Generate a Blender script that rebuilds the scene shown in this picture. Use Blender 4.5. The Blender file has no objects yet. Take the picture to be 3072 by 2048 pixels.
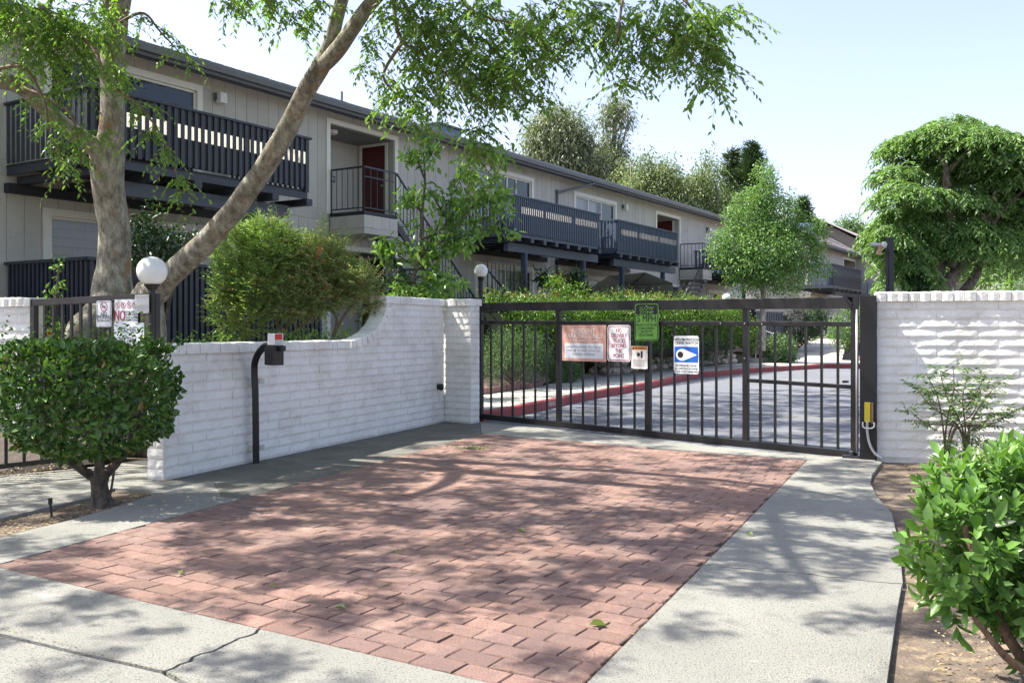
import bpy, bmesh, math, random
import numpy as np
from mathutils import Vector, Matrix, noise

random.seed(7); RNG = np.random.default_rng(7)
S = bpy.context.scene
COL = S.collection
R = math.radians

# ---------------------------------------------------------------- camera, sky, sun, exposure
FPX, CH, HY = 2800.0, 1.45, 985.0          # focal length in photo pixels, camera height, horizon row
cam = bpy.data.objects.new('camera', bpy.data.cameras.new('camera'))
COL.objects.link(cam); S.camera = cam
cam.location = (0, 0, CH); cam.rotation_euler = (R(90), 0, 0)
cam.data.sensor_width = 36.0; cam.data.lens = FPX/3072*36.0
cam.data.shift_y = -(1024-HY)/3072
cam.data.clip_start = 0.05; cam.data.clip_end = 1500

SUN = Vector((-0.568, 0.075, 0.819)).normalized()
world = bpy.data.worlds.new('World'); S.world = world; world.use_nodes = True
wn = world.node_tree
bg = wn.nodes['Background']
sky = wn.nodes.new('ShaderNodeTexSky'); sky.sky_type = 'NISHITA'; sky.sun_disc = False
sky.sun_elevation = math.asin(SUN.z)
sky.sun_rotation = math.atan2(SUN.x, SUN.y)
sky.air_density = 1.0; sky.dust_density = 2.2; sky.ozone_density = 1.0; sky.altitude = 50
hs = wn.nodes.new('ShaderNodeHueSaturation'); hs.inputs['Saturation'].default_value = 0.80
wn.links.new(sky.outputs[0], hs.inputs['Color'])
tint = wn.nodes.new('ShaderNodeVectorMath'); tint.operation = 'MULTIPLY'; tint.inputs[1].default_value = (1.0, 0.955, 1.03)
wn.links.new(hs.outputs[0], tint.inputs[0]); wn.links.new(tint.outputs[0], bg.inputs['Color'])
bg.inputs['Strength'].default_value = 0.13
sl = bpy.data.lights.new('sun', 'SUN'); sl.energy = 5.0; sl.angle = R(0.55); sl.color = (1.0, 0.945, 0.86)
so = bpy.data.objects.new('sun', sl); COL.objects.link(so)
so.rotation_euler = SUN.to_track_quat('Z', 'Y').to_euler(); so.location = (-30, 5, 40)
S.view_settings.view_transform = 'Standard'; S.view_settings.look = 'None'
S.view_settings.gamma = 1.0; S.view_settings.exposure = 1.34
S.view_settings.use_curve_mapping = False

# ---------------------------------------------------------------- helpers
def G(px, py, z=0.0):                       # photo pixel -> point on the horizontal plane z
    Y = FPX*(CH-z)/(py-HY)
    return ((px-1536)/FPX*Y, Y, z)
def PY(px, py, Y):                          # photo pixel -> point at distance Y
    return Vector(((px-1536)/FPX*Y, Y, CH+(HY-py)*Y/FPX))
def zat(py, Y): return CH+(HY-py)*Y/FPX
def on_line(px, A, D):                      # parameter u of the point of line A+uD seen in column px
    t = (px-1536)/FPX
    return (t*A[1]-A[0])/(D[0]-t*D[1])

def wm(o):
    m = Matrix.Identity(4)
    while o is not None:
        m = o.matrix_basis @ m; o = o.parent
    return m

def thing(name, label, cat, loc=(0, 0, 0), rz=0.0, group=None, kind=None):
    o = bpy.data.objects.new(name, None); COL.objects.link(o)
    o.empty_display_size = 0.2
    o.matrix_basis = Matrix.Translation(Vector(loc)) @ Matrix.Rotation(rz, 4, 'Z')
    if kind: o['kind'] = kind
    if label: o['label'] = label
    if cat: o['category'] = cat
    if group: o['group'] = group
    return o
def tag(o, label=None, cat=None, group=None, kind=None):
    if label: o['label'] = label
    if cat: o['category'] = cat
    if group: o['group'] = group
    if kind: o['kind'] = kind
    return o

class MB:
    def __init__(s): s.v = []; s.f = []; s.sm = False
    def add(s, vs, fs):
        b = len(s.v); s.v += [tuple(v) for v in vs]; s.f += [tuple(i+b for i in f) for f in fs]; return s
    def box(s, x0, x1, y0, y1, z0, z1, M=None):
        vs = [(x, y, z) for x in (x0, x1) for y in (y0, y1) for z in (z0, z1)]
        if M is not None: vs = [M @ Vector(v) for v in vs]
        return s.add(vs, [(0, 1, 3, 2), (4, 6, 7, 5), (0, 4, 5, 1), (2, 3, 7, 6), (0, 2, 6, 4), (1, 5, 7, 3)])
    def bar(s, a, b, w, h, up=(0, 0, 1)):   # rectangular bar from a to b
        a = Vector(a); b = Vector(b); d = (b-a); L = d.length; d.normalize()
        up = Vector(up); x = d.cross(up)
        if x.length < 1e-4: x = d.cross(Vector((1, 0, 0)))
        x.normalize(); u = x.cross(d)
        vs = []
        for p in (a, b):
            for i, j in ((-1, -1), (1, -1), (1, 1), (-1, 1)):
                vs.append(p+x*(i*w/2)+u*(j*h/2))
        return s.add(vs, [(0, 1, 2, 3), (7, 6, 5, 4), (0, 4, 5, 1), (1, 5, 6, 2), (2, 6, 7, 3), (3, 7, 4, 0)])
    def tube(s, pts, rad, n=8, cap=True, jit=0.0, seed=0.0):
        pts = [Vector(p) for p in pts]
        if not hasattr(rad, '__len__'): rad = [rad]*len(pts)
        b = len(s.v); X = None
        for i, p in enumerate(pts):
            d = (pts[min(i+1, len(pts)-1)]-pts[max(i-1, 0)]).normalized()
            if X is None:
                X = d.orthogonal().normalized()
            X = (X - d*X.dot(d)).normalized(); Y = d.cross(X)
            for k in range(n):
                a = 2*math.pi*k/n; r = rad[i]
                q = X*math.cos(a)+Y*math.sin(a)
                if jit: r *= 1+jit*noise.noise(p*1.7/max(rad[0]*6, .1)*0.9+q*1.3+Vector((seed, 0, 0)))
                s.v.append(tuple(p+q*r))
        for i in range(len(pts)-1):
            for k in range(n):
                s.f.append((b+i*n+k, b+i*n+(k+1) % n, b+(i+1)*n+(k+1) % n, b+(i+1)*n+k))
        if cap:
            s.f.append(tuple(b+k for k in reversed(range(n))))
            s.f.append(tuple(b+(len(pts)-1)*n+k for k in range(n)))
        return s
    def prism(s, poly, z0, z1, M=None):
        n = len(poly)
        vs = [(x, y, z0) for x, y in poly]+[(x, y, z1) for x, y in poly]
        if M is not None: vs = [M @ Vector(v) for v in vs]
        area = sum(poly[i][0]*poly[(i+1) % n][1]-poly[(i+1) % n][0]*poly[i][1] for i in range(n))
        fs = [tuple(reversed(range(n))), tuple(range(n, 2*n))]+[(i, (i+1) % n, n+(i+1) % n, n+i) for i in range(n)]
        if area < 0: fs = [tuple(reversed(f)) for f in fs]
        return s.add(vs, fs)
    def lathe(s, prof, n=16, M=None, c=(0, 0, 0)):      # profile of (r, z)
        vs = []
        for r, z in prof:
            for k in range(n):
                a = 2*math.pi*k/n; vs.append(Vector((c[0]+r*math.cos(a), c[1]+r*math.sin(a), c[2]+z)))
        if M is not None: vs = [M @ v for v in vs]
        m = len(prof)
        fs = [(i*n+k, i*n+(k+1) % n, (i+1)*n+(k+1) % n, (i+1)*n+k) for i in range(m-1) for k in range(n)]
        fs += [tuple(reversed(range(n))), tuple((m-1)*n+k for k in range(n))]
        return s.add(vs, fs)
    def mesh(s, name, mat, smooth=False):
        me = bpy.data.meshes.new(name); me.from_pydata(s.v, [], s.f)
        if mat: me.materials.append(mat)
        if smooth or s.sm: me.shade_smooth()
        me.update(); return me
    def build(s, name, mat, parent=None, world=False, smooth=False, bevel=0.0, loc=None):
        if world and parent is not None:
            Mi = wm(parent).inverted(); s.v = [tuple(Mi @ Vector(v)) for v in s.v]
        if loc is not None:
            s.v = [(v[0]-loc[0], v[1]-loc[1], v[2]-loc[2]) for v in s.v]
        me = s.mesh(name, mat, smooth)
        o = bpy.data.objects.new(name, me); COL.objects.link(o); o.parent = parent
        if loc is not None: o.location = loc
        if bevel:
            b = o.modifiers.new('bevel', 'BEVEL'); b.width = bevel; b.segments = 2; b.limit_method = 'ANGLE'; b.angle_limit = R(40)
        return o

def inst(name, me, parent, M):
    o = bpy.data.objects.new(name, me); COL.objects.link(o); o.parent = parent; o.matrix_basis = M; return o
def copy_tree(o, parent=None):
    c = o.copy(); COL.objects.link(c); c.parent = parent
    for ch in list(o.children): copy_tree(ch, c)
    return c

def spline(pts, k=6):
    P = [np.array(p, float) for p in pts]; out = []
    for i in range(len(P)-1):
        p0 = P[max(i-1, 0)]; p1 = P[i]; p2 = P[i+1]; p3 = P[min(i+2, len(P)-1)]
        for j in range(k):
            t = j/k
            out.append(0.5*((2*p1)+(-p0+p2)*t+(2*p0-5*p1+4*p2-p3)*t*t+(-p0+3*p1-3*p2+p3)*t**3))
    out.append(P[-1]); return out

# ---------------------------------------------------------------- materials
def new_mat(name):
    m = bpy.data.materials.new(name); m.use_nodes = True
    nt = m.node_tree; b = nt.nodes['Principled BSDF']
    return m, nt, b
def N(nt, t, **kw):
    n = nt.nodes.new(t)
    for k, v in kw.items():
        if hasattr(n, k): setattr(n, k, v)
        else: n.inputs[k].default_value = v
    return n
def ramp(nt, stops):
    r = nt.nodes.new('ShaderNodeValToRGB'); e = r.color_ramp.elements
    while len(e) > 1: e.remove(e[-1])
    e[0].position = stops[0][0]; e[0].color = (*stops[0][1], 1)
    for p, c in stops[1:]:
        q = e.new(p); q.color = (*c, 1)
    return r
def sc(c, k): return tuple(min(1, x*k) for x in c)

def surf(name, col, rough=0.7, var=0.12, nscale=4.0, bump=0.0, bscale=40.0, metal=0.0, spec=0.5,
         rnd=0.0, dirt=None, dscale=1.5, dthr=(0.5, 0.7), speck=None, attr=False, stains=()):
    m, nt, b = new_mat(name); L = nt.links
    tc = N(nt, 'ShaderNodeTexCoord'); vec = tc.outputs['Object']
    if rnd or attr is True: pass
    n1 = N(nt, 'ShaderNodeTexNoise', Scale=nscale, Detail=6.0, Roughness=0.65)
    geo = N(nt, 'ShaderNodeNewGeometry'); vec = geo.outputs['Position']
    L.new(vec, n1.inputs['Vector'])
    r = ramp(nt, [(0.25, sc(col, 1-var)), (0.75, sc(col, 1+var))]); L.new(n1.outputs['Fac'], r.inputs['Fac'])
    out = r.outputs['Color']
    if rnd:
        oi = N(nt, 'ShaderNodeObjectInfo')
        src = oi.outputs['Random']
        if attr:
            at = N(nt, 'ShaderNodeAttribute', attribute_name='rnd'); src = at.outputs['Fac']
        mr = N(nt, 'ShaderNodeMapRange'); mr.inputs['To Min'].default_value = 1-rnd; mr.inputs['To Max'].default_value = 1+rnd
        L.new(src, mr.inputs['Value'])
        mx = N(nt, 'ShaderNodeVectorMath', operation='SCALE'); L.new(out, mx.inputs[0]); L.new(mr.outputs[0], mx.inputs['Scale'])
        out = mx.outputs[0]
    if dirt:
        n2 = N(nt, 'ShaderNodeTexNoise', Scale=dscale, Detail=8.0, Roughness=0.7); L.new(vec, n2.inputs['Vector'])
        r2 = ramp(nt, [(dthr[0], (0, 0, 0)), (dthr[1], (1, 1, 1))]); L.new(n2.outputs['Fac'], r2.inputs['Fac'])
        mx = N(nt, 'ShaderNodeMix', data_type='RGBA'); L.new(r2.outputs['Color'], mx.inputs[0])
        L.new(out, mx.inputs[6]); mx.inputs[7].default_value = (*dirt, 1); out = mx.outputs[2]
    if speck:
        n3 = N(nt, 'ShaderNodeTexNoise', Scale=speck[1], Detail=2.0, Roughness=0.6); L.new(vec, n3.inputs['Vector'])
        r3 = ramp(nt, [(speck[2], (0, 0, 0)), (speck[2]+.08, (1, 1, 1))]); L.new(n3.outputs['Fac'], r3.inputs['Fac'])
        mx = N(nt, 'ShaderNodeMix', data_type='RGBA'); L.new(r3.outputs['Color'], mx.inputs[0])
        L.new(out, mx.inputs[6]); mx.inputs[7].default_value = (*speck[0], 1); out = mx.outputs[2]
    for (c_, s_, th, wd, off_) in stains:
        mp = N(nt, 'ShaderNodeVectorMath', operation='ADD'); mp.inputs[1].default_value = (off_, off_*.7, 0); L.new(vec, mp.inputs[0])
        n5 = N(nt, 'ShaderNodeTexNoise', Scale=s_, Detail=7.0, Roughness=0.75); L.new(mp.outputs[0], n5.inputs['Vector'])
        r5 = ramp(nt, [(th, (0, 0, 0)), (th+wd, (.85, .85, .85))]); L.new(n5.outputs['Fac'], r5.inputs['Fac'])
        mx = N(nt, 'ShaderNodeMix', data_type='RGBA'); L.new(r5.outputs['Color'], mx.inputs[0])
        L.new(out, mx.inputs[6]); mx.inputs[7].default_value = (*c_, 1); out = mx.outputs[2]
    L.new(out, b.inputs['Base Color'])
    b.inputs['Roughness'].default_value = rough; b.inputs['Metallic'].default_value = metal
    b.inputs['Specular IOR Level'].default_value = spec
    if bump:
        n4 = N(nt, 'ShaderNodeTexNoise', Scale=bscale, Detail=5.0, Roughness=0.65); L.new(vec, n4.inputs['Vector'])
        bp = N(nt, 'ShaderNodeBump', Strength=bump, Distance=0.02); L.new(n4.outputs['Fac'], bp.inputs['Height'])
        L.new(bp.outputs[0], b.inputs['Normal'])
    return m

def leafmat(name, dark, light, trans=0.35, rough=0.42, hue2=None, spec=0.4):
    m, nt, b = new_mat(name); L = nt.links
    at = N(nt, 'ShaderNodeAttribute', attribute_name='rnd')
    st = [(0.0, dark), (0.7, light)]
    if hue2: st = [(0.0, dark), (0.6, light), (hue2[0], light), (min(1, hue2[0]+.05), hue2[1])]
    r = ramp(nt, st); L.new(at.outputs['Fac'], r.inputs['Fac'])
    L.new(r.outputs['Color'], b.inputs['Base Color'])
    b.inputs['Roughness'].default_value = rough; b.inputs['Specular IOR Level'].default_value = spec
    tr = N(nt, 'ShaderNodeBsdfTranslucent')
    g = N(nt, 'ShaderNodeGamma'); g.inputs[1].default_value = 0.85
    mm = N(nt, 'ShaderNodeVectorMath', operation='MULTIPLY'); mm.inputs[1].default_value = (1.25, 1.35, 0.55)
    L.new(r.outputs['Color'], mm.inputs[0]); L.new(mm.outputs[0], tr.inputs['Color'])
    mx = N(nt, 'ShaderNodeMixShader'); mx.inputs[0].default_value = trans
    L.new(b.outputs[0], mx.inputs[1]); L.new(tr.outputs[0], mx.inputs[2])
    L.new(mx.outputs[0], nt.nodes['Material Output'].inputs['Surface'])
    return m

def barkmat(name, base, patch, light, scale=9.0):
    m, nt, b = new_mat(name); L = nt.links
    geo = N(nt, 'ShaderNodeNewGeometry')
    mp = N(nt, 'ShaderNodeMapping'); mp.inputs['Scale'].default_value = (1, 1, 0.45); L.new(geo.outputs['Position'], mp.inputs[0])
    n1 = N(nt, 'ShaderNodeTexNoise', Scale=scale, Detail=7.0, Roughness=0.7); L.new(mp.outputs[0], n1.inputs['Vector'])
    r1 = ramp(nt, [(0.36, sc(base, .45)), (0.5, base), (0.62, light)]); L.new(n1.outputs['Fac'], r1.inputs['Fac'])
    n2 = N(nt, 'ShaderNodeTexNoise', Scale=scale*.45, Detail=6.0, Roughness=0.7); L.new(mp.outputs[0], n2.inputs['Vector'])
    r2 = ramp(nt, [(0.56, (0, 0, 0)), (0.64, (1, 1, 1))]); L.new(n2.outputs['Fac'], r2.inputs['Fac'])
    mx = N(nt, 'ShaderNodeMix', data_type='RGBA'); L.new(r2.outputs['Color'], mx.inputs[0]); L.new(r1.outputs['Color'], mx.inputs[6]); mx.inputs[7].default_value = (*patch, 1)
    vo = N(nt, 'ShaderNodeTexVoronoi', Scale=scale*3.2); L.new(mp.outputs[0], vo.inputs['Vector'])
    r3 = ramp(nt, [(0.0, (.55, .55, .55)), (0.35, (1.1, 1.1, 1.1))]); L.new(vo.outputs['Distance'], r3.inputs['Fac'])
    mu = N(nt, 'ShaderNodeVectorMath', operation='MULTIPLY'); L.new(mx.outputs[2], mu.inputs[0]); L.new(r3.outputs['Color'], mu.inputs[1])
    L.new(mu.outputs[0], b.inputs['Base Color']); b.inputs['Roughness'].default_value = .85
    n4 = N(nt, 'ShaderNodeTexNoise', Scale=scale*4, Detail=6.0, Roughness=0.75); L.new(mp.outputs[0], n4.inputs['Vector'])
    bp = N(nt, 'ShaderNodeBump', Strength=1.0, Distance=0.06); L.new(n4.outputs['Fac'], bp.inputs['Height']); L.new(bp.outputs[0], b.inputs['Normal'])
    return m

M = {}
M['soil'] = surf('soil', (0.13, 0.10, 0.075), .95, .4, 6, bump=1.0, bscale=30, dirt=(0.26, 0.2, 0.13), dscale=9, dthr=(.5, .62), speck=((.4, .34, .22), 90, .66))
M['mulch'] = surf('mulch', (0.07, 0.055, 0.045), .95, .4, 9, bump=1.0, bscale=40, speck=((.25, .2, .14), 60, .63))
M['concrete'] = surf('concrete', (0.33, 0.325, 0.285), .9, .12, 2.6, bump=1.0, bscale=95, dirt=(0.24, 0.24, 0.21), dscale=1.3, dthr=(.42, .7), speck=((.15, .15, .14), 75, .57), stains=[((.19, .185, .16), 2.2, .57, .12, 4), ((.44, .435, .40), 3.0, .62, .05, 11), ((.13, .125, .11), 9, .68, .04, 7)])
M['concrete_shaded'] = surf('concrete_shaded', (0.15, 0.145, 0.125), .92, .25, 2.2, bump=.4, bscale=140, dirt=(0.10, 0.095, 0.08), dscale=2.0, dthr=(.42, .62), speck=((.3, .28, .2), 120, .67))  # darker copy of the concrete, the left wall's shadow put into its colour
M['walk'] = surf('walk', (0.48, 0.46, 0.40), .9, .1, 2.0, bump=.25, bscale=90, dirt=(0.30, 0.29, 0.25), dscale=.9)
M['asphalt'] = surf('asphalt', (0.135, 0.145, 0.165), .9, .12, 3, bump=.5, bscale=150, dirt=(0.19, 0.19, 0.19), dscale=.7, speck=((.3, .3, .29), 120, .66))
M['grout'] = surf('grout', (0.055, 0.05, 0.04), 1, .4, 15, speck=((.10, .13, .04), 20, .62))
PB = dict(rough=.85, var=.18, nscale=14, bump=.9, bscale=110, dirt=(0.18, 0.12, 0.11), dscale=.9, dthr=(.42, .66), speck=((.13, .09, .085), 80, .58), stains=[((.38, .27, .21), 1.6, .55, .12, 3), ((.12, .085, .08), 2.6, .63, .08, 9), ((.10, .08, .07), 11, .70, .03, 5)])
M['brick'] = surf('brick', (0.30, 0.18, 0.138), rnd=.24, **PB)
M['brick_stuff'] = surf('brick_far', (0.30, 0.18, 0.138), rnd=.24, attr=True, **PB)
M['wall_white'] = surf('white_painted_block', (0.80, 0.795, 0.76), .75, .05, 3, bump=.45, bscale=30, stains=[((.50, .48, .42), 5, .67, .06, 2), ((.66, .63, .56), 1.2, .56, .15, 8)], dirt=(0.62, 0.60, 0.54), dscale=2.2, dthr=(.45, .72))
M['siding'] = surf('grey_siding', (0.51, 0.495, 0.45), .8, .07, 2.0, bump=.3, bscale=60, rnd=.05, stains=[((.40, .39, .35), 1.1, .56, .14, 5)])
M['band'] = surf('grey_band', (0.47, 0.455, 0.41), .8, .05, 2.5)
M['trim'] = surf('cream_trim', (0.80, 0.79, 0.72), .6, .04, 3)
M['navy'] = surf('navy_paint', (0.035, 0.042, 0.058), .5, .2, 6)
M['navy_blue'] = surf('blue_grey_paint', (0.06, 0.082, 0.125), .5, .15, 5)
M['navy_dark'] = surf('black_paint', (0.018, 0.019, 0.024), .6, .2, 5)
M['beam'] = surf('beam_paint', (0.075, 0.09, 0.115), .6, .2, 8)
M['iron'] = surf('brown_black_iron', (0.009, 0.008, 0.009), .38, .2, 8, spec=.5)
M['iron2'] = surf('stair_iron', (0.022, 0.026, 0.036), .4, .2, 8)
M['gutter'] = surf('gutter_metal', (0.14, 0.155, 0.18), .45, .06, 3)
M['soffit'] = surf('soffit', (0.15, 0.16, 0.185), .7, .06, 3)
M['white_panel'] = surf('white_board', (0.74, 0.72, 0.68), .6, .06, 4)
M['shingle'] = surf('shingle', (0.26, 0.23, 0.22), .95, .2, 5, rnd=.12)
M['door_red'] = surf('door_red', (0.10, 0.012, 0.012), .4, .1, 3)
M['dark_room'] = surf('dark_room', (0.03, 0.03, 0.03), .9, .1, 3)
M['curtain'] = surf('curtain', (0.62, 0.62, 0.58), .9, .06, 5)
M['curtain_dark'] = surf('curtain_dark', (0.10, 0.09, 0.08), .9, .3, 3)
M['red_paint'] = surf('red_kerb_paint', (0.30, 0.055, 0.055), .7, .15, 6, dirt=(0.26, 0.16, 0.15), dscale=3.5, dthr=(.58, .68))
M['stone'] = surf('stone', (0.50, 0.46, 0.41), .85, .25, 4, bump=.7, bscale=20, rnd=.3, dirt=(0.34, 0.24, 0.16), dscale=2.5, dthr=(.52, .6))
M['edge_brick'] = surf('edging_brick', (0.19, 0.10, 0.085), .85, .2, 12, rnd=.2)
M['metal_grey'] = surf('galvanised', (0.45, 0.46, 0.47), .45, .1, 6, metal=.6)
M['yellow'] = surf('yellow_paint', (0.62, 0.50, 0.03), .5, .1, 6)
M['conduit'] = surf('grey_conduit', (0.42, 0.43, 0.44), .5, .05, 6)
M['rust'] = surf('rust', (0.28, 0.17, 0.12), .8, .3, 20)
M['white_plastic'] = surf('white_plastic', (0.74, 0.73, 0.70), .45, .05, 3)
M['red_plastic'] = surf('red_plastic', (0.6, 0.02, 0.02), .35, .05, 3)
M['chimney'] = surf('chimney_blue', (0.10, 0.17, 0.27), .6, .1, 3)
M['black'] = surf('black_print', (0.012, 0.012, 0.014), .5, .02, 3)
M['dry'] = surf('dry_leaf', (0.30, 0.20, 0.09), .8, .3, 9, rnd=.3)
M['umbrella'] = surf('umbrella_cloth', (0.66, 0.66, 0.66), .8, .04, 3)

def flat(name, col, rough=.5):
    m, nt, b = new_mat(name); b.inputs['Base Color'].default_value = (*col, 1); b.inputs['Roughness'].default_value = rough; return m
SGN = {k: flat('print_'+k, c) for k, c in dict(
    white=(.78, .79, .80), faded=(.60, .60, .58), green=(.15, .37, .06), pink=(.62, .33, .26), red=(.42, .03, .05),
    ink=(.012, .012, .014), orange=(.62, .22, .03), blue=(.01, .10, .45), grey=(.17, .17, .18), palewhite=(.80, .74, .70), navy=(.02, .03, .06),
    palegrey=(.42, .43, .44), platewhite=(.70, .72, .76), curb=(.75, .70, .66)).items()}

def globe_mat():
    m, nt, b = new_mat('opal_globe'); b.inputs['Base Color'].default_value = (.80, .80, .79, 1); b.inputs['Roughness'].default_value = .22
    b.inputs['Subsurface Weight'].default_value = .25; b.inputs['Subsurface Radius'].default_value = (.05, .05, .05)
    return m
M['globe'] = globe_mat()
def glass_mat(name, tint, dark):
    m, nt, b = new_mat(name); L = nt.links
    gl = N(nt, 'ShaderNodeBsdfGlossy', Roughness=0.02); gl.inputs['Color'].default_value = (*tint, 1)
    tr = N(nt, 'ShaderNodeBsdfTransparent'); tr.inputs['Color'].default_value = (dark, dark, dark*1.02, 1)
    fr = N(nt, 'ShaderNodeFresnel', IOR=1.55)
    mx = N(nt, 'ShaderNodeMixShader'); L.new(fr.outputs[0], mx.inputs[0]); L.new(tr.outputs[0], mx.inputs[1]); L.new(gl.outputs[0], mx.inputs[2])
    L.new(mx.outputs[0], nt.nodes['Material Output'].inputs['Surface']); return m
M['glass'] = glass_mat('window_glass', (.9, .95, 1), .75)

M['bark1'] = barkmat('mottled_bark', (0.34, 0.31, 0.245), (0.36, 0.22, 0.12), (0.52, 0.50, 0.41), 12)
M['bark2'] = barkmat('grey_bark', (0.16, 0.13, 0.10), (0.22, 0.15, 0.10), (0.24, 0.2, 0.16), 12)
M['bark_pale'] = barkmat('pale_bark', (0.38, 0.34, 0.30), (0.30, 0.22, 0.18), (0.52, 0.50, 0.45), 8)
M['twig'] = surf('twig', (0.16, 0.11, 0.075), .8, .2, 20)
M['lf_elm'] = leafmat('leaf_elm', (0.055, 0.13, 0.03), (0.18, 0.31, 0.075), .5)
M['lf_box'] = leafmat('leaf_glossy_dark', (0.016, 0.05, 0.013), (0.095, 0.19, 0.04), .25, .33, hue2=(.975, (.30, .22, .08)))
M['lf_priv'] = leafmat('leaf_glossy_bright', (0.035, 0.09, 0.02), (0.14, 0.27, 0.06), .30, .32)
M['lf_pear'] = leafmat('leaf_pear', (0.06, 0.14, 0.03), (0.20, 0.34, 0.09), .38, .3)
M['lf_bottle'] = leafmat('leaf_bottlebrush', (0.08, 0.16, 0.04), (0.28, 0.40, 0.14), .42, .4, hue2=(.9, (.33, .15, .09)))
M['lf_bottle_dry'] = leafmat('leaf_bottlebrush_dry', (0.08, 0.13, 0.045), (0.30, 0.37, 0.17), .4, .45, hue2=(.84, (.48, .28, .19)))
M['lf_red'] = leafmat('flower_red', (0.28, 0.03, 0.02), (0.4, 0.07, 0.04), .3, .6)
M['lf_hedge'] = leafmat('leaf_hedge', (0.05, 0.13, 0.02), (0.15, 0.26, 0.04), .3, .35, hue2=(.93, (.40, .18, .06)))
M['lf_rose'] = leafmat('leaf_rosemary', (0.05, 0.11, 0.04), (0.16, 0.26, 0.10), .2, .5)
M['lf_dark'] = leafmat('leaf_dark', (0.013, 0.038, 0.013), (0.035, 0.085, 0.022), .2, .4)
M['lf_maid'] = leafmat('leaf_ginkgo', (0.06, 0.15, 0.045), (0.20, 0.33, 0.11), .35, .4)
M['lf_birch'] = leafmat('leaf_birch', (0.08, 0.13, 0.05), (0.22, 0.28, 0.13), .35, .45)
M['lf_euc'] = leafmat('leaf_eucalyptus', (0.08, 0.11, 0.065), (0.26, 0.30, 0.19), .3, .45)
M['lf_con'] = leafmat('leaf_conifer', (0.02, 0.05, 0.022), (0.07, 0.12, 0.045), .12, .6)
M['lf_umb'] = leafmat('leaf_umbrella_tree', (0.055, 0.125, 0.035), (0.19, 0.31, 0.10), .4, .4)
M['lf_nan'] = leafmat('leaf_nandina', (0.04, 0.10, 0.03), (0.14, 0.24, 0.07), .3, .4)
M['lf_clip'] = leafmat('leaf_clippings', (0.10, 0.15, 0.05), (0.28, 0.33, 0.16), .3, .6)

# ---------------------------------------------------------------- foliage
def leaf_mesh(name, org, dr, nr, L, W, mat, fold=.22, curl=.12, six=False, rnd=None):
    """one mesh of many leaves; every leaf folded along its midrib"""
    n = len(org); org = np.asarray(org, float); dr = np.asarray(dr, float); nr = np.asarray(nr, float)
    dr = dr/np.maximum(np.linalg.norm(dr, axis=1, keepdims=True), 1e-6)
    sd = np.cross(dr, nr); sd /= np.maximum(np.linalg.norm(sd, axis=1, keepdims=True), 1e-6)
    nn = np.cross(sd, dr)
    L = np.broadcast_to(np.asarray(L, float), (n,))[:, None]; W = np.broadcast_to(np.asarray(W, float), (n,))[:, None]
    if six:
        prof = [(0, 0, 0), (.22, .36, 1), (.62, .44, 1), (1, 0, 0), (.62, -.44, 1), (.22, -.36, 1)]
    else:
        prof = [(0, 0, 0), (.45, .5, 1), (1, 0, 0), (.45, -.5, 1)]
    m = len(prof); V = np.empty((n, m, 3))
    for i, (a, s_, e) in enumerate(prof):
        V[:, i] = org+dr*L*a+sd*W*s_+nn*(W*fold*e - L*curl*a*a)
    if six: base = np.array([[0, 1, 2, 3], [0, 3, 4, 5]])
    else: base = np.array([[0, 1, 2], [0, 2, 3]])
    k = base.shape[1]
    F = (base[None]+np.arange(n)[:, None, None]*m).reshape(-1, k)
    me = bpy.data.meshes.new(name)
    me.vertices.add(n*m); me.vertices.foreach_set('co', V.reshape(-1))
    me.loops.add(F.size); me.loops.foreach_set('vertex_index', F.reshape(-1).astype(np.int32))
    me.polygons.add(len(F)); me.polygons.foreach_set('loop_start', np.arange(0, F.size, k, dtype=np.int32))
    me.polygons.foreach_set('loop_total', np.full(len(F), k, dtype=np.int32))
    me.materials.append(mat)
    if rnd is None: rnd = RNG.random(n)
    a = me.attributes.new('rnd', 'FLOAT', 'POINT'); a.data.foreach_set('value', np.repeat(rnd, m).astype(np.float32))
    me.update(calc_edges=True); me.validate(); return me
def unit(n):
    v = RNG.normal(size=(n, 3)); return v/np.linalg.norm(v, axis=1, keepdims=True)
def leaf_obj(name, parent, *a, **k):
    wmi = wm(parent).inverted() if parent is not None else None
    me = leaf_mesh(name, *a, **k)
    if wmi is not None: me.transform(wmi)
    o = bpy.data.objects.new(name, me); COL.objects.link(o); o.parent = parent; return o

def clumps(ells, n, shell=.55):
    """points spread through ellipsoids (cx,cy,cz,rx,ry,rz[,weight]), biased to their skins"""
    w = np.array([e[6] if len(e) > 6 else e[3]*e[4]*e[5] for e in ells], float); w /= w.sum()
    idx = RNG.choice(len(ells), n, p=w); E = np.array([e[:6] for e in ells], float)[idx]
    u = unit(n); r = shell+(1-shell)*RNG.random(n)**.7
    return E[:, :3]+u*E[:, 3:]*r[:, None], u
def clump_leaves(c, u, k, sig, L, W, droop=.3, out=.6, lv=.25):
    n = len(c)*k
    o = np.repeat(c, k, 0)+RNG.normal(size=(n, 3))*sig
    d = np.repeat(u, k, 0)*out+unit(n)*.8; d[:, 2] -= droop
    nr = unit(n)*.7; nr[:, 2] += .9
    rn = np.clip(np.repeat(RNG.random(len(c)), k)*.6+RNG.random(n)*.4, 0, 1)
    return o, d, nr, L*(1+lv*RNG.normal(size=n)), W*(1+lv*RNG.normal(size=n)), rn
def crown(parent, mat, ells, n, k, sig, L, W, shell=.55, droop=.3, out=.6, name='crown', six=False, fold=.22, inframe=None):
    c, u = clumps(ells, n, shell)
    o, d, nr, l, w, rn = clump_leaves(c, u, k, sig, L, W, droop, out)
    return leaf_obj(name, parent, o, d, nr, l, w, mat, six=six, rnd=rn, fold=fold)

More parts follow.
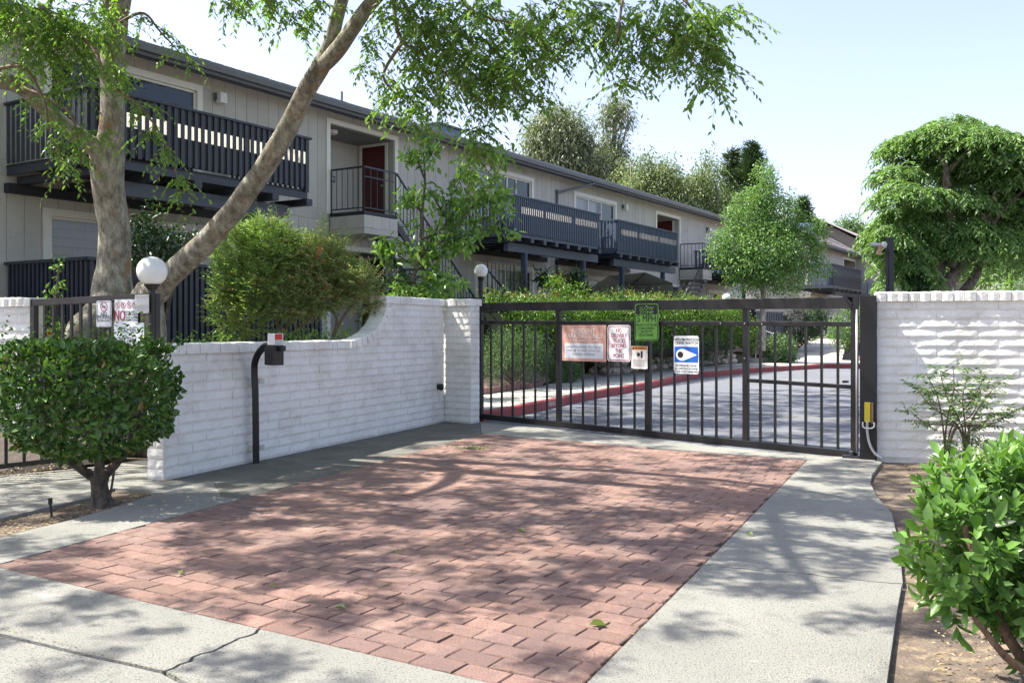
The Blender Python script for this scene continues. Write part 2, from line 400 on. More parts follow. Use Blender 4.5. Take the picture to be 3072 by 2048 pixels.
def sprays(starts, dirs, length, nl, L, W, droop=1.0, flat_=.5):
    """drooping twigs with leaves set alternately along them; returns leaf arrays and twig polylines"""
    n = len(starts); O = []; D = []; NR = []; tw = []
    ln = length*(1+.35*RNG.normal(size=n)); ln = np.clip(ln, length*.4, length*1.8)
    T = np.linspace(0, 1, nl)
    d = dirs/np.linalg.norm(dirs, axis=1, keepdims=True)
    P = starts[:, None]+d[:, None]*(ln[:, None]*T)[..., None]
    P[..., 2] -= droop*(ln[:, None]*T**2)*.6
    tan = d[:, None]*np.ones((1, nl, 1)); tan = tan.copy(); tan[..., 2] -= droop*1.2*T[None]
    tan /= np.linalg.norm(tan, axis=2, keepdims=True)
    side = np.cross(tan, np.array([0, 0, 1.0])); side /= np.maximum(np.linalg.norm(side, axis=2, keepdims=True), 1e-4)
    sg = np.where(np.arange(nl) % 2 == 0, 1.0, -1.0)[None, :, None]
    dr = tan*.7+side*sg*.8+RNG.normal(size=P.shape)*.25; dr[..., 2] -= .25
    nr = np.zeros_like(P); nr[..., 2] = 1; nr += RNG.normal(size=P.shape)*flat_
    return P.reshape(-1, 3), dr.reshape(-1, 3), nr.reshape(-1, 3), P

def twig_mesh(mb, P, r=.004, every=1):
    for i in range(0, len(P), every):
        p = P[i]; k = [0, len(p)//2, len(p)-1]
        mb.tube([p[j] for j in k], [r, r*.7, r*.3], 3, cap=False)
# ================================================================ GROUND
g = MB(); g.add([(-300, -60, -.06), (300, -60, -.06), (300, 600, -.06), (-300, 600, -.06)], [(0, 1, 2, 3)])
tag(g.build('ground', M['soil']), kind='structure')

def slab(name, poly, z1, th, mat, parent, kind=None, bevel=0.0, z0=None):
    bm = bmesh.new(); vs = [bm.verts.new((p[0], p[1], z1)) for p in poly]
    f = bm.faces.new(vs); bm.normal_update()
    if f.normal.z < 0: f.normal_flip()
    r = bmesh.ops.extrude_face_region(bm, geom=[f])
    for v in [e for e in r['geom'] if isinstance(e, bmesh.types.BMVert)]: v.co.z -= th
    bmesh.ops.recalc_face_normals(bm, faces=bm.faces)
    bmesh.ops.triangulate(bm, faces=[x for x in bm.faces if len(x.verts) > 4])
    me = bpy.data.meshes.new(name); bm.to_mesh(me); bm.free(); me.materials.append(mat)
    o = bpy.data.objects.new(name, me); COL.objects.link(o); o.parent = parent
    if kind: o['kind'] = kind
    return o
def jag(a, b, n, amp, seed):
    rr = random.Random(seed); a = Vector(a[:2]); b = Vector(b[:2]); d = b-a; nrm = Vector((-d.y, d.x)).normalized()
    return [tuple(a+d*(i/n)+nrm*(rr.uniform(-amp, amp) if 0 < i < n else 0)) for i in range(n+1)]
def off(pts, k):       # shift a polyline sideways
    out = []
    for i, p in enumerate(pts):
        a = Vector(pts[max(i-1, 0)]); b = Vector(pts[min(i+1, len(pts)-1)]); d = (b-a).normalized()
        out.append((p[0]-d.y*k, p[1]+d.x*k))
    return out
def g2(px, py): return G(px, py)[:2]

# paver field corners (A front left, B front right, C far right, D far left)
A_ = Vector((-3.17, 5.71)); B_ = Vector((0.215, 3.645)); C_ = Vector((3.25, 10.28)); D_ = Vector((-0.42, 12.85))
WL0 = Vector((-3.33, 8.92)); WD = Vector((.3754, .9269)); WLEN = 6.07          # left wall base line
GL0 = Vector((-0.50, 14.66)); GD = Vector((.7236, -.6903))                      # gate line
RW0 = Vector((4.06, 10.38)); RWD = Vector((.951, -.309)).normalized()           # right wall

pave = thing('pavement', None, None, kind='structure')
e = .007
C1 = jag(g2(800, 1880), g2(490, 2013), 14, .018, 1)           # crack front left
J1 = jag(g2(-500, 1790), g2(490, 2013), 10, .008, 2)
J1b = jag(g2(490, 2013), g2(900, 2210), 6, .008, 3)
C2 = jag(g2(2122, 1693), g2(2712, 1750), 16, .022, 4)         # crack right
J2 = [g2(2262, 1557), g2(2692, 1606)]
def ab(t): return tuple(A_+(B_-A_)*t)
def bc(t): return tuple(B_+(C_-B_)*t)
tA = (Vector(g2(800, 1880))-A_).dot((B_-A_))/(B_-A_).length_squared
# snap the crack start on the paver edge
C1[0] = ab(tA)
def snapbc(p):
    return (Vector(p)-B_).dot(C_-B_)/(C_-B_).length_squared
tc2 = snapbc(C2[0]); C2[0] = bc(tc2); tj2 = snapbc(J2[0]); J2[0] = bc(tj2)
edgeR = [g2(2647, 1385), g2(2617, 1424), g2(2612, 1449), g2(2632, 1489), g2(2677, 1539)]
edgeR2 = [g2(2702, 1619), g2(2707, 1700)]
edgeR3 = [g2(2709, 1760), g2(2697, 1828), g2(2667, 2047), (1.55, 3.0), (1.45, 2.0)]
gap = .009
def shrink(poly, k):
    # pull every slab in a little so the joints stay open
    n = len(poly); ar = sum(poly[i][0]*poly[(i+1) % n][1]-poly[(i+1) % n][0]*poly[i][1] for i in range(n))
    s_ = 1 if ar > 0 else -1; out = []
    for i in range(n):
        p0 = Vector(poly[i-1]); p = Vector(poly[i]); p1 = Vector(poly[(i+1) % n])
        d0 = (p-p0); d1 = (p1-p)
        if d0.length < 1e-6 or d1.length < 1e-6: out.append(tuple(p)); continue
        d0.normalize(); d1.normalize()
        n0 = Vector((-d0.y, d0.x)); n1 = Vector((-d1.y, d1.x)); m = (n0+n1)
        if m.length < .3: m = n0
        m.normalize(); c = max(.5, m.dot(n0)); out.append(tuple(p+m*(k*s_/c)))
    return out
sl1 = [ab(0), ab(tA)]+C1[1:]+list(reversed(J1))[1:]+[(-5.2, 5.9), (-3.9, 5.95)]
# front left slab must stop at the left concrete strip; they are one pour
soilL = [g2(0, 1610), g2(205, 1561), g2(320, 1528), g2(430, 1492), g2(480, 1481)]   # near edge of planting strip
soilU = [g2(0, 1553), g2(267, 1491), g2(343, 1462), g2(430, 1468)]                   # far edge
ad = lambda t: tuple(A_+(D_-A_)*t)
tc3 = (Vector(g2(705, 1493))-A_).dot(D_-A_)/(D_-A_).length_squared
crk3 = jag(g2(480, 1481), ad(tc3), 8, .02, 5)
left_strip = [ab(0), ad(tc3)]+list(reversed(crk3))[1:]+list(reversed(soilL))[1:]+[(-6.5, 6.2)]+list(J1[:1])
sl1 = [ab(0), ab(tA)]+C1[1:]+list(reversed(J1))[1:]
CON = M['concrete']
slab('concrete_slab', shrink(sl1, gap), 0, .05, CON, pave)
slab('concrete_slab', shrink([ab(0), ad(tc3)]+list(reversed(crk3))[1:]+list(reversed(soilL))[1:]+[(-7.5, 7.2), J1[0]], gap*.6), .002, .05, CON, pave)
front_r = [ab(tA)]+C1[1:]+J1b[1:]+[(-.2, 2.0), (1.45, 2.0)]+list(reversed(edgeR3))[1:]+list(reversed(C2))[1:]+[bc(tc2), bc(0)]
front_r = [ab(tA)]+C1[1:]+J1b[1:]+[(-.2, 1.6), (1.40, 1.6)]+list(reversed(edgeR3))+list(reversed(C2))+[bc(0)]
slab('concrete_slab', shrink(front_r, gap), 0, .05, CON, pave)
slab('concrete_slab', shrink(list(reversed(J1))+[(-7, 3.5), (-3, 1.2), (-.2, 1.6)]+list(reversed(J1b))[:-1], gap*1.4), -.004, .05, CON, pave)
slab('concrete_slab', shrink([bc(tc2)]+C2[1:]+list(reversed(edgeR2))+list(reversed(J2)), gap*.7), 0, .05, M['concrete'], pave)
slab('concrete_slab', shrink([bc(tj2), J2[1]]+list(reversed(edgeR))+[g2(2600, 1374), g2(2546, 1371), g2(2410, 1362), bc(1)], gap*.35), .001, .05, M['concrete'], pave)
asph_edge = [g2(1440, 1264), g2(1590, 1280), g2(1760, 1299), g2(2050, 1327), g2(2206, 1345), g2(2410, 1362)]
slab('concrete_slab', shrink([tuple(D_), tuple(C_)]+[asph_edge[-1]]+list(reversed(asph_edge[:-1]))+[], gap*.4), .002, .05, CON, pave)
wallfoot = [tuple(WL0+WD*t+Vector((.02, 0))) for t in (0, 2, 4, 6.05)]
slab('concrete_slab', shrink([ad(tc3)]+[ad(1)]+[asph_edge[0]]+list(reversed(wallfoot))+[(-3.5, 8.85), tuple(Vector(g2(640, 1445)))]+list(crk3[6:8]), gap*.2), .0, .05, M['concrete_shaded'], pave)
slab('concrete_slab', [tuple(crk3[0])]+[tuple(x) for x in crk3[1:7]]+[tuple(Vector(g2(640, 1445))), (-3.5, 8.85), (-3.42, 8.98), (-3.0, 10.3), (-4.1, 10.4), (-4.35, 9.85), (-5.2, 9.1), (-8.5, 6.5), (-7.5, 6.2)]+soilU, -.003, .05, M['concrete'], pave)

# brick pavers
drive = thing('driveway', None, None, kind='structure')
gm = MB(); q = [A_, B_, C_, D_]
gm.add([(p.x, p.y, -.016) for p in q], [(0, 1, 2, 3)]); gm.build('joint_bed', M['grout'], drive)
def paver_mesh(L, W, seed, name='brick'):
    rr = random.Random(seed); c = .0045; h = .03
    x0, x1, y0, y1 = 0, L, 0, W
    def ring(i, z, j=.0):
        pts = []
        for (x, y) in ((x0+i, y0+i), (x0+L*.5, y0+i), (x1-i, y0+i), (x1-i, y1-i), (x0+L*.5, y1-i), (x0+i, y1-i)):
            pts.append((x+rr.uniform(-j, j), y+rr.uniform(-j, j), z))
        return pts
    v = ring(0, -h)+ring(0, -c, .002)+ring(c, 0, .002)
    f = []
    for k in range(2):
        for i in range(6): f.append((k*6+i, k*6+(i+1) % 6, (k+1)*6+(i+1) % 6, (k+1)*6+i))
    f.append(tuple(range(12, 18)))
    return v, f
BL, BW, JT = .228, .1395, .0065
rowd = (B_-A_).normalized(); rown = Vector((-rowd.y, rowd.x))
if rown.y < 0: rown = -rown
cand = []
half_u = {}
nrows = 60
def inquad(p):
    for i in range(4):
        a = q[i]; b = q[(i+1) % 4]
        if (b-a).x*(p.y-a.y)-(b-a).y*(p.x-a.x) < 0: return False
    return True
rr = random.Random(5)
def edge_at(v, P, Q):       # u coordinate where row line v crosses edge PQ
    a = (P-A_); b = (Q-A_); va = a.dot(rown); vb = b.dot(rown)
    t = (v-va)/(vb-va); return (a+(b-a)*t).dot(rowd)
vmax = min((D_-A_).dot(rown), 99)
fard = (C_-D_)
r = 0; v = 0.0
def far_v(u):               # far edge limits the rows
    a = (D_-A_); b = (C_-A_); ua = a.dot(rowd); ub = b.dot(rowd); return a.dot(rown)+(b.dot(rown)-a.dot(rown))*(u-ua)/(ub-ua)
while v < 9.0:
    vm = v+BW/2
    uL = edge_at(vm, A_, D_); uR = edge_at(vm, B_, C_)
    u = uL+(0 if r % 2 == 0 else -BL/2)+rr.uniform(-.02, .02)
    if uR < uL: break
    while u < uR:
        a = max(u, uL)+JT/2; b = min(u+BL, uR)-JT/2
        if b-a > .035 and far_v((a+b)/2) > v+BW*.8:
            p = A_+rowd*a+rown*(v+JT/2)
            cand.append((p, b-a, BW-JT-.0035))
        u += BL
    v += BW; r += 1
def px_size(p): return (p[1])*(FPX/p[0].y)**2/p[0].y*CH*p[2]
# those standing largest inside the frame
def inframe(p):
    c = p[0]; px = 1536+FPX*c.x/c.y; py = HY+FPX*CH/c.y
    return -40 < px < 3110 and py < 2075
vis = sorted([c for c in cand if inframe(c)], key=px_size, reverse=True)
near = vis[:298]; farb = vis[298:]+[c for c in cand if not inframe(c)]
variants = []
for i in range(6):
    vv, ff = paver_mesh(1.0, 1.0, i)
ang = math.atan2(rowd.y, rowd.x)
mcache = {}
def brickme(L, W, k):
    key = (round(L, 2), k)
    if key not in mcache:
        vv, ff = paver_mesh(round(L, 2), W, k*31+int(L*100)); mb = MB(); mb.add(vv, ff); mcache[key] = mb.mesh('brick', M['brick'])
    return mcache[key], L/round(L, 2)
crackv = lambda p: abs((p-Vector((-2.0, 8.0))).dot(rown)-.0)
for i, (p, L, W) in enumerate(near):
    me, sx = brickme(L, W, i % 5)
    tilt = Matrix.Rotation(rr.gauss(0, .004), 4, 'X') @ Matrix.Rotation(rr.gauss(0, .003), 4, 'Y')
    inst('brick', me, drive, Matrix.Translation((p.x, p.y, .001+rr.gauss(0, .0015))) @ Matrix.Rotation(ang, 4, 'Z') @ tilt @ Matrix.Diagonal((sx, 1, 1, 1)))
mb = MB(); rn = []
for i, (p, L, W) in enumerate(farb):
    vv, ff = paver_mesh(L, W, i)
    Mx = Matrix.Translation((p.x, p.y, .001+rr.gauss(0, .0012))) @ Matrix.Rotation(ang, 4, 'Z')
    mb.add([Mx @ Vector(x) for x in vv], ff); rn += [rr.random()]*len(vv)
o = mb.build('brick_field', M['brick_stuff'], drive); o['kind'] = 'stuff'
at = o.data.attributes.new('rnd', 'FLOAT', 'POINT'); at.data.foreach_set('value', rn)

# road beyond the gate, kerb, sidewalk
kerb_pts = [(-.62, 14.45), (-.45, 14.62), (-.076, 15.26), (.37, 16.24), (.936, 17.6), (1.77, 19.5), (2.47, 20.8), (3.31, 22.55), (4.40, 25.06), (5.7, 28.0), (6.37, 28.6), (7.56, 30.3), (9.25, 32.0), (11.0, 33.7), (11.7, 34.4), (12.7, 34.1), (13.6, 33.7), (17, 32.3), (26, 29)]
road = MB(); rp = [(p[0], p[1]) for p in kerb_pts]
roadpoly = [asph_edge[0]]+[(-.55, 14.75)]+rp[1:]+[(30, 20), (12, 9.0), (5.0, 10.4), (4.15, 10.45)]+[g2(2600, 1374)]+list(reversed(asph_edge[1:]))
slab('road', roadpoly, -.006, .05, M['asphalt'], None, kind='structure')
kb = thing('kerb', None, None, kind='structure')
kt = off(kerb_pts, .15)
for i in range(1, len(kerb_pts)-1):
    if kerb_pts[i][0] > 22: break
    a, b = Vector(kerb_pts[i]), Vector(kerb_pts[i+1]); a2, b2 = Vector(kt[i]), Vector(kt[i+1])
    nseg = max(1, round((b-a).length/1.5))
    for k in range(nseg):
        f0 = k/nseg+.002; f1 = (k+1)/nseg-.002
        P_ = [a.lerp(b, f0), a.lerp(b, f1), a2.lerp(b2, f1), a2.lerp(b2, f0)]
        mb = MB(); zz = .15
        vs = [(p.x, p.y, -.04) for p in P_]+[(p.x, p.y, zz-.02) for p in P_[:2]]+[(P_[1].lerp(P_[2], .12).x, P_[1].lerp(P_[2], .12).y, zz), (P_[0].lerp(P_[3], .12).x, P_[0].lerp(P_[3], .12).y, zz)]+[(P_[2].x, P_[2].y, zz), (P_[3].x, P_[3].y, zz)]
        mb.add(vs, [(0, 1, 5, 4), (4, 5, 6, 7), (7, 6, 8, 9), (0, 4, 7, 9, 3), (1, 2, 8, 6, 5), (3, 9, 8, 2)])
        mb.build('kerb_stone', M['red_paint'], kb)
walkB = [(-2.6, 15.1), (-1.7, 16.8), (-1.4, 17.8), (-.57, 18.5), (.65, 21.0), (1.5, 24.5), (2.12, 26.8), (4.2, 28.9), (6.7, 33.0), (8.5, 34.9), (10.4, 36.6), (11.4, 38.5), (13.6, 38.5), (14.4, 36.4), (19, 34.5), (26, 31)]
walkpoly = [(p[0], p[1]) for p in kt[1:]]+list(reversed(walkB))
sw = thing('sidewalk', None, None, kind='structure')
slab('walk_slab', walkpoly, .146, .15, M['walk'], sw)
sj = MB()
for i in range(3, 13):
    a = Vector(kt[i]); bq = min(walkB, key=lambda p: (Vector(p)-a).length)
    d_ = (Vector(bq)-a).normalized()
    sj.bar((a.x, a.y, .1475), (bq[0], bq[1], .1475), .012, .003)
sj.build('control_joint', M['grout'], sw)
# ramp path climbing away
mb = MB(); Lp = [(11.4, 38.5, .15), (15.4, 49, .75), (17.5, 58, 1.2)]; Rp = [(13.6, 38.5, .15), (17.6, 49, .75), (20, 58, 1.2)]
for i in range(2):
    mb.add([Lp[i], Rp[i], Rp[i+1], Lp[i+1]], [(0, 1, 2, 3)])
tag(mb.build('path', M['walk']), kind='structure')
# painted line on the road
mb = MB(); ln = [g2(1560, 1246), g2(1700, 1242), g2(1850, 1238), g2(1950, 1236), g2(2100, 1236), g2(2300, 1244), g2(2560, 1262)]
lo = off(ln, .07)
for i in range(len(ln)-1):
    mb.add([(ln[i][0], ln[i][1], -.002), (ln[i+1][0], ln[i+1][1], -.002), (lo[i+1][0], lo[i+1][1], -.002), (lo[i][0], lo[i][1], -.002)], [(3, 2, 1, 0)])
tag(mb.build('road_marking', surf('faded_line', (.27, .27, .17), .9, .3, 6)), kind='structure')

# ---------------------------------------------------------------- terrain behind wall and sidewalk
FD = Vector((math.sin(R(32.06)), math.cos(R(32.06)))); FN = Vector((FD.y, -FD.x)); FP0 = Vector((-4.369, 22.0))
FANG = math.atan2(FD.y, FD.x); TZ = 1.2
def so_of(p): v = Vector(p[:2])-FP0; return v.dot(FD), v.dot(FN)
def wfac(s, o, z=0.0): p = FP0+FD*s+FN*o; return Vector((p.x, p.y, z))
bed = MB()
Bd = [(-16, 9.0, .1), (-9, 11.2, .2), (-5.5, 11.3, .3), (-3.9, 10.6, .5), (-3.2, 10.1, .9), (-2.62, 11.2, .95), (-1.75, 13.6, .95), (-1.3, 14.78, .9), (-2.0, 15.6, .8), (-1.7, 16.8, .5), (-1.4, 17.8, .2), (-.57, 18.5, .2), (.65, 21.0, .2), (1.5, 24.5, .2), (2.12, 26.8, .5), (4.2, 28.9, .55), (6.7, 33.0, .5), (8.5, 34.9, .6), (10.2, 36.8, .3), (11.4, 39, .2), (15.3, 49, .8), (17.4, 58, 1.2), (22, 72, 1.3), (30, 95, 1.5)]
rows = []
for x, y, z in Bd:
    s_, o_ = so_of((x, y)); row = []
    o_in = 2.9 if o_ > 3.2 else o_*.8
    for t in (0, .25, .5, .75, 1.0):
        oo = o_+(o_in-o_)*t; p = wfac(s_, oo); k = t**.8
        zz = z+(TZ-z)*k+(.05*noise.noise(Vector((p.x*1.3, p.y*1.3, 0))) if 0 < t < 1 else 0)
        row.append((p.x, p.y, zz))
    p = wfac(s_, -.5); row.append((p.x, p.y, TZ)); rows.append(row)
nv = len(rows[0]); vs = [v for r_ in rows for v in r_]
fs = [(i*nv+j, (i+1)*nv+j, (i+1)*nv+j+1, i*nv+j+1) for i in range(len(rows)-1) for j in range(nv-1)]
bed.add(vs, fs); tag(bed.build('planting_bed', M['soil'], smooth=True), kind='structure')
# left planting strip and right planting bed
slab('planting_strip', [p for p in soilL]+list(reversed(soilU))+[(-7, 7.0)], -.03, .02, M['soil'], None, kind='structure')
mb = MB(); nx, ny = 26, 30
for j in range(ny+1):
    for i in range(nx+1):
        x = .9+i*.25; y = 1.6+j*.3; h = .05*noise.noise(Vector((x*2.3, y*2.3, 3)))+.02*noise.noise(Vector((x*9, y*9, 1)))
        k = max(0, min(1, (x-1.7-max(0, (y-4))*.42)/.8))
        mb.v.append((x, y, -.035+h*.6*k+.05*k))
for j in range(ny):
    for i in range(nx):
        a = j*(nx+1)+i
        if mb.v[a][1] > 10.3: continue
        mb.f.append((a, a+1, a+nx+2, a+nx+1))
tag(mb.build('garden_soil', M['soil'], smooth=True), kind='structure')
mb = MB(); mb.add([(-13, 6, -.025), (-5.25, 9.1, -.02), (-4.4, 9.9, .02), (-4.2, 10.5, .3), (-5.5, 11.4, .32), (-13, 11.0, .1)], [(0, 1, 2, 3, 4, 5)])
tag(mb.build('mulch_bed', M['mulch']), kind='structure')

# leaf litter, gravel bits: nobody could count them
def litter(name, n, fx, L, mat, zoff=.004, kind='stuff', label=None):
    pts = np.array([fx() for _ in range(n)]); d = unit(n); d[:, 2] *= .15; nr = unit(n)*.35; nr[:, 2] += 1
    me = leaf_mesh(name, pts, d, nr, L*(1+.3*RNG.normal(size=n)), L*.45, mat, fold=.3, curl=.1)
    o = bpy.data.objects.new(name, me); COL.objects.link(o); o['kind'] = kind
    return o
LM = leafmat('litter', (.16, .10, .05), (.42, .33, .18), .1, .7)
def fstrip():
    t = random.random(); i = random.random()
    a = Vector(soilL[0]).lerp(Vector(soilL[-1]), t); b = Vector(soilU[0]).lerp(Vector(soilU[-1]), t); p = a.lerp(b, i)
    return (p.x, p.y, -.022)
litter('leaf_litter', 500, fstrip, .028, LM)
def fright():
    y = random.uniform(3.0, 9.9); x = 1.62+max(0, (y-3.5))*.40+random.random()**1.5*1.6
    return (x, y, .022)
litter('leaf_litter', 1500, fright, .03, LM)
def fmulch():
    return (random.uniform(-7, -4.4), random.uniform(8.6, 11.0), random.uniform(.02, .10))
litter('mulch_chips', 700, fmulch, .045, LM)
def fcon():
    if random.random() < .5:
        t = random.random()*6; k = random.random()**2*.5; p = WL0+WD*t+Vector((.927, -.375))*(k+.03); return (p.x, p.y, .006)
    t = random.random(); p = B_.lerp(C_, t)+Vector((random.gauss(0, .012), 0)); return (p.x, p.y, .006)
litter('leaf_crumbs', 420, fcon, .012, LM)
def fmoss():
    L_ = random.choice(MOSS); i = random.randrange(len(L_)-1); t = random.random(); a = Vector(L_[i]); b_ = Vector(L_[i+1]); p = a.lerp(b_, t)
    return (p.x+random.gauss(0, .006), p.y+random.gauss(0, .006), .002)
MOSS = [[g2(705, 1493), g2(800, 1512), g2(930, 1528), g2(1090, 1545), g2(1200, 1560)], [g2(1185, 1745), g2(1260, 1700), g2(1400, 1640), g2(1510, 1600)], [g2(1500, 1600), g2(1700, 1625), g2(1900, 1680), g2(2080, 1722)], [g2(1010, 1832), g2(1100, 1790), g2(1180, 1745)],
        [g2(0, 1884), g2(200, 1935), g2(480, 2010), g2(600, 2048)]]
litter('joint_moss', 520, fmoss, .011, leafmat('moss', (.10, .10, .04), (.25, .24, .10), .1, .9))
def fany():
    return (random.uniform(-3.2, 3.0), random.uniform(3.8, 12), .008)
litter('leaf_crumbs', 160, fany, .016, LM)

# ================================================================ WHITE BLOCK WALLS
def block_mesh(L, H, seed):
    rr = random.Random(seed); nx = max(2, int(L/.07)); nz = 2; mb = MB(); g_ = .0025
    def disp(i, j):
        e = (i in (0, nx)) or (j in (0, nz))
        return rr.uniform(.0, .003) if e else -rr.uniform(.001, .006)
    for j in range(nz+1):
        for i in range(nx+1):
            x = g_+(L-2*g_)*i/nx; z = g_+(H-2*g_)*(j/nz)
            if j == 0: z += rr.uniform(-.001, .003)
            if j == 1: z = H*.32
            mb.v.append((x, disp(i, j)-(.003 if j == 1 else 0), z))
    for j in range(nz):
        for i in range(nx):
            a = j*(nx+1)+i; mb.f.append((a, a+1, a+nx+2, a+nx+1))
    # skirt back into the wall
    bd = [i for i in range(nx+1)]+[j*(nx+1)+nx for j in range(1, nz+1)]+[nz*(nx+1)+i for i in range(nx-1, -1, -1)]+[j*(nx+1) for j in range(nz-1, 0, -1)]
    b0 = len(mb.v)
    for k in bd: x, y, z = mb.v[k]; mb.v.append((x, .03, z))
    m = len(bd)
    for k in range(m): mb.f.append((bd[(k+1) % m], bd[k], b0+k, b0+(k+1) % m))
    return mb.mesh('block', M['wall_white'])
bcache = {}
def blk(L, H, k):
    key = (round(L*50)/50, H, k)
    if key not in bcache: bcache[key] = block_mesh(key[0], H, hash(key) & 0xffff)
    return bcache[key], L/key[0]
def lay_blocks(parent, M0, length, nc, ch, ustart=lambda z: 0.0, z0=0.0, BLK=.405, seed=0, phase=0):
    rr = random.Random(seed)
    for c in range(nc):
        z = z0+c*ch; us = ustart(z+ch*.5)
        u = -((c+phase) % 2)*BLK/2
        while u < length-.02:
            a = max(u, us); b = min(u+BLK, length)
            if b-a > .04:
                me, sx = blk(b-a, ch, rr.randrange(6))
                inst('block', me, parent, M0 @ Matrix.Translation((a, rr.uniform(-.002, .002), z)) @ Matrix.Diagonal((sx, 1, 1, 1)))
            u += BLK
def cap_mesh(W, D, H, seed):
    rr = random.Random(seed); mb = MB(); j = lambda a=.004: rr.uniform(-a, a); c = .012
    yb = D
    prof = [(0.0+j(), 0), (-.0+j(), H-c), (c, H+j(.003)), (yb-c, H+j(.003)), (yb, H-c), (yb, 0)]
    for x in (.002, W/2, W-.002):
        bul = -.006 if x == W/2 else .0
        for (y, z) in prof: mb.v.append((x, y+(bul if y < .01 else 0), z+(.003 if x == W/2 and z > 0 else 0)+(rr.uniform(-.004, 0) if z == 0 else 0)))
    n = len(prof)
    for k in range(2):
        for i in range(n): mb.f.append((k*n+i, k*n+(i+1) % n, (k+1)*n+(i+1) % n, (k+1)*n+i))
    mb.f.append(tuple(range(n))); mb.f.append(tuple(reversed(range(2*n, 3*n))))
    mb.f = [tuple(reversed(f)) for f in mb.f]
    return mb.mesh('cap_brick', M['wall_white'])
capm = [cap_mesh(.1, .26, .1, i) for i in range(8)]
def lay_caps(parent, M0, u0, u1, z, seed=0, y=-.03, w=.1):
    rr = random.Random(seed); n = max(1, round((u1-u0)/w)); ww = (u1-u0)/n
    for i in range(n):
        inst('cap_brick', rr.choice(capm), parent, M0 @ Matrix.Translation((u0+i*ww, y+rr.uniform(-.004, .004), z+rr.uniform(-.002, .002))) @ Matrix.Rotation(rr.gauss(0, .008), 4, 'Y') @ Matrix.Diagonal((ww/.1, 1, 1, 1)))
def wallM(p, d): return Matrix.Translation((p[0], p[1], 0)) @ Matrix.Rotation(math.atan2(d[1], d[0]), 4, 'Z')

lw = thing('garden_wall', 'long white painted block wall sweeping up in a curve beside the gate', 'wall', (WL0.x, WL0.y, 0), math.atan2(WD.y, WD.x))
LI = Matrix.Identity(4)
arc = [(3.30+.94*math.sin(a), 1.30+.52*(1-math.cos(a))) for a in [i/12*math.pi/2 for i in range(13)]]
def ustart(z):
    if z < 1.2: return 0.0
    for (u0, z0), (u1, z1) in zip(arc, arc[1:]):
        if z0 <= z+.06 <= z1: return u0+(u1-u0)*(z+.06-z0)/(z1-z0)
    return 4.24 if z > 1.5 else 3.3
prof = [(0.01, -.05), (6.0, -.05), (6.0, 1.8), (4.27, 1.8)]+[(u+.02, z-.09) for u, z in reversed(arc)]+[(0.01, 1.2)]
core = MB(); n = len(prof)
core.v = [(u, .006, z) for u, z in prof]+[(u, .195, z) for u, z in prof]
core.f = [tuple(range(n)), tuple(reversed(range(n, 2*n)))]+[(i, n+i, n+(i+1) % n, (i+1) % n) for i in range(n)]
core.build('mortar', M['wall_white'], lw)
lay_blocks(lw, LI, 6.05, 18, .1, ustart, seed=3)
lay_caps(lw, LI, 0.0-.02, 3.28, 1.2, seed=4)
for i in range(10):       # rowlock bricks climbing the curve
    a = (i+.5)/10*math.pi/2*.93; da = .94*math.cos(a); dz = .52*math.sin(a); th = math.atan2(dz, da)
    u = 3.30+.94*math.sin(a); z = 1.30+.52*(1-math.cos(a))
    inst('cap_brick', capm[i % 8], lw, Matrix.Translation((u, -.03, z)) @ Matrix.Rotation(-th, 4, 'Y') @ Matrix.Translation((-.055, 0, -.1)) @ Matrix.Diagonal((1.15, 1, 1, 1)))
lay_caps(lw, LI, 4.20, 6.02, 1.8, seed=8)
# near end face, back of the wall stays plain mortar
ME = Matrix.Translation((0, .2, 0)) @ Matrix.Rotation(R(-90), 4, 'Z')
lay_blocks(lw, ME, .2, 12, .1, seed=5, BLK=.2)
# return pier beside the gate
P1 = Vector((-1.06, 14.55)); PD = Vector((.775, -.632)).normalized(); PLn = .56
Mp = wm(lw).inverted() @ wallM(P1, PD)
mb = MB(); mb.box(-.1, PLn-.01, .006, .2, -.05, 1.8, M=Mp); mb.build('mortar', M['wall_white'], lw)
lay_blocks(lw, Mp, PLn-.005, 18, .1, seed=6, phase=1)
Me2 = Mp @ Matrix.Translation((PLn, 0, 0)) @ Matrix.Rotation(R(90), 4, 'Z')
lay_blocks(lw, Me2, .2, 18, .1, seed=7, BLK=.2)
lay_caps(lw, Mp, .0, PLn+.02, 1.8, seed=9)

rw = thing('boundary_wall', 'white painted block wall right of the black gate post with nandina in front', 'wall', (RW0.x, RW0.y, 0), math.atan2(RWD.y, RWD.x))
mb = MB(); mb.box(.0, 4.2, .006, .2, -.08, 1.751); mb.build('mortar', M['wall_white'], rw)
lay_blocks(rw, LI, 3.6, 17, .103, seed=11, BLK=.405)
lay_caps(rw, LI, -.02, 3.7, 1.751, seed=12, w=.112)
Mr = Matrix.Translation((0, .2, 0)) @ Matrix.Rotation(R(-90), 4, 'Z')
lay_blocks(rw, Mr, .2, 17, .103, seed=13, BLK=.2)
PW0 = Vector((-5.47, 10.6)); pwd = Vector((.96, -.28)).normalized(); pws = PW0-pwd*3.2
pw = thing('pier_wall', 'white painted block wall at the left edge behind the clipped shrub', 'wall', (pws.x, pws.y, 0), math.atan2(pwd.y, pwd.x))
mb = MB(); mb.box(0, 3.19, .006, .2, -.05, 1.70); mb.build('mortar', M['wall_white'], pw)
lay_blocks(pw, Matrix.Translation((1.6, 0, 0)), 1.6, 17, .1, seed=21)
lay_caps(pw, LI, 1.5, 3.22, 1.70, seed=22)
Mq = Matrix.Translation((3.2, 0, 0)) @ Matrix.Rotation(R(90), 4, 'Z')
lay_blocks(pw, Mq, .2, 17, .1, seed=23, BLK=.2)
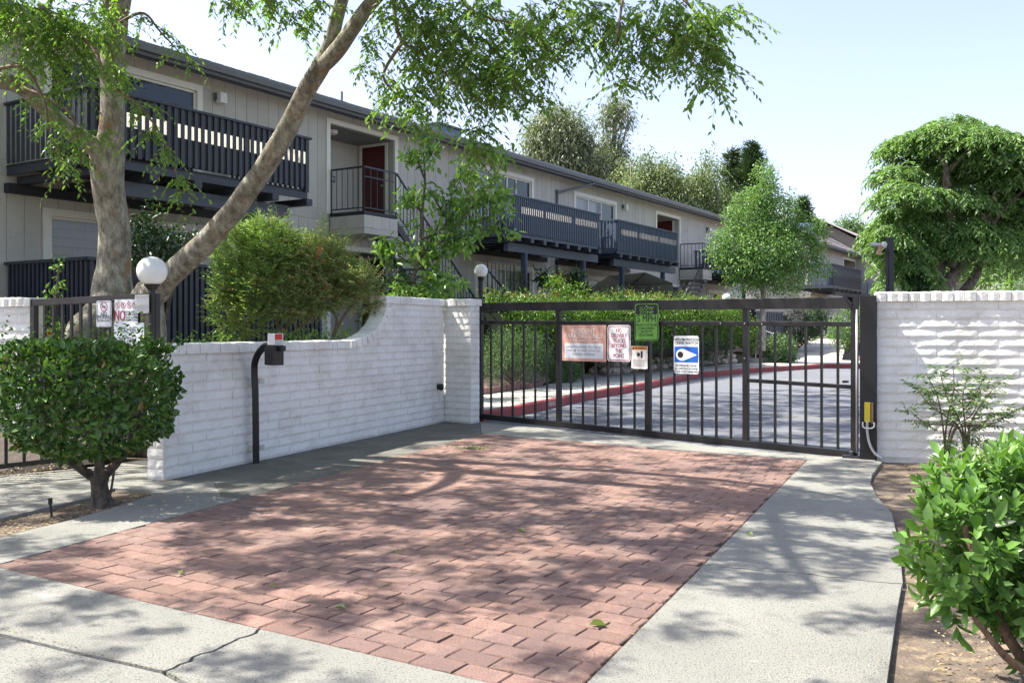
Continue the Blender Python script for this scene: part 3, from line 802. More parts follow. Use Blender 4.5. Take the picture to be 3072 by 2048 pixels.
# ================================================================ lettering
_ct = {}
def text_mesh(body, size, sx=1.0, bold=0.0, spacing=1.0, shear=0.0):
    key = (body, size, sx, bold, spacing, shear)
    if key in _ct: return _ct[key]
    cu = bpy.data.curves.new('lettering', 'FONT'); cu.body = body; cu.size = size; cu.align_x = 'CENTER'; cu.align_y = 'CENTER'
    cu.space_character = spacing; cu.shear = shear; cu.resolution_u = 2; cu.fill_mode = 'FRONT'
    ob = bpy.data.objects.new('lettering', cu); me = bpy.data.meshes.new_from_object(ob)
    vs = [(v.co.x*sx, 0.0, v.co.y) for v in me.vertices]; fs = [tuple(p.vertices) for p in me.polygons]
    bpy.data.objects.remove(ob); bpy.data.curves.remove(cu); bpy.data.meshes.remove(me)
    _ct[key] = (vs, fs); return vs, fs
def rrect(w, h, r, n=5):
    pts = []
    for cx, cz, a0 in ((w/2-r, h/2-r, 0), (-w/2+r, h/2-r, 90), (-w/2+r, -h/2+r, 180), (w/2-r, -h/2+r, 270)):
        for i in range(n+1):
            a = R(a0+90*i/n); pts.append((cx+r*math.cos(a), cz+r*math.sin(a)))
    return pts
def face_up(mb):      # make flat shapes face the viewer side (-y)
    out = []
    for f in mb.f:
        a, b, c = [Vector(mb.v[i]) for i in f[:3]]
        out.append(f if (b-a).cross(c-a).y < 0 else tuple(reversed(f)))
    mb.f = out; return mb
def sign(name, label, cat, base, rz, w, h, r, face, items, group=None, bolts=(), th=.003):
    """items: ('t', text, x, z, size, colour, sx, bold) / ('p', polygon, colour) / ('ring', w, h, r, t, colour) in sign coordinates"""
    t = thing(name, label, cat, base, rz, group)
    mb = MB(); pts = rrect(w, h, r)
    n = len(pts); mb.v = [(x, 0, z) for x, z in pts]+[(x, th, z) for x, z in pts]
    mb.f = [tuple(reversed(range(n))), tuple(range(n, 2*n))]+[(i, (i+1) % n, n+(i+1) % n, n+i) for i in range(n)]
    mb.build('plate', SGN[face], t)
    by = {}; lay = 0
    for it in items:
        if it[0] == 't':
            _, s_, x, z, size, col = it[:6]; sx = it[6] if len(it) > 6 else 1; bd = it[7] if len(it) > 7 else 0; sh = it[8] if len(it) > 8 else 0
            vs, fs = text_mesh(s_, size, sx, bd, 1.0, sh)
            k = by.setdefault(('lettering', col), MB()); k.add([(a+x, -.0028, c+z) for a, b, c in vs], fs)
            if bd:
                for q_, (ex, ez) in enumerate(((-1, 0), (1, 0), (0, .8), (0, -.8))): k.add([(a+x+ex*bd*size*.42, -.0028+.00022*(q_+1), c+z+ez*bd*size*.42) for a, b, c in vs], fs)
        elif it[0] == 'p':
            _, poly, col = it[:3]; d = it[3] if len(it) > 3 else -.0012
            k = by.setdefault(('printed_shape', col, d), MB()); k.add([(x, d, z) for x, z in poly], [tuple(range(len(poly)))])
        elif it[0] == 'ring':
            _, ww, hh, r_, tt, col = it
            o_ = rrect(ww, hh, r_); i_ = rrect(ww-2*tt, hh-2*tt, max(.001, r_-tt)); m = len(o_)
            k = by.setdefault(('border', col), MB()); k.add([(x, -.0016, z) for x, z in o_]+[(x, -.0016, z) for x, z in i_], [(i, (i+1) % m, m+(i+1) % m, m+i) for i in range(m)])
        elif it[0] == 'circ':
            _, x, z, ra, rb, col, sq = it
            m = 24; k = by.setdefault(('printed_shape', col, -.002), MB())
            k.add([(x+ra*math.cos(2*math.pi*i/m)*sq, -.002, z+ra*math.sin(2*math.pi*i/m)) for i in range(m)]+[(x+rb*math.cos(2*math.pi*i/m)*sq, -.002, z+rb*math.sin(2*math.pi*i/m)) for i in range(m)], [(i, (i+1) % m, m+(i+1) % m, m+i) for i in range(m)])
    for k, mbb in by.items():
        face_up(mbb).build(k[0], SGN[k[1]], t)
    for x, z in bolts:
        b = MB(); Mb = Matrix.Translation((x, -.001, z)) @ Matrix.Rotation(R(90), 4, 'X'); b.lathe([(.007, 0), (.007, .004), (.004, .006)], 8, M=Mb); b.build('bolt', M['metal_grey'], t)
    return t
def ell(cx, cz, rx, rz, n=20): return [(cx+rx*math.cos(2*math.pi*i/n), cz+rz*math.sin(2*math.pi*i/n)) for i in range(n)]

# ================================================================ GATE
GA = math.atan2(GD.y, GD.x)
gate = thing('driveway_gate', 'wide black iron sliding gate of vertical bars across the driveway', 'gate', (GL0.x, GL0.y, 0), GA)
def gu(px): return on_line(px, GL0, GD)
IR = M['iron']
x0, x1 = gu(1434), gu(2571)
def gz(u, z): return z+(-.045)*(u/6.0)       # the gate hangs slightly lower at the post end
def gbar(name, a, b, za, zb, w, h, mat=IR):
    mb = MB(); mb.bar((a, 0, gz(a, za)), (b, 0, gz(b, zb)), w, h); return mb.build(name, mat, gate, bevel=.004)
gbar('top_rail', x0, x1-.03, 1.785, 1.785, .075, .13)
gbar('middle_rail', x0+.05, x1-.05, 1.545, 1.545, .045, .055)
gbar('bottom_rail', x0, x1, .075, .075, .06, .085)
stl = [gu(1442), gu(1677), gu(1945), gu(2238), gu(2564)]
for i, u in enumerate(stl):
    wd = .08 if i in (0, 2) else .07
    mb = MB(); mb.box(u-wd/2, u+wd/2, -.03, .03, gz(u, .118 if i else .04), gz(u, 1.72)); mb.build('stile', IR, gate, bevel=.004)
for i in range(4):
    for k in range(1, 7):
        u = stl[i]+(stl[i+1]-stl[i])*k/7
        mb = MB(); mb.box(u-.0125, u+.0125, -.0125, .0125, gz(u, .118), gz(u, 1.517)); mb.build('bar', IR, gate)
mb = MB(); a, b = stl[3]+.035, stl[4]-.035
mb.bar((a, 0, .815), (b, 0, .79), .04, .045); mb.build('lower_rail', IR, gate, bevel=.003)
mb = MB(); mb.box(gu(2530), gu(2543), -.03, .03, .835, .86); mb.build('latch', IR, gate)
for px_, z_ in ((2166, 1.545), (2238, 1.545), (2290, 1.54), (2238, 1.12)):
    u = gu(px_); b = MB(); b.lathe([(.010, 0), (.010, .004), (.006, .008)], 8, M=Matrix.Translation((u, -.033, gz(u, z_))) @ Matrix.Rotation(R(90), 4, 'X')); b.build('bolt', M['metal_grey'], gate)
# post with hinge gear
gp = gu(2605)
post = thing('gate_post', 'thick square black steel post between the gate and the right white wall', 'post', tuple(GL0+GD*gp)+(0,), GA*.55)
mb = MB(); mb.box(-.085, .085, -.085, .085, -.02, 1.815); mb.build('post_tube', IR, post, bevel=.006)
mb = MB(); mb.box(-.27, .02, -.02, .05, 1.80, 1.835); mb.bar((-.25, .0, 1.80), (-.17, 0, 1.72), .05, .03); mb.box(-.16, -.10, -.03, .03, 1.66, 1.80); mb.build('hinge_bracket', M['navy_dark'], post)
mb = MB(); mb.tube([(-.118, -.02, .06), (-.118, -.02, 1.66)], .014, 8); mb.build('steel_rod', M['metal_grey'], post, smooth=True)
mb = MB(); mb.box(-.27, -.09, -.06, .05, .0, .028); mb.lathe([(.03, .028), (.03, .07), (.02, .08)], 10, c=(-.17, 0, 0)); mb.build('foot_plate', M['navy_dark'], post)
sens = thing('sensor_box', 'yellow box with grey hose fixed low on the black gate post', 'sensor', tuple(GL0+GD*(gp-.015)+Vector((-.02, -.095)))+(.0,), GA*.55)
mb = MB(); mb.box(-.04, .022, -.045, 0, .42, .635); mb.build('housing', M['yellow'], sens, bevel=.004)
mb = MB(); mb.box(.03, .05, -.04, 0, .41, .63); mb.build('cover_edge', M['rust'], sens)
mb = MB(); mb.tube(spline([(-.055, -.05, .42), (-.055, -.05, .375), (-.03, -.05, .355), (.03, -.05, .355), (.06, -.05, .375), (.06, -.05, .42)], 4), .008, 6); mb.build('wire_loop', M['white_plastic'], sens, smooth=True)
mb = MB(); mb.tube(spline([(-.01, -.035, .43), (-.01, -.04, .33), (.01, -.04, .2), (.06, -.04, .09), (.13, -.03, .03), (.15, -.02, -.01)], 5), .014, 8); mb.build('hose', M['conduit'], sens, smooth=True)

def gsign(name, label, pl, pr, yt, yb, face, items, r=.02, rings=(), bolts=(), off_=-.045):
    u0, u1 = gu(pl), gu(pr); u = (u0+u1)/2; p = GL0+GD*u+Vector((GD.y, -GD.x))*(-off_ if False else 0)
    nrm = Vector((GD.y, -GD.x))          # towards the viewer
    p = GL0+GD*u+nrm*(.05)
    Y = p.y; z1 = zat(yt, Y); z0 = zat(yb, Y); w = u1-u0; h = z1-z0
    its = [(i[0],)+tuple(i[1:]) for i in items(w, h)]
    return sign(name, label, 'sign', (p.x, p.y, (z0+z1)/2), GA, w, h, r, face, its, None, bolts(w, h) if bolts else ())
gsign('parking_sign', 'faded pink RESIDENT PARKING ONLY sign on the gate, leftmost of the gate signs', 1693, 1825, 975, 1083, 'pink', lambda w, h: [
    ('t', 'RESIDENT', 0, h*.335, .095, 'palewhite', 1.0, .012), ('t', 'PARKING ONLY', 0, h*.195, .098, 'palewhite', 1.0, .012), ('t', 'TOW-AWAY ZONE', 0, h*.07, .052, 'palewhite', 1.15, .008, .3),
    ('p', rrect(w*.88, h*.42, .01), 'platewhite') if False else ('p', [(x, z-h*.215) for x, z in rrect(w*.88, h*.42, .01)], 'platewhite'),
    ('t', 'UNAUTHORIZED VECHICLES', 0, -h*.11, .043, 'grey', 1.15), ('t', 'WILL BE TOWED AWAY AT', 0, -h*.21, .043, 'grey', 1.15), ('t', "OWNERS EXPENSE", 0, -h*.31, .043, 'grey', 1.15)],
    r=.004, bolts=lambda w, h: [(-w*.3, h*.46), (w*.22, h*.46), (-w*.3, -h*.46), (w*.22, -h*.46)])
gsign('delivery_sign', 'white sign with red border reading NO DELIVERY TRUCKS BEYOND THIS POINT', 1829, 1898, 975, 1084, 'platewhite', lambda w, h: [
    ('ring', w*.93, h*.95, .03, .011, 'red')]+[('t', s_, 0, h*(.345-.138*i), .078, 'red', .80, .012) for i, s_ in enumerate(['NO', 'DELIVERY', 'TRUCKS', 'BEYOND', 'THIS', 'POINT'])],
    r=.035, bolts=lambda w, h: [(0, h*.435), (0, -h*.435)])
def slow(w, h):
    b = [(x, z+h*.34) for x, z in rrect(w*.88, h*.27, .02)]
    return [('ring', w*.95, h*.965, .035, .010, 'ink'), ('p', b, 'ink'), ('t', 'SLOW', 0, h*.375, .062, 'green', 1.35, .03), ('t', 'ZONE', 0, h*.265, .062, 'green', 1.35, .03),
            ('t', '5 MPH', 0, h*.09, .130, 'ink', .85, .02), ('t', 'WATCH FOR', 0, -h*.075, .045, 'ink', 1.25, .02), ('t', 'CHILDREN', 0, -h*.165, .045, 'ink', 1.25, .02), ('t', '& PETS', 0, -h*.255, .045, 'ink', 1.25, .02), ('t', 'PLAYING', 0, -h*.345, .045, 'ink', 1.25, .02)]
gsign('speed_sign', 'green SLOW ZONE 5 MPH sign overlapping the top rail of the gate', 1911, 1982, 911, 1022, 'green', slow, r=.04, bolts=lambda w, h: [(0, h*.43), (0, -h*.43)])
def warn(w, h):
    it = [('p', [(-w*.47, h*.34), (w*.47, h*.34), (w*.47, h*.49), (-w*.47, h*.49)], 'orange'), ('t', 'WARNING', w*.06, h*.415, .038, 'ink', .95, .02),
          ('p', [(-w*.46, h*.36), (-w*.30, h*.36), (-w*.38, h*.47)], 'ink', -.002), ('p', [(w*.08, -h*.02), (w*.2, -h*.02), (w*.2, h*.28), (w*.08, h*.28)], 'ink'), ('p', [(-w*.14, h*.06), (w*.04, h*.06), (w*.04, h*.20), (-w*.14, h*.20)], 'ink')]
    for i in range(7):
        a = R(100+i*28); it.append(('p', [(-w*.02+.02*math.cos(a-.12), h*.12+.03*math.sin(a-.12)), (-w*.02+.055*math.cos(a), h*.12+.055*math.sin(a)), (-w*.02+.02*math.cos(a+.12), h*.12+.03*math.sin(a+.12))], 'ink', -.0016))
    for i in range(9):
        z = -h*(.10+.038*i); it.append(('p', [(-w*.42, z), (w*(.42-.1*(i % 3 == 2)), z), (w*(.42-.1*(i % 3 == 2)), z+.0035), (-w*.42, z+.0035)], 'grey'))
    return it
gsign('warning_sign', 'small WARNING sign with orange heading and moving gate pictogram beside the middle stile', 1901, 1949, 1038, 1106, 'palewhite', warn, r=.003, bolts=lambda w, h: [(-w*.45, -h*.46), (w*.45, -h*.46)])
def crime(w, h):
    eye = [];
    for i in range(25):
        t = i/24*math.pi*1.2+math.pi*.4; eye.append((-w*.16+w*.25*math.cos(t), -h*.0+h*.155*math.sin(t)))
    eye.append((w*.43, 0))
    return [('p', [(-w*.47, -h*.20), (w*.47, -h*.20), (w*.47, h*.215), (-w*.47, h*.215)], 'blue'), ('p', eye, 'white', -.002), ('p', ell(-w*.23, 0, w*.115, h*.085), 'ink', -.0028),
            ('t', 'NEIGHBORHOOD', 0, h*.40, .048, 'ink', 1.0, .022), ('t', 'CRIME WATCH', 0, h*.31, .052, 'ink', 1.0, .022),
            ('t', 'WE IMMEDIATELY REPORT', 0, -h*.285, .036, 'ink', .78, .012), ('t', 'ALL SUSPICIOUS ACTIVITIES', 0, -h*.365, .036, 'ink', .78, .012), ('t', 'TO OUR POLICE DEPARTMENT', 0, -h*.445, .036, 'ink', .78, .012)]
gsign('crime_watch_sign', 'white NEIGHBORHOOD CRIME WATCH sign with blue panel and eye on the gate', 2028, 2103, 1007, 1121, 'platewhite', crime, r=.035, bolts=lambda w, h: [])

# kerb lettering
a = Vector((.32, 16.14)); b = Vector((.936, 17.6)); d = (b-a).normalized()
vs, fs = text_mesh('FIRE LANE - NO PARKING', .125, .62, .012)
rz = math.atan2(d.y, d.x); c = a.lerp(b, .5)+Vector((d.y, -d.x))*.004
mb = MB(); Mx = Matrix.Translation((c.x, c.y, .068)) @ Matrix.Rotation(rz, 4, 'Z')
mb.add([Mx @ Vector(v) for v in vs], fs); mb.build('lettering', SGN['curb'], kb)

# ================================================================ GLOBE LAMPS
def globe_lamp(base, h, r, label, pole=.03, collar=None):
    t = thing('globe_lamp', label, 'lamp', base, 0, 'globe lamps on dark poles')
    mb = MB(); mb.tube([(0, 0, 0), (0, 0, h)], pole, 12); mb.build('pole', M['iron'], t, smooth=False)
    mb = MB(); mb.lathe([(pole*1.2, h-.05), (r*.50, h-.005), (r*.52, h+.012)], 20); mb.build('collar', M['iron'], t)
    a0 = math.asin(.515); prof = [(r*math.cos(a), h+.012+r*math.cos(a0)*1.0*.999+r*math.sin(a)-0.0) for a in [(-math.pi/2+a0)+(math.pi-a0)*i/18 for i in range(19)]]
    prof[-1] = (.002, prof[-1][1])
    zc = h+.012+r*math.cos(a0); prof = [(max(.002, r*math.cos(a)), zc+r*math.sin(a)) for a in [(-math.pi/2+a0)+(math.pi-a0)*i/18 for i in range(19)]]
    mb = MB(); mb.lathe(prof, 32); mb.build('globe', M['globe'], t, smooth=True)
    return t
Yl = 9.75; pl = PY(456, 885, Yl)
hl = zat(852, Yl)
globe_lamp((pl.x, pl.y, 0), hl-.012, .5*95.3/1.07*Yl/FPX, 'large white globe lamp on a dark pole in front of the leaning trunks', .034)
p2 = PY(1443, 830, 15.6); globe_lamp((p2.x, p2.y, .15), zat(830, 15.6)-.162, .5*40.5*15.6/FPX, 'white globe lamp on a pole behind the raised end of the garden wall', .035)
p3 = PY(2180, 905, 33.0); globe_lamp((p3.x, p3.y, .5), zat(905, 33.0)-.512, .5*27*33.0/FPX, 'white globe lamp standing beside the young round tree beyond the gate', .045)

# ================================================================ LEFT IRON FENCES AND SIGNS
Fa = Vector((-5.45, 10.6)); Fb = Vector((-3.74, 9.72)); Fd = (Fb-Fa).normalized(); Fl = (Fb-Fa).length
fz0, fz1 = 1.775, 1.815
sf = thing('iron_fence', 'dark iron fence panel carrying signs beside the large globe lamp', 'fence', (Fa.x, Fa.y, 0), math.atan2(Fd.y, Fd.x))
mb = MB(); mb.bar((0, 0, fz0-.035), (Fl-.04, 0, fz1-.035), .04, .075); mb.build('top_rail', IR, sf, bevel=.003)
mb = MB(); mb.bar((0, 0, .55), (Fl-.04, 0, .55), .03, .05); mb.build('bottom_rail', IR, sf)
mb = MB(); mb.box(-.0, .075, -.03, .03, 0, fz0-.07); mb.build('fence_post', IR, sf, bevel=.003)
k = 0; u = .22
while u < Fl-.1:
    mb = MB(); mb.box(u-.016, u+.016, -.012, .012, .575, fz0-.072+.04*u/Fl); mb.build('bar', IR, sf); u += .149
mb = MB(); mb.box(Fl-.10, Fl+.0, .035, .10, 0, fz1+.0); mb.build('fence_post', IR, sf, bevel=.003)
La = Vector((-5.40, 8.9)); Lb = Vector((-4.23, 9.9)); Ld = (Lb-La).normalized(); Ll = (Lb-La).length
lf = thing('iron_railing', 'low dark iron railing behind the clipped shrub at the left edge', 'railing', (La.x, La.y, 0), math.atan2(Ld.y, Ld.x))
mb = MB(); mb.bar((-1.0, 0, 1.21), (Ll, 0, 1.275), .04, .06); mb.build('top_rail', IR, lf, bevel=.003)
mb = MB(); mb.bar((-1.0, 0, .05), (Ll, 0, .12), .035, .05); mb.build('bottom_rail', IR, lf, bevel=.003)
u = -.95
while u < Ll:
    z = .06*u/Ll; mb = MB(); mb.box(u-.014, u+.014, -.012, .012, .085+z*.9, 1.19+z*.8); mb.build('bar', IR, lf); u += .163
def fu(px): return on_line(px, Fa, Fd)
def fsign(name, label, pl, pr, yt, yb, face, items, r=.01, bolts=None, fwd=.035):
    u0, u1 = fu(pl), fu(pr); u = (u0+u1)/2; p = Fa+Fd*u+Vector((Fd.y, -Fd.x))*fwd
    z1 = zat(yt, p.y); z0 = zat(yb, p.y); w = u1-u0; h = z1-z0
    return sign(name, label, 'sign', (p.x, p.y, (z0+z1)/2), math.atan2(Fd.y, Fd.x), w, h, r, face, items(w, h), None, bolts(w, h) if bolts else ())
def nosmk(w, h):
    q_ = w*.24; cz = h*.27
    return [('ring', w*.90, h*.93, .02, .004, 'ink'), ('circ', 0, cz, q_, q_*.84, 'red', 1.0),
            ('p', [(-q_*.62, cz+q_*.72), (-q_*.72, cz+q_*.62), (q_*.62, cz-q_*.72), (q_*.72, cz-q_*.62)], 'red', -.0026), ('p', [(-q_*.6, cz-.006), (q_*.5, cz-.006), (q_*.5, cz+.006), (-q_*.6, cz+.006)], 'ink', -.0015),
            ('t', 'NO', 0, -h*.015, .062, 'ink', 1, .02), ('t', 'SMOKING', 0, -h*.135, .062, 'ink', .82, .02), ('t', 'WITHIN 25 FEET', 0, -h*.27, .032, 'ink', .9, .012),
            ('p', [(-w*.36, -h*.37), (w*.36, -h*.37), (w*.36, -h*.363), (-w*.36, -h*.363)], 'grey'), ('p', [(-w*.36, -h*.41), (w*.30, -h*.41), (w*.30, -h*.403), (-w*.36, -h*.403)], 'grey')]
fsign('no_smoking_sign', 'white NO SMOKING sign with red circle, leftmost on the iron fence', 298, 342, 902, 980, 'platewhite', nosmk, r=.018)
def noskate(w, h):
    it = []
    for i in range(4):
        x = -w*.36+i*w*.245; cz = h*.255; q_ = w*.10
        it += [('circ', x, cz, q_, q_*.82, 'red', 1.0), ('p', [(x-q_*.60, cz+q_*.76), (x-q_*.76, cz+q_*.60), (x+q_*.60, cz-q_*.76), (x+q_*.76, cz-q_*.60)], 'red', -.0026),
               ('p', ell(x+.003, cz+q_*.42, q_*.16, q_*.16, 8), 'ink', -.0014), ('p', [(x-q_*.3, cz-q_*.5), (x-q_*.12, cz-q_*.5), (x+q_*.3, cz+q_*.25), (x+q_*.1, cz+q_*.3)], 'ink', -.0015)]
    it += [('t', 'NO', -w*.27, -h*.21, .165, 'red', .62, .03)]
    for i, s_ in enumerate(['SKATEBOARDING', 'BICYCLE RIDING', 'ROLLER BLADING', 'SCOOTER RIDING']):
        it.append(('t', s_, w*.215, -h*(.03+.115*i), .030, 'ink', .86, .02))
    return it
fsign('no_skating_sign', 'square white sign with four red no symbols and NO SKATEBOARDING text', 352, 421, 898, 969, 'platewhite', noskate, r=.004, bolts=lambda w, h: [(-w*.35, h*.46), (w*.1, h*.46), (-w*.35, -h*.46)])
def oldrule(w, h):
    it = [('t', 'NO PARKING', 0, h*.33, .040, 'palegrey', .7), ('t', 'FIRE LANE', 0, h*.2, .040, 'palegrey', .7), ('t', 'VIOLATORS WILL', 0, -h*.12, .030, 'palegrey', .9), ('t', 'BE PROSECUTED', 0, -h*.23, .030, 'palegrey', .9), ('t', 'PER 602 P.C.', 0, -h*.34, .030, 'palegrey', .9)]
    it = [i for i in it if i[1] in ('VIOLATORS WILL', 'BE PROSECUTED', 'PER 602 P.C.')]
    rr_ = random.Random(2)
    for i in range(9): 
        x = -w*.36+i*w*.09; it.append(('p', [(x, h*.30), (x+.008, h*.30), (x+.008, h*(.33+rr_.random()*.08)), (x, h*.40)], 'palegrey'))
    return it
fsign('faded_sign', 'small badly faded white sign at the top corner of the fence by the lamp pole', 416, 458, 883, 939, 'faded', oldrule, r=.006, bolts=lambda w, h: [(-w*.42, h*.42), (w*.42, h*.42), (-w*.42, -h*.45), (w*.42, -h*.45)], fwd=.05)
def numbers(w, h):
    return [('t', '329 - 386', -w*.04, h*.28, .078, 'navy', .88), ('t', '387 - 396', -w*.04, -h*.06, .078, 'navy', .88), ('p', [(w*.26, h*.25), (w*.34, h*.25), (w*.30, h*.36)], 'ink')]
fsign('address_sign', 'white address sign reading 329 - 386 partly hidden by the clipped shrub', 350, 440, 968, 1062, 'platewhite', numbers, r=.004, bolts=lambda w, h: [(0, h*.46)])

# ================================================================ CARD READER POST
cu = on_line(768, WL0+Vector((.927, -.375))*.10, WD)
cb = WL0+Vector((.927, -.375))*.10+WD*cu
cr = thing('card_reader_post', 'dark gooseneck post with card reader box in front of the white wall', 'post', (cb.x, cb.y, 0), 0)
Yc = cb.y
def loc(px, py, dy=0.0): v = PY(px, py, Yc+dy); return (v.x-cb.x, dy, v.z)
pts = [(0, 0, -.01), loc(766, 1200), loc(763, 1115), loc(765, 1085, -.02), loc(776, 1058, -.05), loc(793, 1040, -.09), loc(812, 1034, -.12)]
mb = MB(); sp = spline(pts, 5); n_ = len(sp)
prev = None
for i, p in enumerate(sp):        # square tube following the bend
    d = Vector(sp[min(i+1, n_-1)])-Vector(sp[max(i-1, 0)]); d.normalize(); y_ = Vector((.9, -.2, 0)) if False else Vector((0, 1, 0)); x_ = y_.cross(d).normalized(); y2 = d.cross(x_).normalized()
    c45 = Matrix.Rotation(R(22), 3, d)
    w_ = .033
    for i_, j_ in ((-1, -1), (1, -1), (1, 1), (-1, 1)):
        q_ = (c45 @ (x_*i_+y2*j_))*w_; mb.v.append(tuple(Vector(p)+q_))
for i in range(n_-1):
    for k in range(4): mb.f.append((i*4+k, i*4+(k+1) % 4, (i+1)*4+(k+1) % 4, (i+1)*4+k))
mb.f.append((3, 2, 1, 0)); mb.build('post_tube', IR, cr, bevel=.004)
cx, _, cz = loc(825, 1065, -.16)
Mb = Matrix.Translation((cx, -.18, cz)) @ Matrix.Rotation(R(-42), 4, 'Z')
mb = MB(); mb.box(-.075, .075, -.065, .065, -.105, .105, M=Mb); mb.build('reader_box', IR, cr, bevel=.004)
mb = MB(); mb.box(-.08, .08, -.07, -.066, -.10, .085, M=Mb); mb.build('door_plate', IR, cr)
mb = MB(); mb.lathe([(.008, 0), (.008, .004)], 8, M=Mb @ Matrix.Translation((-.0, -.070, .0)) @ Matrix.Rotation(R(90), 4, 'X')); mb.build('keyhole', M['black'], cr)
mb = MB(); mb.box(.075, .135, -.0, .05, .045, .10, M=Mb); mb.build('side_bracket', M['navy_dark'], cr, bevel=.003)
mb = MB(); mb.box(-.055, .075, -.05, .06, .108, .23, M=Mb); mb.build('beacon_housing', M['white_plastic'], cr, bevel=.004)
mb = MB(); mb.box(.0755, .079, -.045, .045, .165, .225, M=Mb); mb.build('red_lens', M['red_plastic'], cr)
mb = MB(); mb.box(.0755, .079, -.045, .045, .118, .162, M=Mb); mb.build('card_slot', M['metal_grey'], cr)
for zz in (.16, .88):
    mb = MB(); mb.box(-.085, .085, .035, .075, zz-.03, zz+.03); mb.build('wall_bracket', M['wall_white'], cr)
# dark sensor tube in the wall corner
t = on_line(1318, WL0, WD); q_ = WL0+WD*(t-.05)+Vector((.927, -.375))*.05
ss = thing('photo_sensor', 'small dark hooded sensor low in the wall corner left of the gate', 'sensor', (q_.x, q_.y, zat(1160, q_.y)))
mb = MB(); mb.tube([(-.06, .02, .0), (.02, -.02, .0)], [.045, .05], 12); mb.build('hood', M['navy_dark'], ss)
mb = MB(); mb.tube([(.018, -.019, 0), (.03, -.024, -.04), (.0, -.03, -.055)], .01, 6); mb.build('cable', M['navy_dark'], ss)

# ================================================================ FLOODLIGHT POST behind the right wall
Yf = 12.5; pf = PY(2669, 880, Yf)
fp = thing('timber_post', 'tall dark square timber post rising behind the right white wall', 'post', (pf.x, pf.y, 0), R(12))
mb = MB(); mb.box(-.038, .038, -.038, .038, 0, zat(712, Yf)); mb.build('post_timber', M['navy_dark'], fp, bevel=.004)
mb = MB(); mb.tube(spline([(-.052, -.03, 1.5), (-.055, -.03, 2.1), (-.05, -.03, 2.35), (-.06, -.03, 2.45)], 4), .012, 6); mb.build('conduit', M['navy_dark'], fp, smooth=True)
pf2 = PY(2652, 735, Yf-.06)
fl = thing('floodlight', 'rusty twin floodlight head mounted on top of the timber post', 'floodlight', (pf2.x, pf2.y, pf2.z)); fl.scale = (.68, .68, .68)
mb = MB(); mb.lathe([(.03, -.06), (.055, -.04), (.055, .04), (.03, .06)], 12, M=Matrix.Rotation(R(20), 4, 'Y')); mb.build('junction_box', M['conduit'], fl, smooth=False)
mb = MB(); mb.lathe([(.02, 0), (.04, -.02), (.045, -.10), (.062, -.18)], 14, M=Matrix.Translation((-.075, -.02, -.0)) @ Matrix.Rotation(R(12), 4, 'Y')); mb.build('lamp_shade', M['rust'], fl)
mb = MB(); mb.lathe([(.002, -.195), (.05, -.183), (.056, -.175)], 14, M=Matrix.Translation((-.075, -.02, -.0)) @ Matrix.Rotation(R(12), 4, 'Y')); mb.build('lens', flat('lamp_lens', (.75, .6, .4)), fl)
mb = MB(); mb.lathe([(.02, 0), (.035, .03), (.04, .12), (.025, .22)], 12, M=Matrix.Translation((-.05, 0, 0)) @ Matrix.Rotation(R(-85), 4, 'Y')); mb.build('lamp_shade', M['metal_grey'], fl)

# sprinkler, loose leaves, clippings
sp_ = G(155, 1538); sr = thing('sprinkler', 'short black sprinkler riser in the soil beside the clipped shrub trunk', 'sprinkler', (sp_[0], sp_[1], -.03))
mb = MB(); mb.tube([(0, 0, 0), (-.012, .004, .10)], .010, 8); mb.build('riser', M['black'], sr)
mb = MB(); mb.tube([(-.012, .004, .10), (-.015, .005, .145)], [.016, .018], 8); mb.build('nozzle', M['black'], sr)
for i, (px_, py_, L_, lab) in enumerate([(1795, 1880, .085, 'large pale green fallen leaf near the front right corner of the brick paving'), (545, 1722, .05, 'fallen green leaf on a sunlit brick near the left edge'),
        (1022, 1828, .06, 'yellow green fallen leaf beside a crack in the brick paving'), (1190, 1660, .055, 'curled green leaf lying mid way across the bricks'), (1560, 1598, .06, 'small upright fallen leaf near the centre of the paving'), (820, 1763, .035, 'tiny green leaf on a brick at left centre of the paving'), (2256, 1606, .05, 'fallen green leaf on the right concrete strip')]):
    p = G(px_, py_); me = leaf_mesh('fallen_leaf', [(-L_*.5, 0, .012)], [(1, .15*i, .05)], [(0.2, .3, 1)], L_, L_*.6, M['lf_clip'], six=True, fold=.5, curl=.1, rnd=np.array([.3+.1*i]))
    o = bpy.data.objects.new('fallen_leaf', me); COL.objects.link(o); o.location = p; o.rotation_euler = (0, 0, i*1.3); tag(o, lab, 'leaf', 'leaves fallen on the paving')
c = np.array(G(1420, 1346)); n_ = 160
me = leaf_mesh('clippings', c+RNG.normal(size=(n_, 3))*np.array([.10, .06, .006])+np.array([0, 0, .015]), unit(n_)*np.array([1, 1, .2]), unit(n_)+np.array([0, 0, 1]), .035, .012, M['lf_clip'])
o = bpy.data.objects.new('clippings', me); COL.objects.link(o); o['kind'] = 'stuff'
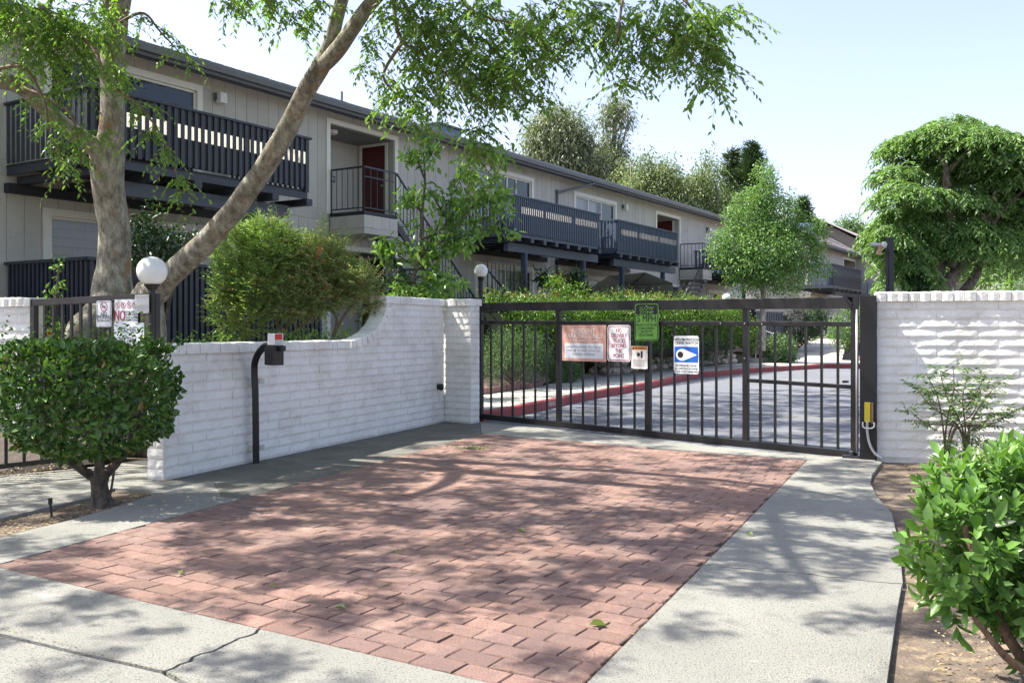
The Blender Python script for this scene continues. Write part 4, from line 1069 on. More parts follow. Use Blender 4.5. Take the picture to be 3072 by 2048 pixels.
# ================================================================ BUILDINGS (local: x along the facade, -y outward, z up)
def cube_mesh(name, mat):
    mb = MB(); mb.box(0, 1, 0, 1, 0, 1); return mb.mesh(name, mat)
UB = {}
def ubox(name, mat, parent, x0, x1, y0, y1, z0, z1):
    k = (name, mat.name)
    if k not in UB: UB[k] = cube_mesh(name, mat)
    return inst(name, UB[k], parent, Matrix.Translation((x0, y0, z0)) @ Matrix.Diagonal((x1-x0, y1-y0, z1-z0, 1)))
def boards(parent, s0, s1, z0, z1, holes, pitch=.305, phase=0.0, stuff=False, y=0.0, lim=9999):
    br = set([s0, s1]); k = math.floor((s0-phase)/pitch)+1; grid = set()
    while phase+k*pitch < s1-.01: grid.add(round(phase+k*pitch, 4)); k += 1
    br |= grid
    for h in holes:
        for e_ in (h[0], h[1]):
            if s0 < e_ < s1: br.add(e_)
    br = sorted(br); mb = MB(); ro = random.Random(3)
    i = 0
    for a, b in zip(br, br[1:]):
        if b-a < .01: continue
        iv = [(z0, z1)]
        for h in holes:
            if h[0] < (a+b)/2 < h[1]:
                nv_ = []
                for p, q_ in iv:
                    if h[3] <= p or h[2] >= q_: nv_.append((p, q_)); continue
                    if h[2] > p: nv_.append((p, h[2]))
                    if h[3] < q_: nv_.append((h[3], q_))
                iv = nv_
        ga = .005 if a in grid else 0; gb = .005 if b in grid else 0
        for p, q_ in iv:
            if q_-p < .02: continue
            i += 1
            if stuff or a > lim: mb.box(a+ga, b-gb, y, y+.02, p, q_)
            else: ubox('siding_board', M['siding'], parent, a+ga, b-gb, y+ro.uniform(-.001, .001), y+.02, p, q_)
    if mb.v: o = mb.build('siding', M['siding'], parent); o['kind'] = 'stuff'
def window(parent, s0, s1, z0, z1, splits, curt=(), tw=.13, mid=None, frame=None):
    tr = MB(); w = tw
    tr.box(s0, s1, -.03, .03, z1-w, z1); tr.box(s0, s0+w, -.028, .03, z0, z1-w); tr.box(s1-w, s1, -.028, .03, z0, z1-w)
    if z0 > 1.5 and z0 < 3.5 or z0 > 4.4: tr.box(s0+w, s1-w, -.03, .03, z0, z0+.08)
    f = tr.build('window', M['trim'], parent)
    a, b = s0+w, s1-w; zt = z1-w; zb = z0+.02
    fm = MB(); t_ = .045; y0, y1 = .03, .08
    fm.box(a, b, y0, y1, zt-t_, zt); fm.box(a, b, y0, y1, zb, zb+t_); fm.box(a, a+t_, y0, y1, zb, zt); fm.box(b-t_, b, y0, y1, zb, zt)
    fm.build('sash', frame or M['trim'], f)
    xs = [a+t_]+[a+(b-a)*x for x in splits]+[b-t_]
    for x in xs[1:-1]:
        m_ = MB(); m_.box(x-.03, x+.03, y0+.005, y1+.02, zb+t_, zt-t_); m_.build('mullion', frame or M['trim'], f)
    for p, q_ in zip(xs, xs[1:]):
        m_ = MB(); m_.add([(p, .06, zb), (q_, .06, zb), (q_, .06, zt), (p, .06, zt)], [(0, 1, 2, 3)]); m_.build('pane', M['glass'], f)
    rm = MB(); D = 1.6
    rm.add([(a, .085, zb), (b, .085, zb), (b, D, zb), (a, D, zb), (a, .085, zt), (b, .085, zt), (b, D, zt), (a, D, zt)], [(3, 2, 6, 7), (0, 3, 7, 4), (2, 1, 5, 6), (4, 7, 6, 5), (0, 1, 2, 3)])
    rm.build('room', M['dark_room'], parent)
    for c0, c1, mt in curt:
        m_ = MB(); xa, xb = a+(b-a)*c0, a+(b-a)*c1; n_ = max(6, int((xb-xa)/.045)); 
        for i in range(n_+1):
            x = xa+(xb-xa)*i/n_; yy = .17+.03*math.sin(i*2.1)+.01*math.sin(i*.7)
            m_.v += [(x, yy, zb+.03), (x, yy, zt-.02)]
        m_.f = [(2*i, 2*i+2, 2*i+3, 2*i+1) for i in range(n_)]
        m_.build('curtain', M[mt], f, smooth=True)
    return f
def blind(parent, s0, s1, z0, z1, n_=9):
    m_ = MB()
    for i in range(n_):
        z = z0+(z1-z0)*(i+.5)/n_; m_.box(s0, s1, .10, .14, z-.01, z+.012)
    m_.build('blind_slats', M['curtain'], parent)

def railing_side(bal, a, b, z0, z1, pitch, sw_, mat, backs=None, outward=None):
    """slatted run from a to b (2-D points, local) with optional backing board having three openings"""
    a = Vector(a); b = Vector(b); L = (b-a).length; d = (b-a).normalized(); n_ = Vector((d.y, -d.x))
    ang_ = math.atan2(d.y, d.x)
    Mx = Matrix.Translation((a.x, a.y, 0)) @ Matrix.Rotation(ang_, 4, 'Z')
    k = ('slat', mat.name)
    if k not in UB: UB[k] = cube_mesh('slat', mat)
    cnt = max(1, int(L/pitch)); p_ = L/cnt
    for i in range(cnt):
        x = (i+.5)*p_
        inst('slat', UB[k], bal, Mx @ Matrix.Translation((x-sw_/2, 0.0, z0)) @ Matrix.Diagonal((sw_, .02, z1-z0, 1)))
    if backs:
        h = z1-z0; zo0, zo1 = z1-h*backs[1], z1-h*backs[0]
        mb = MB(); nb = 3; m_ = .10*L/5
        mb.box(0, L, .023, .036, z0+.04, zo0, M=Mx); mb.box(0, L, .023, .036, zo1, z1, M=Mx)
        edges = []
        for j in range(nb):
            x0_ = L*j/nb+(.38 if j == 0 else .07); x1_ = L*(j+1)/nb-(.07 if j < nb-1 else .05); edges.append((x0_, x1_))
        xs = [0]+[e_ for ed in edges for e_ in ed]+[L]
        for j in range(0, len(xs), 2): mb.box(xs[j], xs[j+1], .023, .036, zo0, zo1, M=Mx)
        mb.build('backing_board', M['navy_dark'] if mat is M['navy'] else M['navy'], bal)
        for x0_, x1_ in edges:
            q_ = MB(); q_.box(x0_, x1_, .037, .043, zo0-.01, zo1+.01, M=Mx); q_.build('white_panel', M['lit_panel'], bal)
def lit_panel():
    m, nt, b = new_mat('opal_panel'); L = nt.links
    b.inputs['Base Color'].default_value = (.86, .84, .80, 1); b.inputs['Roughness'].default_value = .5
    tr = N(nt, 'ShaderNodeBsdfTranslucent'); tr.inputs['Color'].default_value = (.9, .88, .82, 1)
    mx = N(nt, 'ShaderNodeMixShader'); mx.inputs[0].default_value = .75
    L.new(b.outputs[0], mx.inputs[1]); L.new(tr.outputs[0], mx.inputs[2]); L.new(mx.outputs[0], nt.nodes['Material Output'].inputs['Surface']); return m
M['lit_panel'] = lit_panel()
def balcony(parent, s0, s1, zf, zr, o=2.26, mat=None, pitch=.115, sides='lr', band=(.25, .44), joists=7, posts=(), slat_b=None, sw_=None, ledger=True):
    mat = mat or M['navy_blue']
    dk = MB(); nb = 8
    zb_ = zf-.04
    for j in range(nb): dk.box(s0+.02, s1-.02, -o+.06+(o-.06)*j/nb+.004, -o+.06+(o-.06)*(j+1)/nb-.004, zb_, zf)
    bal = dk.build('balcony', M['navy_dark'], parent)
    z0 = slat_b if slat_b is not None else zf+.02
    sw_ = sw_ or pitch*.52
    railing_side(bal, (s0, -o-.03), (s1, -o-.03), z0, zr-.04, pitch, sw_, mat, backs=band)
    if 'l' in sides: railing_side(bal, (s0, -.02), (s0, -o), z0, zr-.04, pitch, sw_, mat)
    if 'r' in sides: railing_side(bal, (s1, -o), (s1, -.02), z0, zr-.04, pitch, sw_, mat)
    cp = MB(); cp.box(s0-.03, s1+.03, -o-.06, -o+.05, zr-.04, zr); cp.box(s0-.03, s0+.06, -o+.05, -.01, zr-.04, zr-.001); cp.box(s1-.06, s1+.03, -o+.05, -.01, zr-.04, zr-.001)
    cp.build('top_rail', mat, bal)
    cp = MB(); cp.box(s0+.01, s1-.01, -o+.03, -o+.058, zr-.14, zr-.045); cp.box(s0+.01, s1-.01, -o+.03, -o+.058, z0+.02, z0+.12); cp.build('inner_rail', M['navy_dark'], bal)
    for x in (s0+.04, s1-.04):
        cp = MB(); cp.box(x-.045, x+.045, -o+.0, -o+.09, zb_, zr-.04); cp.build('corner_post', mat, bal)
    cp = MB(); cp.box(s0+.1, s1+.0, -o+.04, -o+.085, zb_-.13, zb_-.002); cp.box(s0+.02, s0+.06, -o+.1, -.02, zb_-.13, zb_-.002); cp.build('rim_board', mat, bal)
    for j in range(joists):
        x = s0+.25+(s1-s0-.3)*j/(joists-1)
        q_ = MB(); q_.box(x-.06, x+.10, -o-.05, -.03, zb_-.26, zb_-.135); q_.build('joist', M['navy'], bal)
    if posts:
        q_ = MB(); q_.box(posts[0], posts[1], -1.93, -1.79, zb_-.50, zb_-.262); q_.build('beam', M['beam'], bal)
        for x in posts[2:]:
            q_ = MB(); q_.box(x-.07, x+.07, -1.925, -1.795, TZ-.1, zb_-.502); q_.box(x-.03, x+.03, -1.94, -1.926, TZ, zb_-.502); q_.build('support_post', mat, bal)
    if ledger:
        q_ = MB(); q_.box(s0-.02, s1+.5, -.13, -.005, zb_-.42, zb_-.262); q_.build('ledger', M['navy_dark'], bal)
    return bal
def iron_panel(parent, a, b, z0, z1, n_, name='railing', mat=None, mid=None, top=.04):
    mb = MB(); mat = mat or M['iron2']; a = Vector(a); b = Vector(b)
    dz = 0
    mb.bar((*a[:2], z1), (*b[:2], z1), .035, top); mb.bar((*a[:2], z0+.08), (*b[:2], z0+.08), .025, .025)
    if mid: mb.bar((*a[:2], mid), (*b[:2], mid), .02, .025)
    r_ = mb.build(name, mat, parent)
    for i in range(n_+1):
        p = a.lerp(b, i/n_); w_ = .014 if 0 < i < n_ else .025
        q_ = MB(); q_.box(p.x-w_/2, p.x+w_/2, p.y-w_/2, p.y+w_/2, z0 if i in (0, n_) else z0+.08, z1); q_.build('baluster', mat, r_)
    return r_
def recess(parent, s0, s1, z0, z1, D=1.25, door_side='r', zf=None, lamp=True, trim=True, redz=2.05):
    zf = zf or z0
    if trim:
        t = MB(); w = .12; t.box(s0, s1, -.032, .03, z1-w, z1); t.box(s0, s0+w, -.03, .03, z0, z1-w); t.box(s1-w, s1, -.03, .03, z0, z1-w); t.build('opening_trim', M['trim'], parent)
    a, b = s0+.12, s1-.12
    bx = MB(); bx.add([(a, .03, zf), (b, .03, zf), (b, D, zf), (a, D, zf)], [(3, 2, 1, 0)]); bx.build('entry_floor', M['navy_dark'], parent)
    n_ = int((b-a)/.4)
    for i in range(n_): ubox('wall_board', M['siding'], parent, a+(b-a)*i/n_+.003, a+(b-a)*(i+1)/n_-.003, D, D+.02, zf, z1)
    ubox('side_wall', M['siding'], parent, a-.02, a, .03, D, zf, z1); 
    dz = zf+redz
    # right side wall with the door in it
    ubox('side_wall', M['siding'], parent, b, b+.02, .03, .22, zf, z1); ubox('side_wall', M['siding'], parent, b, b+.02, .22, D, dz+.1, z1); ubox('side_wall', M['siding'], parent, b, b+.02, D-.08, D, zf, dz+.1)
    nb = 7
    for i in range(nb): ubox('ceiling_board', M['soffit2'], parent, a, b, .03+(D-.03)*i/nb+.004, .03+(D-.03)*(i+1)/nb-.004, z1-.14, z1-.12)
    q_ = MB(); q_.box(b-.02, b+.01, .22, .30, zf, dz+.1); q_.box(b-.02, b+.01, D-.16, D-.08, zf, dz+.1); q_.box(b-.02, b+.01, .30, D-.16, dz, dz+.1); q_.build('door_frame', M['trim'], parent)
    q_ = MB(); q_.box(b+.0, b+.03, .30, D-.16, zf, dz); dr_ = q_.build('door', M['door_red'], parent)
    q_ = MB(); q_.lathe([(.0, 0), (.03, .01), (.03, .05), (.001, .06)], 10, M=Matrix.Translation((b, .38, zf+1.0)) @ Matrix.Rotation(R(-90), 4, 'Y')); q_.build('door_knob', M['metal_grey'], dr_)
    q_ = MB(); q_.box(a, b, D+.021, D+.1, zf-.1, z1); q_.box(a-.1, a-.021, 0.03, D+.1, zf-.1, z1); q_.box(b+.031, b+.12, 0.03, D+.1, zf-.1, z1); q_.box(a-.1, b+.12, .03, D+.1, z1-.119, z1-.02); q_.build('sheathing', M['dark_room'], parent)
    if lamp:
        q_ = MB(); q_.lathe([(.02, -.10), (.13, -.09), (.15, -.05), (.15, 0)], 20, c=(a+.55, .45, z1-.141)); q_.build('ceiling_lamp', M['white_plastic'], parent, smooth=False)
    return dr_
M['soffit2'] = surf('ceiling_paint', (.22, .22, .21), .8, .05, 3)

def sconce(parent, s, z):
    q_ = MB(); q_.box(s-.03, s+.03, -.09, .0, z-.05, z+.09); q_.build('lamp_bracket', M['gutter'], parent)
    q_ = MB(); q_.box(s-.01, s+.16, -.20, -.05, z-.12, z+.10); q_.build('wall_lamp', M['white_plastic'], parent, bevel=.01)

def shell(parent, s0, s1, zt, depth=9.0, z0=TZ, holes=(), rise=.25, eo=.55, over=.5, pitch=.305, lim=22, stuff=False, gut=True, ridge_mat=None, shing=False):
    # sheathing just behind the boards, cut round the openings
    mb = MB(); br = sorted(set([s0, s1]+[h[0] for h in holes if s0 < h[0] < s1]+[h[1] for h in holes if s0 < h[1] < s1]))
    for a, b in zip(br, br[1:]):
        iv = [(z0-.6, zt)]
        for h in holes:
            if h[0] < (a+b)/2 < h[1]:
                nv_ = []
                for p, q_ in iv:
                    if h[3] <= p or h[2] >= q_: nv_.append((p, q_)); continue
                    if h[2] > p: nv_.append((p, h[2]))
                    if h[3] < q_: nv_.append((h[3], q_))
                iv = nv_
        for p, q_ in iv: mb.box(a, b, .013, .10, p, q_)
    mb.box(s0, s0+.1, .1, depth, z0-.6, zt); mb.box(s1-.1, s1, .1, depth, z0-.6, zt); mb.box(s0, s1, depth-.1, depth, z0-.6, zt)
    mb.build('wall', M['band'], parent)
    half = depth/2; zr_ = zt+half*rise
    a, b = s0-over, s1+over
    rf = MB(); e0 = zt-eo*rise*0+.04
    y0, y1, ym = -eo-.06, depth+eo, half
    k = (zr_-zt)/half; zl = zt-.06
    rf.add([(a, y0, zl), (b, y0, zl), (b, ym, zl+(ym-y0)*rise), (a, ym, zl+(ym-y0)*rise), (b, y1, zl), (a, y1, zl)], [(0, 1, 2, 3), (3, 2, 4, 5)])
    rf.add([(a, y0, zl-.06), (b, y0, zl-.06), (b, ym, zl+(ym-y0)*rise-.06), (a, ym, zl+(ym-y0)*rise-.06), (b, y1, zl-.06), (a, y1, zl-.06)], [(3, 2, 1, 0), (5, 4, 2, 3)])
    roof = rf.build('roof', M['shingle'], parent)
    for x in (s0, s1):
        gb_ = MB(); gb_.add([(x, 0, zt-.05), (x, depth, zt-.05), (x, ym, zl+(ym-y0)*rise-.07)], [(0, 1, 2), (2, 1, 0)]); gb_.build('gable', M['band'], parent)
    if shing:
        nrow = 16; sm = MB(); Ls = math.hypot(ym-y0, (ym-y0)*rise)
        for r_ in range(nrow):
            f0 = r_/nrow; f1 = (r_+1.15)/nrow; xa = a
            while xa < b:
                xb = min(b, xa+random.uniform(.5, 1.1))
                yA = y0+(ym-y0)*f0-.02; yB = y0+(ym-y0)*min(1, f1); zA = zl+(yA-y0)*rise+.035+random.uniform(0, .02); zB = zl+(yB-y0)*rise+.01
                sm.add([(xa, yA, zA), (xb-.015, yA, zA), (xb-.015, yB, zB), (xa, yB, zB), (xa, yA, zA-.03), (xb-.015, yA, zA-.03)], [(0, 1, 2, 3), (0, 4, 5, 1)]); xa = xb
        o_ = sm.build('shingles', M['shingle'], roof); o_['kind'] = 'stuff'
    # soffit, fascia, gutter
    q_ = MB(); q_.add([(a, -eo, zt-.17), (b, -eo, zt-.17), (b, .1, zt), (a, .1, zt), (a, -eo, zt-.13), (b, -eo, zt-.13), (b, .1, zt+.04), (a, .1, zt+.04)], [(3, 2, 1, 0), (4, 5, 6, 7), (0, 1, 5, 4)]); q_.build('soffit', M['soffit'], parent)
    q_ = MB(); q_.box(a, b, -eo-.03, -eo, zt-.26, zt-.07); q_.build('fascia_board', M['soffit'], parent)
    q_ = MB(); q_.box(s0, s1, -.035, -.001, zt-.14, zt-.021); q_.build('frieze_board', M['soffit'], parent)
    if gut:
        prof = [(-eo-.032, zt-.06), (-eo-.15, zt-.06), (-eo-.15, zt-.11), (-eo-.125, zt-.20), (-eo-.032, zt-.20)]
        q_ = MB(); n_ = len(prof); q_.v = [(a, y, z) for y, z in prof]+[(b, y, z) for y, z in prof]
        q_.f = [(i, (i+1) % n_, n_+(i+1) % n_, n_+i) for i in range(n_)]+[tuple(reversed(range(n_))), tuple(range(n_, 2*n_))]
        q_.build('gutter', M['gutter'], parent)
        # shingle drip edge: small uneven tabs over the gutter
        q_ = MB(); x = a
        while x < min(b, 24):
            q_.box(x, x+.28, -eo-.11, -eo+.2, zt-.055, zt-.037+random.uniform(0, .012)); x += .30
        o_ = q_.build('shingle_edge', M['shingle'], roof); o_['kind'] = 'stuff'

b1 = thing('apartment_building', 'long two storey grey apartment building with slatted dark balconies on the left', 'building', (FP0.x, FP0.y, 0), FANG)
ZT = 6.72
wins = [(-6.98, -3.62, 4.16, 6.36), (6.18, 9.53, 4.10, 6.28), (12.26, 15.66, 4.10, 6.22), (25.5, 28.9, 4.10, 6.10)]
lows = [(-6.98, -3.62, 1.25, 3.53), (6.18, 9.55, 1.25, 3.41), (12.26, 15.66, 1.25, 3.34), (25.5, 28.9, 1.25, 3.26)]
rec = [(-.02, 2.62, 4.16, 6.42), (-.02, 2.62, TZ, 3.45), (19.34, 22.02, 4.10, 6.3), (19.34, 22.02, TZ, 3.35)]
holes = wins+lows+rec
shell(b1, -13, 30.5, ZT, holes=holes)
boards(b1, -13, 30.5, 4.26, ZT-.14, holes, lim=18)
boards(b1, -13, 30.5, TZ-.3, 3.99, holes, lim=16)
q_ = MB(); q_.box(-13, -.02, -.004, .02, 4.0, 4.25); q_.box(2.62, 19.34, -.004, .02, 4.0, 4.25); q_.box(22.02, 30.5, -.004, .02, 4.0, 4.25); q_.box(-.02, 2.62, -.004, .02, 4.0, 4.158); q_.box(19.34, 22.02, -.004, .02, 4.0, 4.098); q_.build('floor_band', M['band'], b1)
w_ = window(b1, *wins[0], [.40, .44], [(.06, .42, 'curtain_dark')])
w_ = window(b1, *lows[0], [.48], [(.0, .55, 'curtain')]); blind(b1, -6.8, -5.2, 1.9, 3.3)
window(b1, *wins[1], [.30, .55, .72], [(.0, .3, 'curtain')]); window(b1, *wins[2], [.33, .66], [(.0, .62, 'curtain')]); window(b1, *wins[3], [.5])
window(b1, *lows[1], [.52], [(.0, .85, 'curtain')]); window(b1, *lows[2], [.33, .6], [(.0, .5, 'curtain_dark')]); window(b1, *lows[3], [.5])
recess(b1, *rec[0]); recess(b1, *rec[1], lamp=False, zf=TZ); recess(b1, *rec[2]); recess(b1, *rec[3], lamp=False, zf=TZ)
q_ = MB(); q_.box(1.38, 1.62, 1.22, 1.245, 5.20, 5.36); q_.build('number_plaque', M['navy_blue'], b1)
vs, fs = text_mesh('345', .13, 1, .02); q_ = MB(); q_.add([(x+1.50, 1.215, z+5.28) for x, y, z in vs], fs); q_.build('lettering', SGN['platewhite'], b1)
sconce(b1, -3.3, 6.19); sconce(b1, 16.16, 6.08); sconce(b1, 25.25, 6.05); sconce(b1, 16.16, 3.2)
q_ = MB(); q_.tube(spline([(12.55, -.62, ZT-.19), (12.55, -.62, ZT-.25), (12.35, -.52, ZT-.33), (11.2, -.09, 6.05), (11.02, -.06, 5.95), (11.0, -.06, 5.7), (11.0, -.06, 1.3)], 4), .042, 8); q_.build('downspout', M['gutter'], b1, smooth=True)
ch_ = MB(); ch_.box(5.2, 6.35, .6, 1.35, 6.6, 7.30); c_ = ch_.build('chimney', M['chimney'], b1)
ch_ = MB(); ch_.box(5.12, 6.43, .52, 1.43, 7.301, 7.35); ch_.build('chimney_cap', M['navy'], c_)
q_ = MB(); q_.tube([(0.85, .3, 6.9), (0.85, .3, 7.25)], .03, 8); q_.build('vent_pipe', M['gutter'], b1)

balcony(b1, -7.65, -2.9, 4.16, 5.19, mat=M['navy'], pitch=.137, band=(.26, .50), joists=6, posts=(-7.2, -3.1, -3.96), slat_b=4.18, sides='lr')
balcony(b1, 4.66, 9.72, 4.08, 5.01, pitch=.108, joists=8, posts=(4.95, 10.31, 5.9, 9.4), slat_b=4.0, sides='lr')
balcony(b1, 10.96, 16.12, 4.05, 4.97, pitch=.115, joists=8, posts=(11.44, 16.77, 12.2, 15.7), slat_b=3.95, sides='lr')
balcony(b1, 23.7, 28.5, 4.0, 4.95, pitch=.16, joists=6, posts=(24.2, 28.4, 25, 27.8), slat_b=3.95, sides='l')
def landing(parent, s0, s1, zf, stair_to, zr=1.0, o=1.1, n_=4):
    q_ = MB(); q_.box(s0, s1, -o, -.035, zf-.10, zf-.02); q_.box(s0-.02, s1+.02, -o-.02, -.035, zf-.10, zf-.01) if 0 else None
    ld = q_.build('landing', M['navy_dark'], parent)
    # skirt boards
    for a, b in (((s0+.02, -.04), (s0+.02, -o+.02)),):
        nb = 4
        for i in range(nb):
            q_ = MB(); q_.box(s0, s0+.02, -o+.02+(o-.06)*i/nb+.003, -o+.02+(o-.06)*(i+1)/nb-.003, zf-.40, zf-.11); q_.build('skirt_board', M['siding'], ld)
    nb = 4
    for i in range(nb):
        q_ = MB(); q_.box(s0+(s1-s0)*i/nb+.003, s0+(s1-s0)*(i+1)/nb-.003, -o, -o+.018, zf-.40, zf-.11); q_.build('skirt_board', M['siding'], ld)
    q_ = MB(); q_.box(s0-.004, s1+.002, -o-.006, -.04, zf-.54, zf-.41); q_.build('skirt_band', M['band'], ld)
    iron_panel(parent, (s0+.03, -.06), (s0+.03, -o+.03), zf-.02, zf+zr, 6)
    iron_panel(parent, (s0+.03, -o+.03), (s1-.03, -o+.03), zf-.02, zf+zr, 5, mid=zf+zr-.22)
    # flight of open treads going down beside the wall
    st = MB(); nst = 15; z1 = TZ; run = (stair_to-s1)
    for y in (-o+.06, -.2): st.bar((s1, y, zf-.22), (stair_to, y, z1-.05), .05, .17)
    stair = st.build('stair', M['iron2'], parent)
    for i in range(1, nst):
        x = s1+run*i/nst; z = zf+(z1-zf)*i/nst
        t_ = MB(); t_.box(x-.16, x+.14, -o+.02, -.16, z-.05, z); t_.build('tread', M['tread'], stair)
    h = MB(); h.bar((s1, -o+.03, zf+zr), (stair_to, -o+.03, z1+zr-.05), .035, .04); h.bar((s1, -o+.03, zf+.05), (stair_to, -o+.03, z1+.05), .02, .025)
    h.build('handrail', M['iron2'], stair)
    for i in range(1, 26):
        x = s1+run*i/26; z = zf+(z1-zf)*i/26; b_ = MB(); b_.box(x-.008, x+.008, -o+.022, -o+.038, z+.05, z+zr-.02); b_.build('baluster', M['iron2'], stair)
    return ld
M['tread'] = surf('stair_tread', (.24, .25, .26), .8, .1, 4)
landing(b1, 0.07, 1.28, 4.18, 4.75)
landing(b1, 21.9, 22.95, 4.10, 19.2)
# small iron railings at the foot of the first stair
iron_panel(b1, (4.0, -1.9), (5.3, -1.9), TZ, 3.2, 7)
iron_panel(b1, (3.4, -2.3), (4.6, -3.0), TZ, 2.2, 6)
q_ = MB(); q_.bar((4.3, -1.7, 3.0), (7.2, -1.7, 1.25), .035, .04)
for i in range(12): x = 4.3+2.9*i/12; z = 3.0-1.75*i/12; q_.box(x-.008, x+.008, -1.708, -1.692, z-.85, z)
q_.build('handrail', M['iron2'], b1)

# patio fences
def patio(name, label, s0, s1, o, z0, z1, pitch, mat, left=True, cap_=True, grp='slatted patio fences', right=False):
    p = wfac(s0, o); t = thing(name, label, 'fence', (p.x, p.y, 0), FANG, grp)
    def run(a, b, tag_=''):
        a = Vector(a); b = Vector(b); L_ = (b-a).length; d_ = (b-a).normalized(); Mx = Matrix.Translation((a.x, a.y, 0)) @ Matrix.Rotation(math.atan2(d_.y, d_.x), 4, 'Z')
        k = ('slat', mat.name)
        if k not in UB: UB[k] = cube_mesh('slat', mat)
        c_ = int(L_/pitch)
        for i in range(c_): inst('slat', UB[k], t, Mx @ Matrix.Translation(((i+.5)*L_/c_-pitch*.28, 0, z0)) @ Matrix.Diagonal((pitch*.56, .035, z1-z0-.05, 1)))
        m_ = MB(); m_.box(0, L_, .036, .05, z0, z1-.05, M=Mx); m_.build('backing_board', M['navy_dark'], t)
        m_ = MB(); m_.box(-.03, L_+.03, -.03, .09, z1-.05, z1, M=Mx); m_.build('top_rail', mat, t)
    run((0, 0), (s1-s0, 0))
    if left: run((0, o-.05), (0, .03))
    if right: run((s1-s0, .03), (s1-s0, o-.05))
    return t
patio('patio_fence', 'dark slatted patio fence behind the twin tree trunks and bottlebrush', -7.65, -2.55, 2.3, TZ-.25, 2.55, .115, M['navy'])
patio('patio_fence', 'dark blue slatted patio fence behind the hedge and globe lamp pole', 4.4, 9.8, 2.45, TZ-.2, 2.28, .13, M['navy'], right=True)
patio('patio_fence', 'dark slatted patio fence under the second pair of balconies behind the hedge', 10.9, 17.0, 2.45, TZ-.2, 2.2, .16, M['navy'])
patio('patio_fence', 'dark slatted patio fence near the small globe lamp by the round tree', 23.5, 29.5, 2.6, TZ-.4, 2.1, .2, M['navy'])

# ---------------------------------------------------------------- second building, up the slope on the right
def px_s(px, root, o=0.0):          # facade coordinate seen in column px for a building standing at root
    t_ = (px-1536)/FPX; P = Vector(root); 
    return (t_*(P.y+o*FN.y)-P.x-o*FN.x)/(FD.x-t_*FD.y)
r2 = Vector((18.3, 56.0)); b2 = thing('apartment_building', 'grey apartment building with brown shingle roof just right of the round young tree', 'building', (r2.x, r2.y, 0), FANG)
def S2(px, o=0): return px_s(px, r2, o)
ztt = 6.55
op = (S2(2529), S2(2567), 4.0, 6.2); lo_ = [(S2(2436), S2(2450), 1.6, 3.4), (S2(2540), S2(2560), 1.4, 3.5)]; wu = [(S2(2436), S2(2456), 4.6, 6.1)]
shell(b2, S2(2432), S2(2690), ztt, holes=[op]+lo_+wu, rise=.58, depth=9, shing=True, gut=True, over=.6)
boards(b2, S2(2432), S2(2690), TZ-.6, ztt-.14, [op]+lo_+wu, pitch=.4, stuff=True)
f_ = MB(); f_.box(op[0], op[1], -.03, .02, op[3]-.15, op[3]); f_.box(op[0], op[0]+.15, -.03, .02, op[2], op[3]-.15); f_.box(op[1]-.15, op[1], -.03, .02, op[2], op[3]-.15); f_.build('opening_trim', M['trim'], b2)
f_ = MB(); f_.add([(op[0]+.1, .9, op[2]), (op[1]-.1, .9, op[2]), (op[1]-.1, .9, op[3]), (op[0]+.1, .9, op[3])], [(0, 1, 2, 3)]); f_.build('door', M['door_red'], b2)
for l_ in lo_: window(b2, *l_, [.5])
window(b2, *wu[0], [.5])
o2 = 2.0
zr2 = zat(806, 55.5); zf2 = zat(866, 55.5)
balc = balcony(b2, S2(2498, o2), S2(2583, o2), zf2+.05, zr2, o=o2, mat=M['navy'], pitch=.14, sides='', band=(.22, .52), joists=7, slat_b=zf2, ledger=False)
railing_side(balc, (S2(2498, o2), -.02), (S2(2498, o2), -o2), zf2, zr2, .25, .12, M['navy_blue'])
f_ = MB(); f_.box(S2(2430), S2(2498, o2)-.2, -o2, -.02, zf2-.15, zf2); f_.build('deck', M['navy'], b2)
railing_side(balc, (S2(2440), -o2+.3), (S2(2498, o2)-.2, -o2+.3), zf2, zr2-.05, .25, .12, M['navy_blue'])
iron_panel(b2, (S2(2583, o2)+.1, -o2+.6), (S2(2600, o2), -o2+.6), zf2-.5, zr2-.25, 5, mat=M['navy_blue'])
f_ = MB(); f_.box(S2(2604, 1.5), S2(2665, 1.5), -1.5, -1.44, zf2-1.0, zat(842, 58)); f_.build('screen_board', M['navy_blue'], b2)
for i in range(14):
    x = S2(2625, 1.5)+i*.25; ubox('slat', M['lit_slat'] if 'lit_slat' in M else M['siding'], b2, x, x+.1, -1.56, -1.51, zf2-1.0, zat(845, 58))
f_ = MB(); f_.box(S2(2560, 1.6), S2(2572, 1.6), -1.6, -1.4, 0.6, zf2-.2); f_.box(S2(2505, 1.6), S2(2580, 1.6), -1.62, -1.42, zf2-.45, zf2-.2); f_.build('support_frame', M['beam'], b2)
cc = MB(); cc.box(S2(2484)+.2, S2(2484)+1.1, 1.2, 1.9, 7.0, 8.15); cc.build('chimney', M['chimney'], b2)

